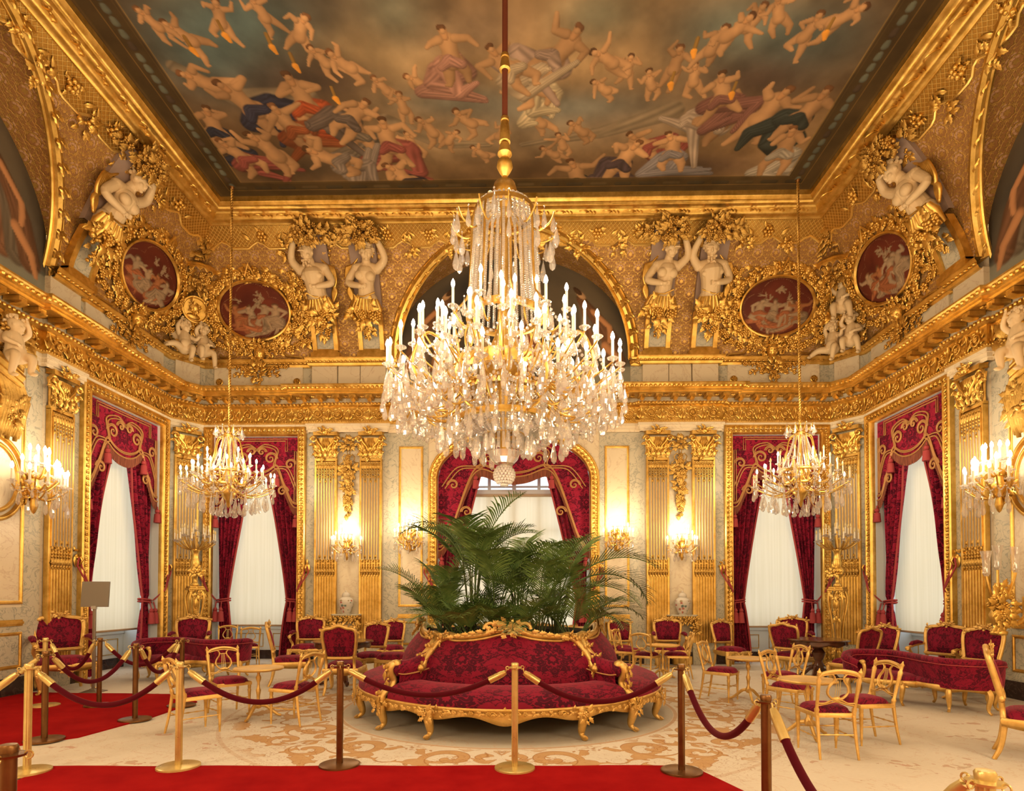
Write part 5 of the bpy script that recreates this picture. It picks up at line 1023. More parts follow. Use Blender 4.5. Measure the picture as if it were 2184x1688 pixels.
# door-head carving at the outer edges of the view
for M, q, w in ((MLF, 1, 'left'), (MRT, -1, 'right')):
    t = thing('door_pediment', 'gilded door head with drapery and trophies at the far %s edge' % w, 'carving', group='door heads'); m = MB(); P = [(q * 1.95, -.34, 4.85), (q * 1.5, -.34, 5.02), (q * .6, -.30, 5.40), (q * -.6, -.3, 5.40), (q * -1.95, -.3, 4.85)]
    for dz, r in ((0, .05), (.10, .075), (.19, .045)): m.add(*tube(np.array(P) + (0, 0, dz), r, 8))
    m.add(*sweep([(0, 4.62), (.05, 4.64), (.09, 4.72), (.09, 4.80), (.14, 4.86), (.14, 4.92), (0, 4.95)], [(1.95, -.02), (1.95, -.22), (-1.95, -.22), (-1.95, -.02)])); obj('pediment', m, GOLD, t)
    m = MB()
    for k in range(9): x = q * (1.65 + .045 * k); m.add(*tube([(x, -.25, 5.0), (x + q * .03 * sin(k), -.36, 4.6), (x - q * .02, -.30, 4.2), (x, -.24, 4.02 - .04 * sin(k * 2))], [.035, .05, .05, .03], 6))
    foliage(m, q * 1.85, 4.5, .22, .3, 50, .14, .2, -.2, .2, .1); foliage(m, q * 1.7, 5.5, .6, .28, 80, .2, .25, -.1, .15, .15); obj('carved_drapery', m, GOLDA, t, sharp=0)
    place(t, M); make_cherub(M @ T4((q * 1.72, -.42, 5.25)), CH1, q > 0, 'ivory cherub perched on the door head at the far %s edge' % w, 1.0, 8)
# ------------------------------------------------------------------ furniture
def mirror(P): P = np.asarray(P, float); Q = P[::-1].copy(); Q[:, 0] *= -1; return np.concatenate([P, Q[1:] if abs(P[-1][0]) < 1e-9 else Q])
def cushion(wf, wb, d, h, z, y0=0, n=17, pw=4.):
    u = np.linspace(-1, 1, n); Uu, Vv = np.meshgrid(u, u, indexing='ij'); w = (wf + (wb - wf) * (Vv + 1) / 2) / 2
    k = 1 - .07 * Uu ** 2 * Vv ** 2 * 2; X = Uu * w * k; Y = y0 + Vv * d / 2 * k - .03 * (1 - Uu ** 2) * (Vv < 0) * abs(Vv); Z = z + h * (1 - abs(Uu) ** pw) ** .5 * (1 - abs(Vv) ** pw) ** .5
    return grid(np.stack([X, Y, Z], -1))
def domed(outline, c, bulge, yf, n=9, back=False):
    """A padded panel filling a closed outline of (x, z) points, bulging by BULGE from the plane y = yf(z)."""
    q = np.linspace(1, 0, n); P = np.asarray(outline, float); c = np.asarray(c, float); G = []
    for r in q: p = c + (P - c) * r; G.append(np.stack([p[:, 0], yf(p[:, 1]) - bulge * (1 - r ** 3), p[:, 1]], 1))
    return grid(np.array(G), False, True)
BKO = mirror([(-.195, .56), (-.215, .60), (-.235, .72), (-.25, .86), (-.245, .96), (-.20, 1.0), (-.11, 1.015), (0, 1.05)])[:-0 or None]
def fauteuil(scale=1., arms=False, w=1.0):
    t = thing('armchair' if arms else 'side_chair', '', 'chair'); yf = lambda z: .23 + (np.asarray(z) - .5) * .24; W = 1.18 * w if arms else w
    m = MB(); m.add(*cushion(.56 * W, .50 * W, .55, .105, .385, -.02)); obj('seat', m, DAM, t)
    m = MB(); ring = cat([(-.27 * W, -.28), (0, -.315), (.27 * W, -.28), (.285 * W, -.2), (.255 * W, .2), (.235 * W, .25), (0, .25), (-.235 * W, .25), (-.255 * W, .2), (-.285 * W, -.2)], 60, True)
    G = np.stack([np.c_[ring, np.full(60, .40)], np.c_[ring * 1.03, np.full(60, .385)], np.c_[ring * 1.03, np.full(60, .36)], np.c_[ring * 1.0, .31 + .02 * np.cos(np.arange(60) / 60 * 8 * pi)], np.c_[ring * .93, np.full(60, .35)]]); m.add(*grid(G, False, True))
    f = MB(); foliage(f, 0, .33, .09, .045, 16, .05, .03, 0, .2, .2); m.put(f, T4((0, -.32, 0)));
    for sx in (-1, 1): f = MB(); foliage(f, 0, .33, .045, .05, 8, .05, .03, 0, .2, .2); m.put(f, T4((sx * .26 * W, -.29, 0)))
    obj('seat_rail', m, GOLDF, t, sharp=0)
    for sx in (-1, 1):
        m = MB(); m.add(*tube(cat([(sx * .25 * W, -.26, .38), (sx * .275 * W, -.285, .30), (sx * .25 * W, -.26, .14), (sx * .245 * W, -.26, .06), (sx * .27 * W, -.29, .022), (sx * .275 * W, -.30, .03)], 18), np.interp(np.linspace(0, 1, 18), [0, .25, .7, .85, 1], [.036, .042, .019, .02, .024]), 8)); obj('leg', m, GOLDF, t)
    for sx in (-1, 1):
        m = MB(); m.add(*tube(cat([(sx * .215 * W, .23, .40), (sx * .215 * W, .235, .28), (sx * .215 * W, .26, .12), (sx * .23 * W, .31, .0)], 14), np.linspace(.03, .019, 14), 8)); obj('leg', m, GOLDF, t)
    O = cat(BKO * (W, 1), 72, True); c_ = (0, .79)
    m = MB(); P = np.stack([O[:, 0], yf(O[:, 1]), O[:, 1]], 1); m.add(*tube(P, .026, 8, True)); m.add(*tube(np.stack([O[:, 0] * .93, yf(O[:, 1]) - .02, .79 + (O[:, 1] - .79) * .93], 1), .011, 6, True))
    for sx in (-1, 1): m.add(*tube([(sx * .205 * W, yf(.6), .6), (sx * .21 * W, .235, .38)], .024, 8))
    f = MB(); foliage(f, 0, 1.055, .085 * W, .03, 18, .055, .04, .0, .25, .2); m.put(f, T4((0, float(yf(1.05)) - .01, 0)))
    for sx in (-1, 1): f = MB(); foliage(f, 0, .99, .04, .03, 7, .045, .03, 0, .2, .2); m.put(f, T4((sx * .23 * W, float(yf(.99)) - .01, 0)))
    obj('back_frame', m, GOLDF, t, sharp=0)
    I = np.c_[O[:, 0] * .9, .79 + (O[:, 1] - .79) * .89]; m = MB(); m.add(*domed(I, c_, .045, yf)); obj('back_cushion', m, DAM, t)
    m = MB(); m.add(*domed(I, c_, -.018, yf)); obj('back_upholstery', m, DAM, t)
    if arms:
        for sx in (-1, 1):
            m = MB(); m.add(*tube(cat([(sx * .285, float(yf(.72)), .72), (sx * .325, .10, .70), (sx * .335, -.10, .67), (sx * .33, -.17, .65), (sx * .325, -.18, .62)], 20), np.linspace(.02, .03, 20), 8)); m.add(*tube(cat([(sx * .33, -.13, .65), (sx * .335, -.06, .57), (sx * .30, -.02, .48), (sx * .30, -.06, .38)], 16), np.linspace(.022, .03, 16), 8)); m.add(*ball((sx * .33, -.175, .645), (.04, .035, .04), 10, 6)); a = obj('armrest', m, GOLDF, t)
            m = MB(); m.add(*tube([(sx * .30, .2, .735), (sx * .325, .12, .745), (sx * .335, 0, .73), (sx * .335, -.07, .705)], [.03, .045, .045, .03], 10, flat=.75)); obj('arm_pad', m, DAM, a)
    return t
def lyre_chair():
    t = thing('lyre_back_chair', '', 'chair', group='gilded lyre-back chairs'); m = MB(); m.add(*cushion(.43, .38, .40, .075, .435, -.01)); obj('seat', m, DAM, t)
    m = MB(); R = cat([(-.21, -.20), (0, -.225), (.21, -.20), (.19, .19), (0, .20), (-.19, .19)], 40, True); R = np.array([(-.215, -.205), (0, -.225), (.215, -.205), (.215, -.19), (.195, .19), (.18, .20), (-.18, .20), (-.195, .19), (-.215, -.19)])
    k = len(R); m.add(*grid(np.stack([np.c_[R * .98, np.full(k, .445)], np.c_[R * 1.02, np.full(k, .435)], np.c_[R * 1.02, np.full(k, .40)], np.c_[R * .9, np.full(k, .40)]]), False, True)); obj('seat_frame', m, GOLDF, t)
    lg = [(0.012, 0), (.010, .01), (.013, .07), (.017, .08), (.014, .095), (.020, .30), (.024, .33), (.018, .35), (.022, .36), (.022, .42)]
    for x, y in ((-.195, -.185), (.195, -.185)): m = MB(); m.add(*lathe(lg, 10, c=(x, y, 0))); obj('leg', m, GOLDF, t)
    for sx in (-1, 1):
        m = MB(); m.add(*tube(cat([(sx * .185, .27, 0), (sx * .18, .23, .2), (sx * .178, .20, .42)], 12), np.linspace(.012, .02, 12), 8)); obj('leg', m, GOLDF, t)
    pz = np.array([.40, .46, .48, .50, .62, .74, .78, .80, .84, .86, .88, .90]); pr = np.array([.020, .022, .026, .016, .017, .021, .025, .015, .017, .022, .010, .004]); py = lambda z: .195 + np.maximum(z - .45, 0) * .24
    for sx in (-1, 1): m = MB(); m.add(*tube(np.stack([np.full(12, sx * .18) + sx * (pz - .4) * .04, py(pz), pz], 1), pr, 8)); obj('back_post', m, GOLDF, t)
    def bk(P, r, n=30, flat=.6): P = cat(P, n); return tube(np.stack([P[:, 0], py(P[:, 1]), P[:, 1]], 1), r, 8, flat=flat)
    m = MB(); m.add(*bk(mirror([(-.195, .815), (-.16, .845), (-.09, .865), (0, .875)]), .019, 30, 1.)); m.add(*bk(mirror([(-.17, .82), (-.11, .835), (0, .85)]), .012)); obj('crest_rail', m, GOLDF, t)
    m = MB()
    for sx in (-1, 1): m.add(*bk([(sx * .015, .585), (sx * .06, .60), (sx * .098, .65), (sx * .09, .71), (sx * .05, .77), (sx * .045, .81), (sx * .075, .845)], np.interp(np.linspace(0, 1, 30), [0, .3, 1], [.020, .017, .012])))
    m.add(*bk([(-.055, .79), (0, .795), (.055, .79)], .009)); m.add(*ball((0, float(py(.58)), .585), (.05, .016, .028), 10, 6)); o = obj('lyre_splat', m, GOLDF, t)
    m = MB()
    for x in (-.02, 0, .02): m.add(*bk([(x * 1.1, .6), (x, .70), (x * .8, .79)], .0028, 6, 1.))
    obj('strings', m, BRASS, o)
    m = MB(); m.add(*bk(mirror([(-.18, .545), (-.11, .545), (-.05, .575), (0, .58)]), .013)); m.add(*bk(mirror([(-.18, .52), (-.10, .535), (0, .56)]), .011)); obj('lower_rail', m, GOLDF, t)
    for a, b in (((-.195, -.185, .20), (-.18, .23, .20)), ((.195, -.185, .20), (.18, .23, .20)), ((-.195, -.185, .235), (.195, -.185, .235)), ((-.18, .225, .235), (.18, .225, .235))):
        m = MB(); A = np.array(a); B = np.array(b); s = np.linspace(0, 1, 13); m.add(*tube(A + (B - A) * s[:, None], .006 + .006 * (abs(s - .5) < .05) + .004 * (abs(abs(s - .5) - .25) < .05), 6)); obj('stretcher', m, GOLDF, t)
    return t
def tripod_table():
    t = thing('tripod_table', '', 'table', group='small gilded tripod tables'); m = MB(); G = lathe([(0, .625), (.28, .625), (.305, .635), (.315, .648), (.305, .66), (.29, .655), (0, .655)], 40); a = np.arctan2(G[0][:, 1], G[0][:, 0]); k = 1 + .025 * np.cos(8 * a) * (np.hypot(G[0][:, 0], G[0][:, 1]) > .2); m.add(G[0] * np.stack([k, k, 1 + 0 * k], 1), G[1]); obj('tabletop', m, GOLDF, t)
    m = MB(); m.add(*lathe([(0, .12), (.03, .13), (.045, .17), (.035, .2), (.018, .23), (.022, .30), (.032, .36), (.018, .40), (.016, .46), (.030, .50), (.034, .53), (.016, .57), (.02, .60), (.06, .62), (0, .625)], 14)); obj('column', m, GOLDF, t)
    for k in range(3): a = k * 2 * pi / 3 + .4; m = MB(); P = cat([(.02, .17), (.09, .155), (.17, .085), (.24, .03), (.28, .022)], 16); m.add(*tube(np.stack([P[:, 0] * cos(a), P[:, 0] * sin(a), P[:, 1]], 1), np.linspace(.026, .016, 16), 8)); obj('leg', m, GOLDF, t)
    return t
def pedestal_table(label, loc, rz=0):
    t = thing('round_table', label, 'table', loc, rz); m = MB(); G = lathe([(0, .74), (.50, .74), (.53, .75), (.545, .765), (.53, .78), (.0, .78)], 48); m.add(*G); obj('tabletop', m, WOOD, t)
    m = MB(); G = lathe([(.49, .74), (.495, .68), (.47, .66), (.44, .74)], 48); a = np.arctan2(G[0][:, 1], G[0][:, 0]); V = G[0].copy(); V[:, 2] -= .015 * np.cos(8 * a) * (V[:, 2] < .7); m.add(V, G[1]); obj('apron', m, WOOD, t)
    m = MB(); m.add(*lathe([(0, .15), (.08, .17), (.12, .23), (.09, .30), (.06, .36), (.10, .44), (.12, .52), (.07, .60), (.13, .68), (0, .74)], 18)); obj('pedestal', m, WOOD, t)
    for k in range(4): a = k * pi / 2 + .5; m = MB(); P = cat([(.05, .24), (.16, .22), (.26, .12), (.34, .05), (.40, .05), (.40, .085)], 20); m.add(*tube(np.stack([P[:, 0] * cos(a), P[:, 0] * sin(a), P[:, 1]], 1), np.linspace(.05, .03, 20), 8)); m.add(*ball((.38 * cos(a), .38 * sin(a), .022), .022, 8, 5)); obj('leg', m, WOOD, t)
    return t
def confidante(label, loc, rz, s=1.):
    """S-shaped sofa: two seats facing opposite ways along one serpentine back."""
    t = thing('conversation_sofa', label, 'sofa', loc, rz, 'S-shaped conversation sofas'); B = cat([(-.70, -.40), (-.95, -.30), (-1.02, -.02), (-.88, .28), (-.52, .40), (-.22, .22), (.0, 0), (.22, -.22), (.52, -.40), (.88, -.28), (1.02, .02), (.95, .30), (.70, .40)], 90)
    s_ = np.linspace(-1, 1, 90); top = .80 - .16 * np.clip((abs(s_) - .62) / .38, 0, 1) ** 1.5; L = offset_path(B, -.045); R = offset_path(B, .045); L0 = offset_path(B, -.03); R0 = offset_path(B, .03)
    m = MB(); z = lambda v: np.full(90, v); m.add(*grid(np.stack([np.c_[R0, z(.36)], np.c_[R, z(.5)], np.c_[offset_path(B, .055), top - .09], np.c_[offset_path(B, .075), top - .05], np.c_[offset_path(B, .06), top - .01], np.c_[B, top + .012], np.c_[offset_path(B, -.06), top - .01], np.c_[offset_path(B, -.075), top - .05], np.c_[offset_path(B, -.055), top - .09], np.c_[L, z(.5)], np.c_[L0, z(.36)]]))); o = obj('serpentine_back', m, DAM, t, sharp=0)
    m = MB()
    for q in (-.072, .072): m.add(*tube(np.c_[offset_path(B, q), top - .085], .008, 5))
    obj('piping', m, TASSEL, o)
    for sx in (-1, 1):
        m = MB(); n = 40; a = np.linspace(0, 2 * pi, n, endpoint=False); ring = np.stack([sx * (.46 - .56 * np.cos(a)), sx * (.03 - .41 * np.sin(a)) * 1.0], 1); G = np.stack([np.c_[(ring - (sx * .46, 0)) * k + (sx * .46, 0), np.full(n, zz)] for k, zz in ((1., .385), (1.0, .42), (.9, .46), (.6, .485), (.0, .49))]); m.add(*grid(G, False, True)); obj('seat', m, DAM, t)
        m = MB(); G = np.stack([np.c_[(ring - (sx * .46, 0)) * k + (sx * .46, 0), np.full(n, 0) + zz] for k, zz in ((1., .40), (1.03, .39), (1.03, .355), (1., .31 + .018 * np.cos(6 * a)), (.94, .35))]); m.add(*grid(G, False, True))
        for k in range(5): b = -.3 - k * .6; x, y = sx * (.46 - .57 * cos(b)), sx * (.03 - .42 * sin(b)); f = MB(); foliage(f, 0, .34, .05, .04, 8, .05, .03); m.put(f, T4((x, y, 0), atan2(y, x - sx * .46) + pi / 2))
        obj('seat_rail', m, GOLDF, t, sharp=0)
        for x, y in ((.12, .36), (.50, .44), (.92, .30), (.95, -.22), (.5, -.38)):
            m = MB(); x *= sx; y *= sx; d = np.array([x - sx * .46, y]); d /= hypot(*d); p = np.array([x, y]); P = cat([(*(p - d * .02), .37), (*(p + d * .02), .28), (*(p - d * .015), .12), (*(p - d * .01), .05), (*(p + d * .03), .015)], 16); m.add(*tube(P, np.interp(np.linspace(0, 1, 16), [0, .25, .75, 1], [.036, .042, .018, .022]), 8)); obj('leg', m, GOLDF, t)
        m = MB(); P = cat([(sx * .70, sx * .40, .66), (sx * .64, sx * .43, .62), (sx * .63, sx * .43, .52), (sx * .66, sx * .43, .40)], 14); m.add(*tube(P, .028, 8)); m.add(*ball((sx * .655, sx * .425, .65), .042, 10, 6)); obj('arm_scroll', m, GOLDF, t)
    t.scale = (s,) * 3; return t
def face(dx, dy): return atan2(dx, -dy)
# lyre-back chairs
LY = lyre_chair(); pend = [LY]
for x, y, dx, dy, lb in ((-3.60, 6.78, .25, .31, 'lyre-back chair behind the second brass rope post from the left'), (-3.72, 7.78, .7, -.7, 'lyre-back chair standing at the left of the marble-topped tripod table, near the S-shaped sofa'), (-2.66, 7.33, -.3, .12, 'lyre-back chair just right of the left-hand tripod table, turned towards it'),
    (-5.95, 13.0, -.4, .6, 'lyre-back chair in front of the left back window, right-hand one of two'), (-6.55, 13.15, .3, -.9, 'lyre-back chair in front of the left back window, left-hand one of two'),
    (2.42, 12.2, .8, -.5, 'lyre-back chair partly hidden by another, right behind the round settee'), (2.62, 11.35, .55, .8, 'lyre-back chair left of the far tripod table, seen from behind'), (3.22, 11.4, -1, .1, 'lyre-back chair right of the far tripod table, facing left'),
    (3.28, 9.05, .75, -.6, 'lyre-back chair left of the middle tripod table, beyond the brown rope post'), (3.65, 7.55, .6, -.75, 'lyre-back chair between the two right-hand tripod tables, its back towards the settee'), (4.0, 8.55, -.9, -.1, 'lyre-back chair beyond the right-hand tripod table, facing left, mostly hidden'),
    (3.34, 6.06, .02, 1., 'lyre-back chair seen from behind, nearest of the right-hand group'), (4.02, 6.55, -1., -.12, 'lyre-back chair in front of the S-shaped sofa on the right')):
    o = pend.pop() if pend else dup(LY, (0, 0, 0)); o.location = (x, y, 0); o.rotation_euler = (0, 0, face(dx, dy)); o['label'] = 'gilded ' + lb
TT = tripod_table(); pend = [TT]
for x, y, lb in ((-3.22, 7.55, 'on the left, among three lyre-back chairs'), (2.9, 11.2, 'far off behind the right side of the round settee'), (3.66, 8.95, 'on the right, beyond the brown rope post'), (3.48, 6.72, 'nearest on the right, behind the nearest lyre-back chair')):
    o = pend.pop() if pend else dup(TT, (0, 0, 0)); o.location = (x, y, 0); o['label'] = 'small gilded tripod table ' + lb
# damask chairs
SCH = fauteuil(); SCH['group'] = 'gilded side chairs in crimson damask'; ACH = fauteuil(arms=True); ACH['group'] = 'gilded armchairs in crimson damask'
ps, pa = [SCH], [ACH]
for arm, x, y, dx, dy, s, lb in ((1, -7.42, 9.55, .7, -.6, 1.2, 'at the far left, beside the grey notice stand'), (1, -6.72, 12.0, .35, -1, 1.08, 'behind the left-hand S-shaped sofa'), (0, -3.98, 10.4, .9, .35, 1.05, 'seen in profile, left of the left-hand round table'), (1, -4.6, 12.95, .15, -1, 1.04, 'against the wall at the right of the left back window'), (0, -2.72, 9.55, -.08, 1, 1.06, 'seen from behind at the left-hand round table'), (0, -2.78, 11.4, -.15, -1, 1.0, 'behind the left-hand round table, half hidden'), (0, -2.72, 13.05, .1, -1, .98, 'against the wall, left of the round settee'),
    (0, 2.42, 13.05, -.05, -1, 1., 'against the wall, right of the palms'), (1, 3.48, 13.0, -.1, -1, 1.02, 'against the wall, left of the right-hand porcelain jar'), (0, 4.78, 12.9, .3, -1, .99, 'against the wall at the left of the right back window'), (1, 5.62, 11.75, .8, .55, 1.0, 'with its rose back turned, left of the right-hand round table'), (1, 6.22, 12.95, -.25, -1, 1.06, 'in front of the right back window'), (0, 6.12, 10.5, -.35, 1, 1.0, 'seen from behind at the right-hand round table'), (0, 6.98, 11.25, -.85, -.6, .98, 'left of the right side window, behind the sofa end'), (1, 7.28, 10.1, -.85, -.5, 1.06, 'in front of the right side window'), (0, 7.2, 9.15, -.85, -.55, 1.06, 'beside the right side wall, right of the window'), (0, 5.28, 5.85, .78, -.62, 1.04, 'cut by the right edge of the view, nearest chair')):
    src, pn = (ACH, pa) if arm else (SCH, ps); o = pn.pop() if pn else dup(src, (0, 0, 0)); o.location = (x, y, 0); o.rotation_euler = (0, 0, face(dx, dy)); o.scale = (s,) * 3; o['label'] = ('gilded damask armchair ' if arm else 'gilded damask side chair ') + lb
t = thing('footstool', 'low crimson damask stool with gilded rail, left of the round settee', 'stool', (-2.28, 11.2, 0)); m = MB(); m.add(*cushion(.62, .62, .5, .12, .38)); obj('seat', m, DAM, t); m = MB(); m.add(*box2(-.31, .31, -.25, .25, .31, .39)); obj('seat_rail', m, GOLDF, t, bevel=.015)
for x in (-.27, .27):
    for y in (-.21, .21): m = MB(); m.add(*tube(cat([(x, y, .33), (x * 1.06, y * 1.06, .25), (x * .97, y * .97, .1), (x * 1.06, y * 1.06, .012)], 12), np.linspace(.034, .018, 12), 8)); obj('leg', m, GOLDF, t)
pedestal_table('dark round pedestal table on the left, behind the chair seen from the back', (-3.02, 10.45, 0)); pedestal_table('dark round pedestal table on the right, in front of the right back window', (5.85, 11.2, 0), .3)
confidante('S-shaped crimson sofa on the left, in front of the left corner', (-6.05, 11.0, 0), radians(8), .95); confidante('S-shaped crimson sofa on the right, behind the lyre-back chairs', (6.08, 8.75, 0), radians(-50), .92)
# ------------------------------------------------------------------ the round settee
def build_settee():
    t = thing('round_settee', 'large round crimson damask settee with gilded crest and arms, in the middle of the room', 'settee', (.04, 8.45, 0)); q = radians(45)
    def pol(a, r, z): return np.stack([r * np.sin(a), -r * np.cos(a), z + 0 * a], -1)
    def part(name, m, mat, k, parent=t, **kw): return obj(name, m, mat, parent, rotz=k * pi / 2, **kw)
    a = np.linspace(-q + .03, q - .03, 49); lob = 1 + .012 * np.cos(4 * a)
    pr = [(1.40, .46), (1.5, .53), (1.62, .555), (1.78, .56), (1.94, .545), (2.05, .50), (2.10, .43), (2.105, .365)]
    seat = MB(); G = np.stack([pol(a, r * (lob if r > 1.9 else 1), z) for r, z in pr]); s = np.cumsum([0] + [hypot(x1 - x0, z1 - z0) for (x0, z0), (x1, z1) in zip(pr[:-1], pr[1:])]); U = np.stack([np.stack([a * 1.8 + .58, np.full(49, 1.3 - v), 0 * a], -1) for v in s]); seat.add(*grid(G), uv=U.reshape(-1, 3)); seat = seat.mesh('settee_seat', True, 0)
    e = abs(a) / q; zt = 1.075 + .085 * np.exp(-(e / .26) ** 2) + .035 * np.clip((e - .72) / .28, 0, 1) * 0 - .05 * np.clip(e - .35, 0, 1) + .03 * np.exp(-((e - .86) / .1) ** 2)
    v = np.linspace(0, 1, 15); rad = lambda v: 1.54 - .30 * v + .075 * np.sin(pi * v); back = MB(); G = np.stack([pol(a, rad(k) + .04 * (1 - e ** 4) * sin(pi * k), .47 + (zt - .47) * k) for k in v]); U = np.stack([np.stack([a * 1.5 * (1 if True else 0) + .58, np.full(49, .05) + k * .86, 0 * a], -1) for k in v]); back.add(*grid(G), uv=U.reshape(-1, 3)); back = back.mesh('settee_back', True, 0)
    crest = MB(); a2 = np.linspace(-q, q, 61); e2 = abs(a2) / q; z2 = np.interp(abs(a2), np.abs(a[24:]), zt[24:]); P = pol(a2, 1.235 + 0 * a2, z2 + .02); crest.add(*tube(P, .042, 8)); crest.add(*tube(pol(a2, 1.275 + 0 * a2, z2 - .03), .018, 6))
    for sg in (-1, 1):
        aa = sg * (q - .025); S = cat([pol(np.array(aa * .86), 1.26, 1.07), pol(np.array(aa * .96), 1.30, 1.02), pol(np.array(aa), 1.40, .92), pol(np.array(aa * .985), 1.52, .80), pol(np.array(aa * .96), 1.58, .72), pol(np.array(aa * .95), 1.63, .70)], 26); crest.add(*tube(S, np.linspace(.045, .04, 26), 8)); crest.add(*ball(S[-1], .05, 8, 6))
        for k, i in enumerate((4, 9, 14, 19)): f = MB(); foliage(f, 0, 0, .06, .06, 7, .07, .05, 0, .2, .1); crest.put(f, T4(S[i] + pol(np.array(aa), .02, 0), aa))
        f = MB(); foliage(f, 0, 0, .09, .05, 18, .06, .06, 0, .3, .15); crest.put(f, T4(pol(np.array(aa * .86), 1.27, 1.09), aa * .86))
    f = MB(); foliage(f, 0, 1.19, .24, .055, 40, .075, .07, 0, .3, .15); foliage(f, 0, 1.235, .12, .045, 16, .06, .06, 0, .3, .2)
    for g in (-1, 1):
        Q = scroll(.09, 1.4, .026, 24); f.add(Q[0] * np.array([g, 1, 1]) + (g * .20, 0, 1.19), Q[1])
        for k in range(5): f.add(*LEAF2, M=RY(g * (1.4 + .05 * k), (g * (.3 + .09 * k), .0, 1.15 - .015 * k), .10))
    crest.put(f, T4((0, -1.27, 0))); crest = crest.mesh('settee_crest', True, 0)
    rail = MB(); ar = np.linspace(-q, q, 97); er = ar / q; lo = .25 - .028 * np.cos(er * 4 * pi) - .035 * np.exp(-(er / .12) ** 2) ; R0 = 2.10 * (1 + .012 * np.cos(4 * ar)); rail.add(*grid(np.stack([pol(ar, R0 - .01, .375), pol(ar, R0 + .015, .37), pol(ar, R0 + .02, .345), pol(ar, R0 + .0, .335), pol(ar, R0 + .012, .31), pol(ar, R0 + .01, lo), pol(ar, R0 - .03, lo - .005), pol(ar, R0 - .04, .34)])))
    for k in range(17):
        b = -q + (k + .5) / 17 * 2 * q; f = MB(); big = k in (4, 8, 12); foliage(f, 0, .315 - .015 * big, .12 if big else .07, .035 if big else .02, 18 if big else 8, .042, .035, 0, .35, .25)
        if big:
            for g in (-1, 1): Q = scroll(.045, 1.3, .014, 18); f.add(Q[0] * np.array([g, 1, 1]) + (g * .13, 0, .30), Q[1])
        rail.put(f, T4(pol(np.array(b), 2.115, 0), b))
    rail = rail.mesh('settee_rail', True, 0)
    def legm(b):
        m = MB(); P = cat([pol(np.array(b), r, z) for r, z in ((2.08, .34), (2.13, .26), (2.09, .12), (2.09, .06), (2.15, .02), (2.17, .035))], 20); m.add(*tube(P, np.interp(np.linspace(0, 1, 20), [0, .25, .7, .85, 1], [.05, .056, .026, .028, .035]), 9)); f = MB(); foliage(f, 0, .27, .05, .07, 10, .07, .03, 0, .1, .1); m.put(f, T4(pol(np.array(b), 2.17, 0), b)); return m.mesh('settee_leg', True, 0)
    arm = MB(); S = cat([pol(np.array(q), r, z) for r, z in ((1.42, .80), (1.55, .74), (1.75, .705), (1.90, .70), (1.96, .66))], 24); arm.add(*tube(S, np.interp(np.linspace(0, 1, 24), [0, .2, .8, 1], [.10, .11, .10, .06]), 12)); d1 = pol(np.array(q), 1., 0); n1 = np.array([d1[1], -d1[0], 0])
    arm.add(*grid(np.array([[pol(np.array(q), r, z) + n1 * .075 * sg for r, z in ((1.42, .45), (1.6, .45), (1.8, .45), (1.93, .45))] if zz == 0 else [pol(np.array(q), r, z) + n1 * .10 * sg for r, z in ((1.42, .78), (1.6, .73), (1.8, .70), (1.93, .68))] for sg, zz in ((-1, 0), (-1, 1), (1, 1), (1, 0))]))); arm = arm.mesh('settee_arm')
    scr = MB(); S = cat([pol(np.array(q), r, z) for r, z in ((1.92, .76), (1.99, .74), (2.0, .66), (1.95, .57), (2.0, .48), (2.10, .42), (2.13, .33))], 30); scr.add(*tube(S, np.interp(np.linspace(0, 1, 30), [0, .15, .5, 1], [.045, .055, .042, .05]), 10)); scr.add(*ball(S[0], (.075, .075, .06), 12, 8))
    for i in (6, 12, 18, 24): f = MB(); foliage(f, 0, 0, .05, .06, 7, .07, .05, 0, .2, .1); scr.put(f, T4(S[i] + d1 * .04, q))
    scr = scr.mesh('settee_arm_front', True, 0)
    cord = MB()
    for sg in (-1, 1): cord.add(*tube(cat([pol(np.array(q), r, z) + n1 * sg * .107 for r, z in ((1.45, .70), (1.65, .66), (1.85, .645), (1.95, .66))], 16), .009, 5))
    cord = cord.mesh('settee_arm_braid')
    L = [legm(q), legm(-radians(24)), legm(radians(24))]
    for k in range(4):
        part('seat', seat, DAMB, k); b = part('back', back, DAMB, k); part('crest_frame', crest, GOLDF, k); part('seat_rail', rail, GOLDF, k); ao = part('armrest', arm, DAM, k); c_ = obj('arm_braid', cord, PIPING, ao); part('arm_front', scr, GOLDF, k)
        for l in L: part('leg', l, GOLDF, k)
    m = MB(); m.add(*lathe([(1.20, 1.10), (1.12, 1.06), (1.10, .95), (0, .93)], 48)); m.add(*lathe([(1.9, .36), (1.9, .30), (1.4, .28)], 48)); obj('planter', m, plain('dark_soil', (.03, .022, .015), .9), t)
    return t
build_settee()
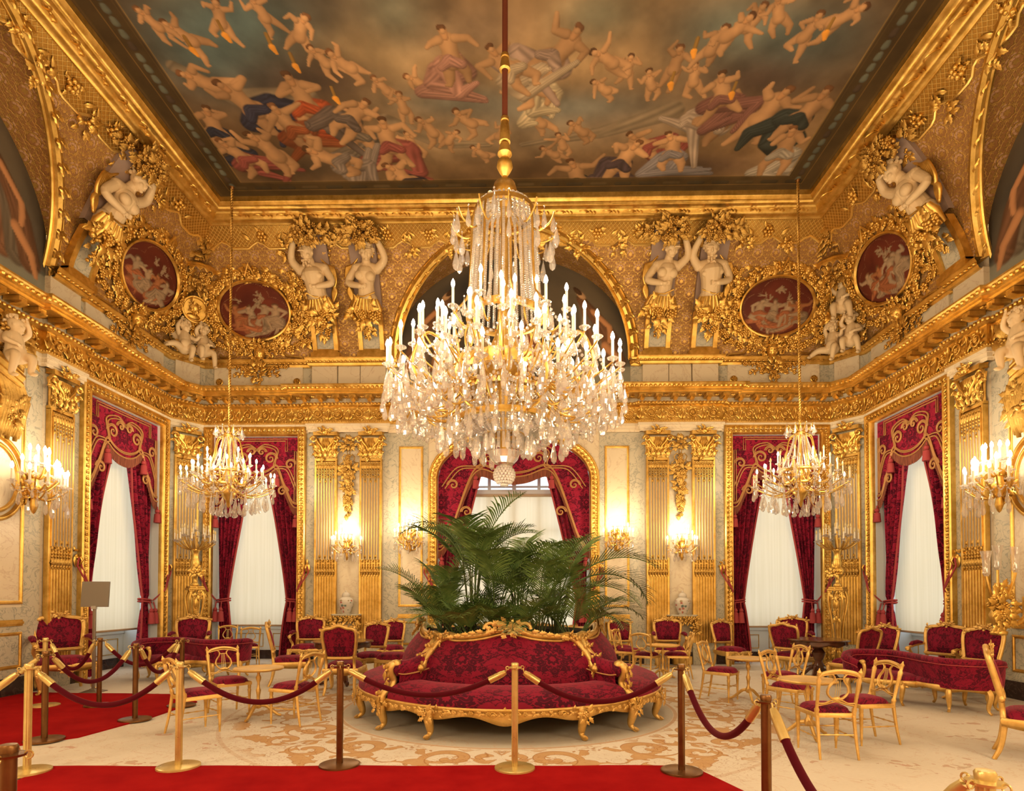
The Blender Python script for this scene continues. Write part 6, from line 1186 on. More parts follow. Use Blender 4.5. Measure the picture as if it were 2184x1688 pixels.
# ------------------------------------------------------------------ palms
def frond_mesh(L, droop, n=26, seed=1):
    r_ = random.Random(seed); m = MB(); s = np.linspace(0, 1, 22); ang = pi / 2 - droop * s ** 1.3; dx = np.cos(ang) * L / 21; dz = np.sin(ang) * L / 21; X = np.concatenate([[0], np.cumsum(dx[1:])]); Z = np.concatenate([[0], np.cumsum(dz[1:])])
    m.add(*tube(np.stack([X, 0 * X, Z], 1), np.linspace(.011, .003, 22), 5)); Vs = []; Fs = []; b = 0
    for i in range(n):
        t = .22 + .78 * i / (n - 1); x = np.interp(t, s, X); z = np.interp(t, s, Z); a = np.interp(t, s, ang); ll = L * .44 * (sin(pi * (.16 + .80 * (t - .22) / .78)) ** .7) * r_.uniform(.85, 1.1); T = np.array([cos(a), 0, sin(a)]); N = np.array([-sin(a), 0, cos(a)])
        for sg in (-1, 1):
            dr = T * .62 + np.array([0, sg * .72, 0]) + N * .28; dr /= np.linalg.norm(dr); w = .0065 + .0055 * sin(pi * t); k = np.linspace(0, 1, 6); P = np.array([x, 0, z]) + dr * (k * ll)[:, None] + np.array([0, 0, -1]) * (ll * .30 * k ** 2.4 * r_.uniform(.5, 1.3))[:, None]; ww = w * np.sin(pi * np.clip(.12 + .86 * k, 0, 1)) ** .8; sd_ = np.cross(dr, N); G = np.stack([P - sd_ * ww[:, None], P - N * (ww * .25)[:, None], P + sd_ * ww[:, None]], 1); m.add(*grid(G))
    return m.mesh('palm_frond', True, 0)
FR = [frond_mesh(1.0, dr, 25, k) for k, dr in enumerate((1.0, 1.4, 1.75, .75, 1.2))]
def palm(x, y, z, h, n, L, label, seed, lean=(.15, 1.05), extra=()):
    r_ = random.Random(seed); t = thing('potted_palm', label, 'plant', (x, y, z), 0, 'feathery palms rising from the settee')
    for k in range(n):
        a = k * 2.399 + r_.uniform(-.3, .3); tl = r_.uniform(*lean); hh = h * r_.uniform(.65, 1.1); d = np.array([cos(a), sin(a), 0]); base = d * .05; top = d * (.05 + .14 * tl) + (0, 0, hh); m = MB(); m.add(*tube(cat([base, (base + top) / 2 - d * .02, top], 10), np.linspace(.016, .010, 10), 6)); obj('stem', m, STEM, t)
        o = obj('frond', FR[r_.randrange(5)], PALM, t); o.location = top; o.rotation_euler = (r_.uniform(-.25, .25), tl * .55, a); o.scale = (L * r_.uniform(.8, 1.15),) * 3
    for a, tl, hh, LL, k in extra:
        d = np.array([cos(a), sin(a), 0]); top = d * .2 + (0, 0, hh); m = MB(); m.add(*tube(cat([(0, 0, 0), top * .5, top], 10), np.linspace(.018, .011, 10), 6)); obj('stem', m, STEM, t); o = obj('frond', FR[k], PALM, t); o.location = top; o.rotation_euler = (0, tl, a); o.scale = (LL,) * 3
palm(-.50, 8.35, .93, 1.15, 11, 1.1, 'tall dark green palm, tallest and left of the middle of the settee', 3, (.1, .8))
palm(.16, 8.75, .93, .85, 8, 1.1, 'green palm behind the middle crest of the settee', 5)
palm(.70, 8.40, .93, .66, 8, 1.05, 'green palm on the right, throwing one long frond sideways', 8, extra=((-.15, .75, .85, 1.35, 1), (.1, .95, .8, 1.35, 2), (-.3, 1.1, .7, 1.1, 1)))
palm(-.82, 8.25, .93, .2, 11, .9, 'low spreading palm at the left side of the settee', 11, (.5, 1.3))
palm(.12, 7.75, .93, .16, 11, .75, 'low palm just behind the front crest of the settee', 14, (.4, 1.2))
palm(.92, 8.15, .93, .2, 11, .9, 'low dark palm at the right side of the settee', 17, (.4, 1.2))
palm(-.40, 7.75, .93, .16, 11, .80, 'low palm drooping over the left part of the front crest', 21, (.4, 1.25))
palm(.45, 8.1, .93, .5, 7, .9, 'mid-height palm in the middle of the clump', 25)
palm(-.15, 8.2, .93, .6, 7, .95, 'mid-height palm between the tallest one and the front crest', 29)
palm(-.62, 7.95, .93, .16, 10, .8, 'low palm at the front left of the clump, drooping outwards', 37, (.4, 1.2))
palm(-.95, 8.7, .93, .6, 7, .95, 'mid-height palm at the back left of the clump', 33)
# ------------------------------------------------------------------ rope barrier and carpets
m = MB()
def carpet(P, h, name, label):
    P = np.asarray(P, float); k = len(P); c_ = P.mean(0); m = MB(); n = 10; G = []
    for s in np.linspace(0, 1, n): G.append(np.c_[c_ + (P - c_) * s, np.full(k, h)])
    G.append(np.c_[P, np.full(k, .0)]); m.add(*grid(np.array(G), False, True)); t = obj(name, m, REDC, smooth=True); return tag(t, label, 'carpet')
def dense(P, step=.25):
    out = []
    for a, b in zip(P, P[1:] + P[:1]): k = max(1, int(hypot(b[0] - a[0], b[1] - a[1]) / step)); out += [(a[0] + (b[0] - a[0]) * i / k, a[1] + (b[1] - a[1]) * i / k + .012 * sin(i * 1.3)) for i in range(k)]
    return out
carpet(dense([(-4.15, 5.35), (1.80, 5.52), (2.32, 4.0), (2.6, -1.2), (-3.4, -1.2)]), .018, 'carpet_runner', 'bright red carpet runner across the bottom of the view, in front of the rope posts')
carpet(dense([(-7.8, 9.30), (-5.35, 9.22), (-4.62, 8.6), (-4.60, 7.5), (-4.75, 6.45), (-5.2, 6.0), (-7.8, 6.0)]), .018, 'carpet_runner', 'bright red carpet runner leading off to the left side wall')
def stanchion(mat, fluted):
    t = thing('rope_stanchion', '', 'stanchion', group='rope barrier posts'); m = MB(); m.add(*lathe([(0, .03), (.17, .026), (.185, .02), (.187, .0), (0, 0)], 40)); obj('base', m, mat if fluted else PEWTER if False else mat, t)
    m = MB(); G = lathe([(.031, .02), (.031, .93)], 48); a = np.arctan2(G[0][:, 1], G[0][:, 0]); k = 1 - .12 * (np.cos(6 * a) > .55) * (1 if fluted else 0); m.add(G[0] * np.stack([k, k, 1 + 0 * k], 1), G[1]); obj('pole', m, mat, t)
    m = MB(); m.add(*lathe([(.031, .92), (.062, .925), (.064, .935), (.034, .94), (.036, .965), (.030, .975), (0, .977)], 28)); obj('cap', m, BRASS if fluted else mat, t)
    for k in range(4): a = k * pi / 2 + .3; m = MB(); b = np.linspace(0, 2 * pi, 14)[:-1]; m.add(*tube(np.stack([.072 * cos(a) + .016 * np.cos(b) * cos(a), .072 * sin(a) + .016 * np.cos(b) * sin(a), .928 + .016 * np.sin(b)], 1), .004, 5, True)); obj('hook_ring', m, BRASS, t)
    return t
ST = {True: stanchion(BRASS, True), False: stanchion(BRONZE, False)}; pd = {True: [ST[True]], False: [ST[False]]}
SP = dict(a=(-4.22, 5.17), b=(-2.95, 5.35), c=(-1.48, 5.44), d=(.16, 5.38), e=(1.67, 5.32), f=(1.80, 3.79), g=(1.94, 2.19), h=(-1.92, 2.41), i=(-5.0, 6.29), j=(-5.83, 8.23), k=(-4.70, 7.33), l=(-4.66, 8.27), n=(-6.6, 8.2))
for k, gd, lb in (('a', 1, 'brass rope post nearest the left edge, at the end of the front row'), ('b', 1, 'brass rope post in the front row, in front of the left lyre-back chairs'), ('c', 0, 'brown rope post left of the round settee, in the front row'), ('d', 1, 'brass rope post in front of the middle of the round settee'), ('e', 0, 'brown rope post right of the round settee, at the carpet corner'), ('f', 0, 'brown rope post cut by the lower edge, in front of the nearest lyre-back chair'), ('g', 1, 'rope post top poking up in the bottom right corner'), ('h', 0, 'rope post top cut off in the bottom left corner'), ('i', 0, 'brown rope post standing on the left red carpet edge, behind the end brass post'), ('j', 0, 'brown rope post beside the grey notice stand'), ('k', 0, 'brown rope post at the right edge of the left red carpet'), ('l', 0, 'brown rope post behind the front left lyre-back chair'), ('n', 1, 'brass rope post in front of the far left armchair')):
    o = pd[bool(gd)].pop() if pd[bool(gd)] else dup(ST[bool(gd)], (0, 0, 0)); o.location = (*SP[k], .012 if k not in 'mfgz' else .0); o['label'] = lb
def rope(p, q, sag, label):
    t = thing('barrier_rope', label, 'rope', (*p, 0), 0, 'velvet barrier ropes'); d = np.array(q) - np.array(p); L = hypot(*d); u = d / L; s = np.linspace(0, 1, 40); A = .085; X = A + (L - 2 * A) * s; zz = .90 - sag * (1 - (2 * s - 1) ** 2) ** 1.05
    P = np.stack([u[0] * X, u[1] * X, zz], 1); m = MB(); m.add(*tube(P[2:-2], .026, 12)); obj('velvet_sleeve', m, VELVET, t)
    for e, f in ((0, 4), (-1, -5)):
        m = MB(); m.add(*tube(np.stack([P[e], P[1 if e == 0 else -2], P[2 if e == 0 else -3], P[f]]), [.022, .031, .032, .032], 12)); c_ = P[e]; e0 = np.array([0, 0, .93]) if e == 0 else np.array([d[0], d[1], .93]); e0 = e0 + np.array([u[0], u[1], 0]) * (.065 if e == 0 else -.065); m.add(*tube([c_, (c_ + e0) / 2 + (0, 0, .02), e0], .006, 6)); obj('ferrule', m, BRASS, t)
    return t
for a, b, sg, lb in (('a', 'b', .30, 'between the end brass post and the second brass post'), ('b', 'c', .29, 'in front of the left lyre-back chairs'), ('c', 'd', .22, 'across the left half of the round settee'), ('d', 'e', .26, 'across the right half of the round settee'), ('e', 'f', .36, 'hanging deep to the right of the round settee'), ('f', 'g', .46, 'running steeply down to the bottom right corner'), ('i', 'k', .32, 'along the edge of the left red carpet'), ('n', 'j', .36, 'in front of the far left armchair'), ('j', 'l', .30, 'crossing before the left-hand S-shaped sofa'), ('k', 'l', .34, 'short, between two brown posts at the left sofa')): rope(SP[a], SP[b], sg, 'dark red velvet barrier rope ' + lb)
rope((-4.22, 5.17), (-5.9, 4.6), .40, 'dark red velvet barrier rope leaving at the left edge, lower one'); rope((-5.0, 6.29), (-6.9, 6.2), .40, 'dark red velvet barrier rope leaving at the left edge, upper one')
# notice stand
t = thing('notice_stand', 'grey blank notice board on a slim metal post by the left window', 'stand', (-6.83, 9.45, 0), radians(4)); m = MB(); m.add(*box((0, 0, 1.61), (.44, .03, .42))); V = m.V[0]; V[:, 1] += (V[:, 2] - 1.4) * .08; obj('board', m, plain('grey_board', (.25, .215, .17), .5), t, bevel=.004)
m = MB(); m.add(*box((0, -.01, 1.39), (.07, .05, .05))); obj('clamp', m, plain('pale_clamp', (.5, .45, .38), .5), t, bevel=.004); m = MB(); m.add(*box((0, .0, .72), (.045, .03, 1.34))); obj('post', m, PEWTER, t, bevel=.004); m = MB(); m.add(*lathe([(.05, .06), (.06, .05), (.2, .012), (.205, 0)], 4, pi / 4, pi / 4 + 2 * pi)); obj('base', m, PEWTER, t, smooth=False)
# ------------------------------------------------------------------ consoles, jars, torcheres
def console(M, label):
    t = thing('console_table', label, 'table', group='gilded consoles between the pilasters'); m = MB(); G = [(-.34, 0), (-.34, -.2), (-.28, -.30), (0, -.34), (.28, -.30), (.34, -.2), (.34, 0)]; k = len(G); P = np.array(G); m.add(*grid(np.stack([np.c_[P * .0, np.full(k, 1.155)], np.c_[P, np.full(k, 1.155)], np.c_[P * 1.02, np.full(k, 1.14)], np.c_[P, np.full(k, 1.12)], np.c_[P * .8, np.full(k, 1.115)]]))); obj('marble_top', m, MARG, t)
    m = MB(); P2 = P * .93; m.add(*grid(np.stack([np.c_[P2, np.full(k, 1.12)], np.c_[P2, np.full(k, .98)], np.c_[P2 * .9, np.full(k, 1.0)]])))
    for x in (-.24, -.12, 0, .12, .24): f = MB(); foliage(f, 0, 1.02, .07, .06, 12, .07, .04, 0, .2, .2); m.put(f, T4((x, -.30 + abs(x) * .15, 0)))
    obj('carved_apron', m, GOLDA, t, sharp=0)
    for sx in (-1, 1):
        m = MB(); m.add(*tube(cat([(sx * .27, -.24, 1.0), (sx * .33, -.27, .85), (sx * .2, -.2, .65), (sx * .08, -.14, .45), (sx * .16, -.16, .28), (sx * .12, -.12, .2)], 24), np.linspace(.045, .03, 24), 8)); f = MB(); foliage(f, 0, .84, .08, .1, 14, .08, .06, 0, .2, .1); m.put(f, T4((sx * .3, -.28, 0))); obj('leg', m, GOLDA, t, sharp=0)
    m = MB(); m.add(*box2(-.22, .22, -.2, 0, 0, .2)); obj('base', m, GOLDA, t, bevel=.02); return place(t, M)
console(MBK @ T4((-3.9, -.02, 0)), 'gilded console with marble top under the left-hand porcelain jar'); console(MBK @ T4((3.9, -.02, 0)), 'gilded console with marble top under the right-hand porcelain jar')
def jar(M, label):
    t = thing('porcelain_jar', label, 'vase', group='flowered porcelain jars'); pf = np.array([(0, 1.157), (.085, 1.157), (.085, 1.175), (.10, 1.19), (.125, 1.26), (.165, 1.36), (.175, 1.43), (.165, 1.49), (.115, 1.535), (.085, 1.55), (.085, 1.565)]); z = np.linspace(0, len(pf) - 1, 60); pr = np.stack([np.interp(z, range(len(pf)), pf[:, i]) for i in (0, 1)], 1); V, F = lathe(pr, 64, c=(0, -.17, 0)); a = np.arctan2(V[:, 1] + .17, V[:, 0]); C = np.tile([.74, .66, .56, 1.], (len(V), 1)); r_ = random.Random(2)
    for k in range(26):
        a0 = r_.uniform(-pi, pi); z0 = r_.uniform(1.2, 1.50); col = r_.choice([(.50, .12, .10), (.55, .18, .13), (.20, .30, .20), (.42, .30, .16), (.16, .22, .20)]); d = np.hypot(((a - a0 + pi) % (2 * pi) - pi) * .15, (V[:, 2] - z0) * 1.2); C[d < r_.uniform(.012, .034), :3] = col
    m = MB(); m.add(V, F, col=C); obj('body', m, GLAZE, t, sharp=0); m = MB(); L = lathe([(.092, 1.565), (.095, 1.575), (.085, 1.62), (.05, 1.655), (.018, 1.66), (.022, 1.685), (.012, 1.70), (0, 1.705)], 24, c=(0, -.17, 0)); C = np.tile([.74, .66, .56, 1.], (len(L[0]), 1)); m.add(*L, col=C); obj('lid', m, GLAZE, t); return place(t, M)
jar(MBK @ T4((-3.9, -.02, 0)), 'white porcelain jar painted with flowers, left of the palms'); jar(MBK @ T4((3.9, -.02, 0)), 'white porcelain jar painted with flowers, right of the palms')
# ------------------------------------------------------------------ lights: shared pieces
def drop_mesh(h=.16, w=.035):
    m = MB(); m.add(*lathe([(0.002, 0), (.004, -.02 * h / .16), (w * .35, -.25 * h), (w * .8, -.55 * h), (w, -.74 * h), (w * .75, -.9 * h), (.0, -h)], 7)); V = m.V[0]; V[:, 1] *= .7; m.add(*ball((0, 0, .012), .011, 6, 4)); return m.mesh('crystal_drop', False)
DROPS = [drop_mesh(.15, .034), drop_mesh(.20, .036), drop_mesh(.26, .040), drop_mesh(.12, .045)]
def candle_mesh(h=.22, r=.014):
    m = MB(); m.add(*lathe([(0, -.03), (.012, -.03), (.02, -.005), (.016, .0), (.026, .03), (.016, .035)], 10)); m.add(*lathe([(.0, .004), (.05, .002), (.058, .014), (.04, .006)], 12)); k = len(m.F)
    m.add(*lathe([(r, .03), (r, h), (r * .5, h + .004)], 8)); me = m.mesh('candle'); me.materials.append(WAX); return me
BULBM = MB(); BULBM.add(*lathe([(0, 0), (.012, .006), (.022, .035), (.017, .065), (.006, .088), (0, .096)], 8)); BULBM = BULBM.mesh('flame_bulb')
UNLIT = plain('unlit_bulb', (.80, .62, .30), .2)
BOB = MB(); BOB.add(*lathe([(0, -.03), (.012, -.03), (.02, -.005), (.016, .0), (.026, .03), (.016, .035)], 10)); BOB.add(*lathe([(.0, .004), (.05, .002), (.058, .014), (.04, .006)], 12)); BOB = BOB.mesh('drip_pan')
SLV = {}
def candle(parent, p, h=.22, s=1., lit=True):
    if h not in SLV: q = MB(); q.add(*lathe([(.0145, .025), (.0145, h), (.006, h + .004)], 8)); SLV[h] = q.mesh('candle_sleeve')
    o = obj('candle', SLV[h], WAX, parent); o.location = p; o.scale = (s,) * 3
    a = obj('drip_pan', BOB, CRYS, o)
    if lit: b = obj('bulb', BULBM, BULB, o)
    else: b = obj('bulb', BULBU, UNLIT, o)
    b.location = (0, 0, h); return o
BULBU = BULBM.copy()
def drop(parent, p, k=0, s=1., a=0): o = obj('crystal_drop', DROPS[k], CRYS, parent); o.location = p; o.scale = (s,) * 3; o.rotation_euler = (0, 0, a); return o
def sarm(p0, p1, sag=.12, r=.011, n=14):
    """A gilded S-branch from the body out to a candle."""
    A = np.array(p0, float); B = np.array(p1, float); s = np.linspace(0, 1, n)[:, None]; P = A + (B - A) * np.array([1, 1, 0]) * s; P[:, 2] = A[2] + (B[2] - A[2]) * s[:, 0] ** 2 - sag * np.sin(pi * s[:, 0] ** .8) ; return tube(P, np.linspace(r * 1.3, r, n), 6)
def beads(P, r, n=5): return balls(P, r, n, 3)
def sconce(M, label, n=12, s=1.):
    t = thing('wall_sconce', label, 'wall light', group='crystal-hung candle brackets on the walls'); m = MB(); foliage(m, 0, -.02, .07, .16, 34, .1, .09, 0, .2, .2); m.add(*lathe([(0, -.32), (.02, -.30), (.045, -.22), (.03, -.14), (.07, -.04), (.09, .0), (.05, .05), (.04, .14), (.06, .18), (.0, .22)], 14, c=(0, -.14, 0))); obj('gilt_bracket', m, GOLD, t, sharp=0); r_ = random.Random(4); am = MB(); sp = []
    for k in range(n):
        a = pi + (k + .5) / n * pi; tier = k % 3; R = (.34, .25, .15)[tier]; z = (.02, .13, .28)[tier] ; sp.append((R * cos(a), -.14 + R * .95 * sin(a), z))
    for p in sp: q = MB(); q.add(*sarm((0, -.14, p[2] - .08), (p[0], p[1], p[2] - .03), .09, .009)); obj('branch', q, GOLD, t); candle(t, p, .17, .9)
    for k in range(16): a = pi + (k + .5) / 16 * pi; R = .34 if k % 2 else .22; drop(t, (R * cos(a), -.14 + R * .95 * sin(a), -.04 - .05 * (k % 3)), k % 3, .85, a)
    m = MB()
    for k in range(12):
        a0 = pi + k / 12 * pi; a1 = pi + (k + 1) / 12 * pi; q = np.linspace(0, 1, 9); R = .33; m.add(*beads(np.stack([R * np.cos(a0 + (a1 - a0) * q), -.14 + R * .95 * np.sin(a0 + (a1 - a0) * q), -.02 - .07 * np.sin(pi * q)], 1), .010))
    tag(obj('bead_swags', m, CRYS, t), kind='stuff'); t.scale = (s,) * 3; place(t, M @ T4((0, 0, 0), 0, s)); c_ = np.array(M) @ np.array([0, -.55, .45, 1]); lamp('sconce_light', c_[:3], 52 * KL, .12); return t
for x, z, lb in ((-3.9, 2.72, 'crystal candle bracket between the paired pilasters, left of the palms, outer one'), (3.9, 2.72, 'crystal candle bracket between the paired pilasters, right of the palms, outer one'), (-2.43, 2.9, 'crystal candle bracket on the cream panel just left of the palms'), (2.43, 2.9, 'crystal candle bracket on the cream panel just right of the palms')): sconce(MBK @ T4((x, -.02, z)), lb, 13, 1.)
for M, q, w in ((MLF, 1, 'left'), (MRT, -1, 'right')):
    t = sconce(M @ T4((q * 2.22, -.16, 3.3)), 'large crystal candle bracket before the oval mirror at the %s edge of the view' % w, 18, 1.3)
    t = thing('wall_roundel', 'oval gilt-framed marble roundel behind the candle bracket at the %s edge of the view' % w, 'roundel', group='oval wall roundels'); m = MB(); E = arc2(q * 1.85, 3.42, .46, .56, 0, 2 * pi * 47 / 48, 48)[::-1]
    for d in (0, -.13): m.add(*sweepflat([(d, 0), (d, .04), (d + .02, .055), (d + .05, .055), (d + .06, .03), (d + .07, 0)], E, 0, True))
    obj('gilt_frame', m, GOLD, t); m = MB(); E2 = arc2(q * 1.85, 3.42, .40, .50, 0, 2 * pi, 49)[:-1]; m.add(*grid(np.stack([np.c_[E2[:, 0] * k + q * 1.85 * (1 - k), np.full(48, -.02), E2[:, 1] * k + 3.42 * (1 - k)] for k in (1, 0)]), False, True)); obj('roundel', m, MARW, t); place(t, M)
def rope_twist(p0, p1, r=.016, pitch=.11, strands=2):
    m = MB(); A = np.array(p0, float); B = np.array(p1, float); L = np.linalg.norm(B - A); n = int(L / pitch * 10); s = np.linspace(0, 1, n)
    for k in range(strands): a = s * L / pitch * 2 * pi + k * 2 * pi / strands; m.add(*tube(A + (B - A) * s[:, None] + np.stack([r * .8 * np.cos(a), r * .8 * np.sin(a), 0 * a], 1), r, 5))
    return m
def corner_chandelier(x, y, label, lit):
    z0 = 0; t = thing('crystal_chandelier', label, 'chandelier', (x, y, 0), 0, 'corner chandeliers'); r_ = random.Random(int(x * 10))
    obj('hanging_cord', rope_twist((0, 0, 5.0), (0, 0, 9.98)), GOLDA, t); m = MB(); m.add(*lathe([(0, 10.03), (.06, 10.02), (.05, 9.95), (.02, 9.9), (0, 9.88)], 12)); obj('ceiling_hook', m, BRONZE, t)
    m = MB(); m.add(*lathe([(0, 5.03), (.02, 5.02), (.05, 4.95), (.03, 4.9), (.10, 4.85), (.12, 4.80), (.05, 4.78), (.03, 4.6), (.03, 4.2), (.08, 4.1), (.12, 4.0), (.07, 3.9), (.10, 3.8), (.18, 3.7), (.12, 3.6), (.05, 3.5), (.03, 3.4), (0, 3.35)], 18))
    for k in range(8): a = k * pi / 4; m.add(*sarm((.03 * cos(a), .03 * sin(a), 4.92), (.24 * cos(a), .24 * sin(a), 5.0), .06, .008)); m.add(*tube(cat([(.12 * cos(a), .12 * sin(a), 4.8), (.22 * cos(a), .22 * sin(a), 4.72), (.28 * cos(a), .28 * sin(a), 4.4), (.36 * cos(a), .36 * sin(a), 4.1), (.30 * cos(a), .30 * sin(a), 3.85)], 16), .013, 6))
    m.add(*lathe([(.34, 4.10), (.37, 4.10), (.37, 4.05), (.34, 4.05)], 32)); m.add(*lathe([(.30, 3.84), (.33, 3.84), (.33, 3.79), (.30, 3.79)], 32)); obj('gilt_stem', m, GOLD, t, sharp=0)
    for k in range(16):
        a = (k + .5) * pi / 8; m = MB(); q = np.linspace(0, 1, 26); m.add(*beads(np.stack([(.11 + .24 * q ** 1.3) * cos(a) + 0 * q, (.11 + .24 * q ** 1.3) * sin(a) + 0 * q, 4.80 - .70 * q], 1), .015)); obj('bead_string', m, CRYS, t)
    br = 0; n = 0
    for R, z, cnt, ph in ((.86, 3.80, 18, 0.), (.66, 4.0, 14, .2), (.42, 4.22, 8, .1)):
        for k in range(cnt):
            a = ph + k / cnt * 2 * pi; p = (R * cos(a), R * sin(a), z + .05 * (k % 2)); m = MB(); m.add(*sarm((.14 * cos(a), .14 * sin(a), z - .05), (p[0], p[1], p[2] - .03), .14 if R > .5 else .06, .010)); obj('branch', m, GOLD, t); n += 1; candle(t, p, .17, 1., (lit > .9 or r_.random() < lit)); 
            drop(t, (p[0], p[1], p[2] - .04), k % 3, 1., a)
    for k in range(16): a = k * pi / 8; drop(t, (.26 * cos(a), .26 * sin(a), 4.98 - .05 * (k % 2)), 3 if k % 2 else 1, 1., a)
    for R, z, cnt, kk in ((.72, 3.62, 18, 2), (.5, 3.55, 14, 2), (.3, 3.42, 10, 1), (.14, 3.3, 6, 3)):
        for k in range(cnt): a = k / cnt * 2 * pi + R; drop(t, (R * cos(a), R * sin(a), z), kk, 1.15, a)
    m = MB()
    for R, z, cnt in ((.84, 3.78, 18), (.64, 3.98, 14), (.5, 3.7, 16), (.32, 3.8, 12)):
        for k in range(cnt):
            a0 = k / cnt * 2 * pi; q = np.linspace(0, 1, 9); aa = a0 + q * 2 * pi / cnt; m.add(*beads(np.stack([R * np.cos(aa), R * np.sin(aa), z - .10 * np.sin(pi * q)], 1), .013))
    tag(obj('bead_swags', m, CRYS, t), kind='stuff'); return t
corner_chandelier(-5.74, 11.62, 'crystal chandelier with lit candles hanging in the left corner of the room', 1.); corner_chandelier(5.74, 11.62, 'crystal chandelier with mostly unlit candles hanging in the right corner of the room', .3)
# ------------------------------------------------------------------ the great chandelier
def great_chandelier():
    t = thing('grand_chandelier', 'huge tiered crystal chandelier full of lit candles, above the round settee', 'chandelier', (0, 7.1, 0)); r_ = random.Random(9)
    m = MB(); m.add(*tube([(0, 0, 6.95), (0, 0, 10.0)], .036, 14)); o = obj('hanging_cord', m, ROPEC, t)
    for z in (8.35, 7.55): m = MB(); m.add(*lathe([(.037, .0), (.05, -.01), (.055, -.05), (.045, -.06), (.055, -.10), (.07, -.32 if z < 8 else -.2), (.04, -.33 if z < 8 else -.21)], 18, c=(0, 0, z))); obj('cord_tassel', m, GOLDA, t)
    m = MB(); m.add(*lathe([(0, 7.2), (.06, 7.2), (.09, 7.08), (.05, 7.03), (.09, 6.98), (.10, 6.92), (.07, 6.86), (.03, 6.80), (.05, 6.76), (.13, 6.70), (.157, 6.60), (.14, 6.51), (.07, 6.44), (.05, 6.4)], 28)); m.add(*lathe([(.05, 6.4), (.04, 6.0), (.05, 5.4), (.09, 5.2), (.05, 5.0), (.12, 4.8), (.20, 4.6), (.26, 4.4), (.16, 4.25), (.08, 4.1), (.05, 3.8), (.05, 3.3), (0, 3.25)], 22)); obj('gilt_stem', m, GOLD, t)
    for prof, nn in (([(.34, 6.36), (.375, 6.36), (.38, 6.30), (.34, 6.30)], 40), ([(.43, 5.08), (.47, 5.08), (.475, 5.00), (.43, 5.00)], 40), ([(.52, 4.42), (.58, 4.44), (.60, 4.36), (.58, 4.28), (.52, 4.30)], 48), ([(.44, 4.12), (.49, 4.13), (.50, 4.07), (.44, 4.06)], 48), ([(.54, 3.76), (.57, 3.77), (.57, 3.71), (.54, 3.70)], 48), ([(.22, 3.62), (.25, 3.62), (.25, 3.57), (.22, 3.57)], 32)): m = MB(); m.add(*lathe(prof, nn)); obj('gilt_ring', m, GOLD, t)
    m = MB(); m.add(*balls([(.52 * cos(k * pi / 20), .52 * sin(k * pi / 20), 4.14) for k in range(40)], .022)); obj('beaded_rim', m, GOLD, t)
    for k in range(8): a = k * pi / 4 + .2; m = MB(); P = cat([(.34, 6.36), (.40, 6.2), (.42, 5.6), (.46, 5.25), (.62, 5.0), (.56, 4.6), (.58, 4.36)], 30); m.add(*tube(np.stack([P[:, 0] * cos(a), P[:, 0] * sin(a), P[:, 1]], 1), .015, 6)); m.add(*tube(cat([(.1 * cos(a), .1 * sin(a), 6.46), (.3 * cos(a), .3 * sin(a), 6.44), (.36 * cos(a), .36 * sin(a), 6.33)], 10), .012, 6)); obj('gilt_strap', m, GOLD, t)
    for k in range(12): a = k * pi / 6 + .1; m = MB(); P = cat([(.34, 6.12), (.45, 6.0), (.60, 6.06), (.66, 6.17)], 14); m.add(*tube(np.stack([P[:, 0] * cos(a), P[:, 0] * sin(a), P[:, 1]], 1), .010, 6)); obj('crown_branch', m, GOLD, t)
    for k in range(36):
        a = k * pi / 18; m = MB(); q = np.linspace(0, 1, 46); m.add(*balls(np.stack([(.365 + .085 * q) * cos(a), (.365 + .085 * q) * sin(a), 6.30 - 1.24 * q], 1), np.array([.022, .022, .0125]), 5, 3)); q = np.linspace(0, 1, 14); m.add(*beads(np.stack([(.10 + .26 * np.sin(q * pi / 2)) * cos(a), (.10 + .26 * np.sin(q * pi / 2)) * sin(a), 6.46 - .13 * q ** 2], 1), .018)); obj('bead_string', m, CRYS, t, smooth=False)
    T = [(.47, 4.96, 6, .22), (.84, 4.80, 14, .20), (1.12, 4.48, 20, .19), (1.41, 4.22, 26, .19), (1.27, 3.98, 20, .18), (.78, 4.44, 14, .19)]; pos = []
    for R, z, cnt, h in T:
        for k in range(cnt):
            a = (k + .5 * (cnt % 4 == 0)) / cnt * 2 * pi + R; p = np.array([R * cos(a), R * sin(a), z + .06 * (k % 3)]); r0 = .44 if z > 5 else .55; b = MB()
            b.add(*sarm((r0 * cos(a), r0 * sin(a), min(z - .02, 5.25) if R > .5 else z - .1), p - (0, 0, .03), .20 if R > 1 else .08, .0095, 16)); obj('gilt_branch', b, GOLD, t, sharp=0); candle(t, p, h, 1.1); pos.append((p, a, R))
    for k in range(12):
        a = k * pi / 6; m = MB(); P = cat([(.50, 4.10), (.95, 3.95), (1.18, 4.25), (1.02, 4.62), (.78, 4.55)] if k % 2 else [(.57, 3.74), (.85, 3.78), (.98, 4.05), (.86, 4.3)], 24); m.add(*tube(np.stack([P[:, 0] * cos(a), P[:, 0] * sin(a), P[:, 1]], 1), .018, 7)); obj('gilt_scroll', m, GOLD, t)
    D_ = []
    for p, a, R in pos:
        if R > .5: D_ += [(p + (0, 0, -.04), a, r_.randrange(3), 1.25)]
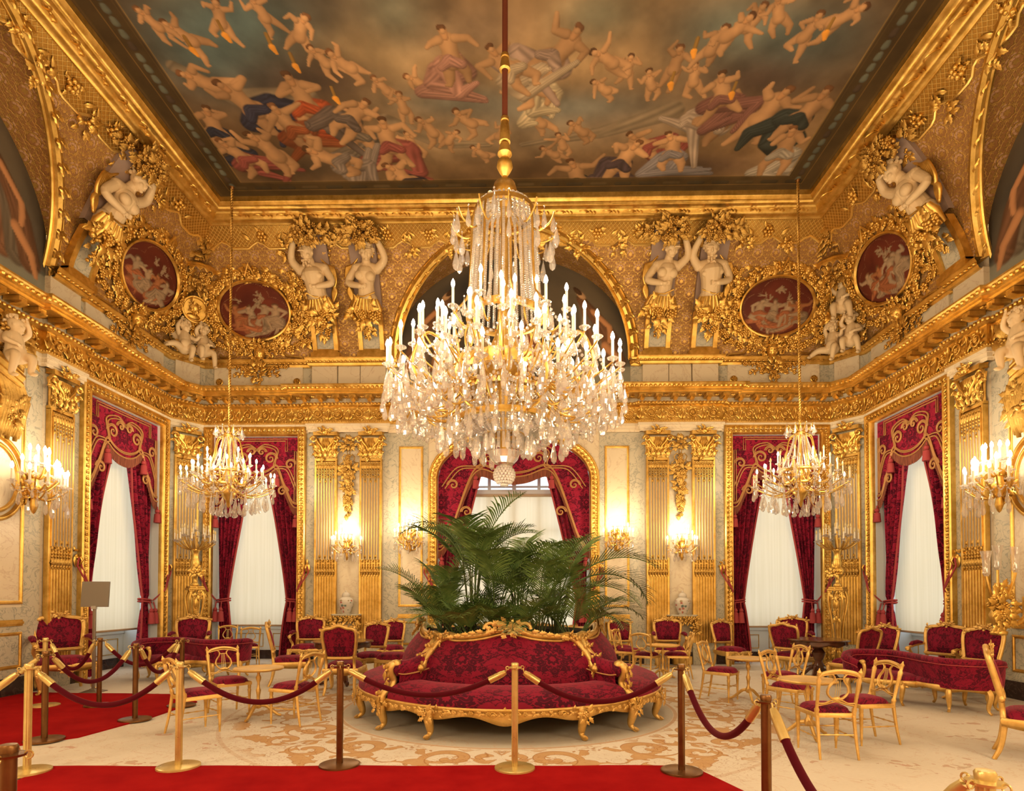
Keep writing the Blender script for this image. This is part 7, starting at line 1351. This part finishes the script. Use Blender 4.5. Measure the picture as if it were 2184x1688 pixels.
    for R, z, cnt, kk, s in ((1.46, 4.0, 40, 1, 1.1), (1.34, 3.98, 40, 2, 1.05), (1.25, 3.95, 40, 2, 1.1), (1.1, 3.9, 36, 1, 1.1), (1.0, 3.82, 34, 3, 1.35), (.80, 3.68, 30, 2, 1.15), (.9, 3.95, 36, 1, 1.), (.68, 3.85, 30, 2, 1.), (.58, 3.70, 24, 3, 1.3), (.64, 6.15, 24, 2, 1.), (.60, 5.9, 12, 2, 1.1), (.58, 5.1, 20, 1, 1.2), (.75, 4.4, 22, 2, 1.2), (1.05, 4.35, 26, 2, 1.2), (.36, 3.6, 16, 2, 1.2)):
        for k in range(cnt): a = (k + .5 * r_.random()) / cnt * 2 * pi; D_.append((np.array([R * cos(a), R * sin(a), z + r_.uniform(-.06, .06)]), a, kk, s * r_.uniform(.9, 1.1)))
    D_.sort(key=lambda d: d[0][1] - .3 * abs(d[0][0])); rest = MB(); raw = []
    for me in DROPS:
        V = np.empty(len(me.vertices) * 3); me.vertices.foreach_get('co', V); raw.append((V.reshape(-1, 3), [np.array([list(p.vertices) for p in me.polygons if p.loop_total == n_]) for n_ in {p.loop_total for p in me.polygons}]))
    for i, (p, a, kk, s) in enumerate(D_):
        if i < 100: drop(t, p, kk, s, a)
        else: rest.add(raw[kk][0], [f for f in raw[kk][1]], M=T4(p, a, s))
    tag(obj('crystal_drops', rest, CRYS, t, smooth=False), kind='stuff')
    m = MB()
    for R, z, cnt, dz in ((1.39, 4.18, 26, .13), (1.11, 4.48, 20, .13), (.83, 4.86, 14, .12), (1.25, 3.96, 24, .14), (1.0, 4.0, 20, .12), (.6, 4.30, 18, .12)):
        for k in range(cnt): aa = (k + np.linspace(0, 1, 11)) / cnt * 2 * pi; m.add(*beads(np.stack([R * np.cos(aa), R * np.sin(aa), z - dz * np.sin(pi * np.linspace(0, 1, 11))], 1), .019))
    tag(obj('bead_swags', m, CRYS, t, smooth=False), kind='stuff')
    m = MB()
    for k in range(44):
        a = k * pi / 22; q = np.linspace(0, 1, 14); rr = .47 * np.cos(q * 1.05) + .06; m.add(*beads(np.stack([rr * cos(a), rr * sin(a), 4.06 - .34 * np.sin(q * pi / 2)], 1), .023)); rr = .54 - .26 * q; m.add(*beads(np.stack([rr * cos(a), rr * sin(a), 3.72 - .14 * q - .06 * np.sin(pi * q)], 1), .021))
    tag(obj('bead_bowl', m, CRYS, t, smooth=False), kind='stuff')
    for k in range(24): a = k * pi / 12; m = MB(); m.add(*box((.235 * cos(a), .235 * sin(a), 3.48), (.012, .035, .22), a)); obj('crystal_prism', m, CRYS, t, smooth=False)
    m = MB(); m.add(*lathe([(.20, 3.36), (.17, 3.28), (.12, 3.22)], 24)); q = MB(); 
    for i, z in enumerate(np.linspace(3.20, 2.96, 9)): rr = .125 * sqrt(max(.02, 1 - ((z - 3.08) / .125) ** 2)); m.add(*balls([(rr * cos(k * pi / 9 + i * .17), rr * sin(k * pi / 9 + i * .17), z) for k in range(18)], .019, 5, 3))
    obj('bead_ball', m, CRYS, t, smooth=False); return t
great_chandelier()
# ------------------------------------------------------------------ corner torcheres, mantel light
def torchere(x, y, rz, label):
    t = thing('torchere', label, 'lamp', (x, y, 0), rz, 'gilded corner torcheres'); m = MB(); m.add(*box2(-.30, .30, -.25, .25, 0, .10)); m.add(*box2(-.24, .24, -.2, .2, .10, .18)); obj('base', m, GOLD, t, bevel=.02)
    m = MB()
    for sx in (-1, 1):
        for sy in (-1, 1): m.add(*tube(cat([(sx * .10, sy * .10, .2), (sx * .09, sy * .09, .5), (sx * .14, sy * .13, 1.0), (sx * .22, sy * .18, 1.35), (sx * .24, sy * .2, 1.55), (sx * .17, sy * .15, 1.7)], 24), np.linspace(.035, .05, 24), 8))
    m.add(*lathe([(.06, .2), (.07, .6), (.10, 1.1), (.15, 1.35), (.15, 1.5), (.08, 1.68)], 12)); m.add(*ball((0, -.17, 1.42), (.11, .07, .14), 12, 8)); foliage(m, 0, 1.60, .22, .07, 26, .1, .08, -.16, .2, .2); foliage(m, 0, 1.2, .07, .14, 16, .1, .06, -.14, .2, .2); foliage(m, 0, .35, .12, .12, 16, .1, .06, -.1, .2, .2); obj('scrolled_pedestal', m, GOLD, t, sharp=0)
    m = MB(); m.add(*box2(-.27, .27, -.23, .23, 1.70, 1.75)); m.add(*box2(-.24, .24, -.2, .2, 1.75, 1.79)); obj('shelf', m, GOLD, t, bevel=.01)
    m = MB(); m.add(*lathe([(0, 1.79), (.12, 1.79), (.13, 1.83), (.07, 1.87), (.06, 1.95), (.09, 2.0), (.20, 2.08), (.23, 2.14), (.20, 2.2), (.14, 2.24), (.15, 2.32), (.12, 2.38), (.10, 2.5), (.13, 2.56), (.17, 2.60), (.10, 2.62), (0, 2.63)], 20)); foliage(m, 0, 2.1, .2, .07, 24, .1, .08, -.16, .2, .2); obj('urn', m, GOLD, t, sharp=0)
    n = 0
    for R, z, cnt in ((.40, 2.78, 10), (.26, 2.90, 8), (.0, 3.02, 1)):
        for k in range(cnt): a = k / cnt * 2 * pi + R; p = (R * cos(a), R * sin(a), z); m = MB(); m.add(*sarm((.03 * cos(a), .03 * sin(a), 2.62), (p[0], p[1], z - .03), .03, .014)); f = MB(); obj('branch', m, GOLDA, t); candle(t, p, .17, 1., False)
    for o in t.children:
        if o.name.split('.')[0] in ('base', 'scrolled_pedestal', 'shelf', 'urn'): k = .68 if 'urn' in o.name else .60; o.scale = (k, k, 1)
    return t
torchere(-7.05, 12.75, CHA, 'gilded torchere with unlit candles in the left corner of the room'); torchere(7.05, 12.75, -CHA, 'gilded torchere with unlit candles in the right corner of the room')
t = thing('mantel_candelabrum', 'gilded candelabrum with glass shades at the right edge of the view', 'lamp', (7.35, 8.86, 0)); m = MB(); m.add(*lathe([(0, 1.02), (.10, 1.02), (.11, 1.06), (.05, 1.12), (.08, 1.2), (.12, 1.32), (.06, 1.45), (.04, 1.6), (.07, 1.72), (.04, 1.8)], 16)); foliage(m, 0, 1.45, .14, .3, 60, .12, .12, -.02, .15, .15); obj('gilt_body', m, GOLD, t, sharp=0)
m = MB(); m.add(*box2(.42, .53, -.09, .09, 1.25, 1.6)); m.add(*tube(cat([(.45, 0, 1.35), (.3, 0, 1.2), (.12, 0, 1.18), (0, 0, 1.3)], 16), .04, 8)); m.add(*tube([(.3, 0, 1.4), (.15, 0, 1.3), (0, 0, 1.35)], .05, 8)); obj('wall_bracket', m, GOLD, t, bevel=.02)
for dx, dy, z in ((-.17, 0, 1.9), (.12, .15, 2.0), (.1, -.2, 1.95)): m = MB(); m.add(*sarm((0, 0, 1.6), (dx, dy, z), .1, .018)); obj('branch', m, GOLD, t); m = MB(); m.add(*lathe([(.03, 0), (.035, .02), (.05, .04), (.045, .06), (.05, .25), (.075, .38)], 16, c=(dx, dy, z))); obj('glass_shade', m, CRYS, t)
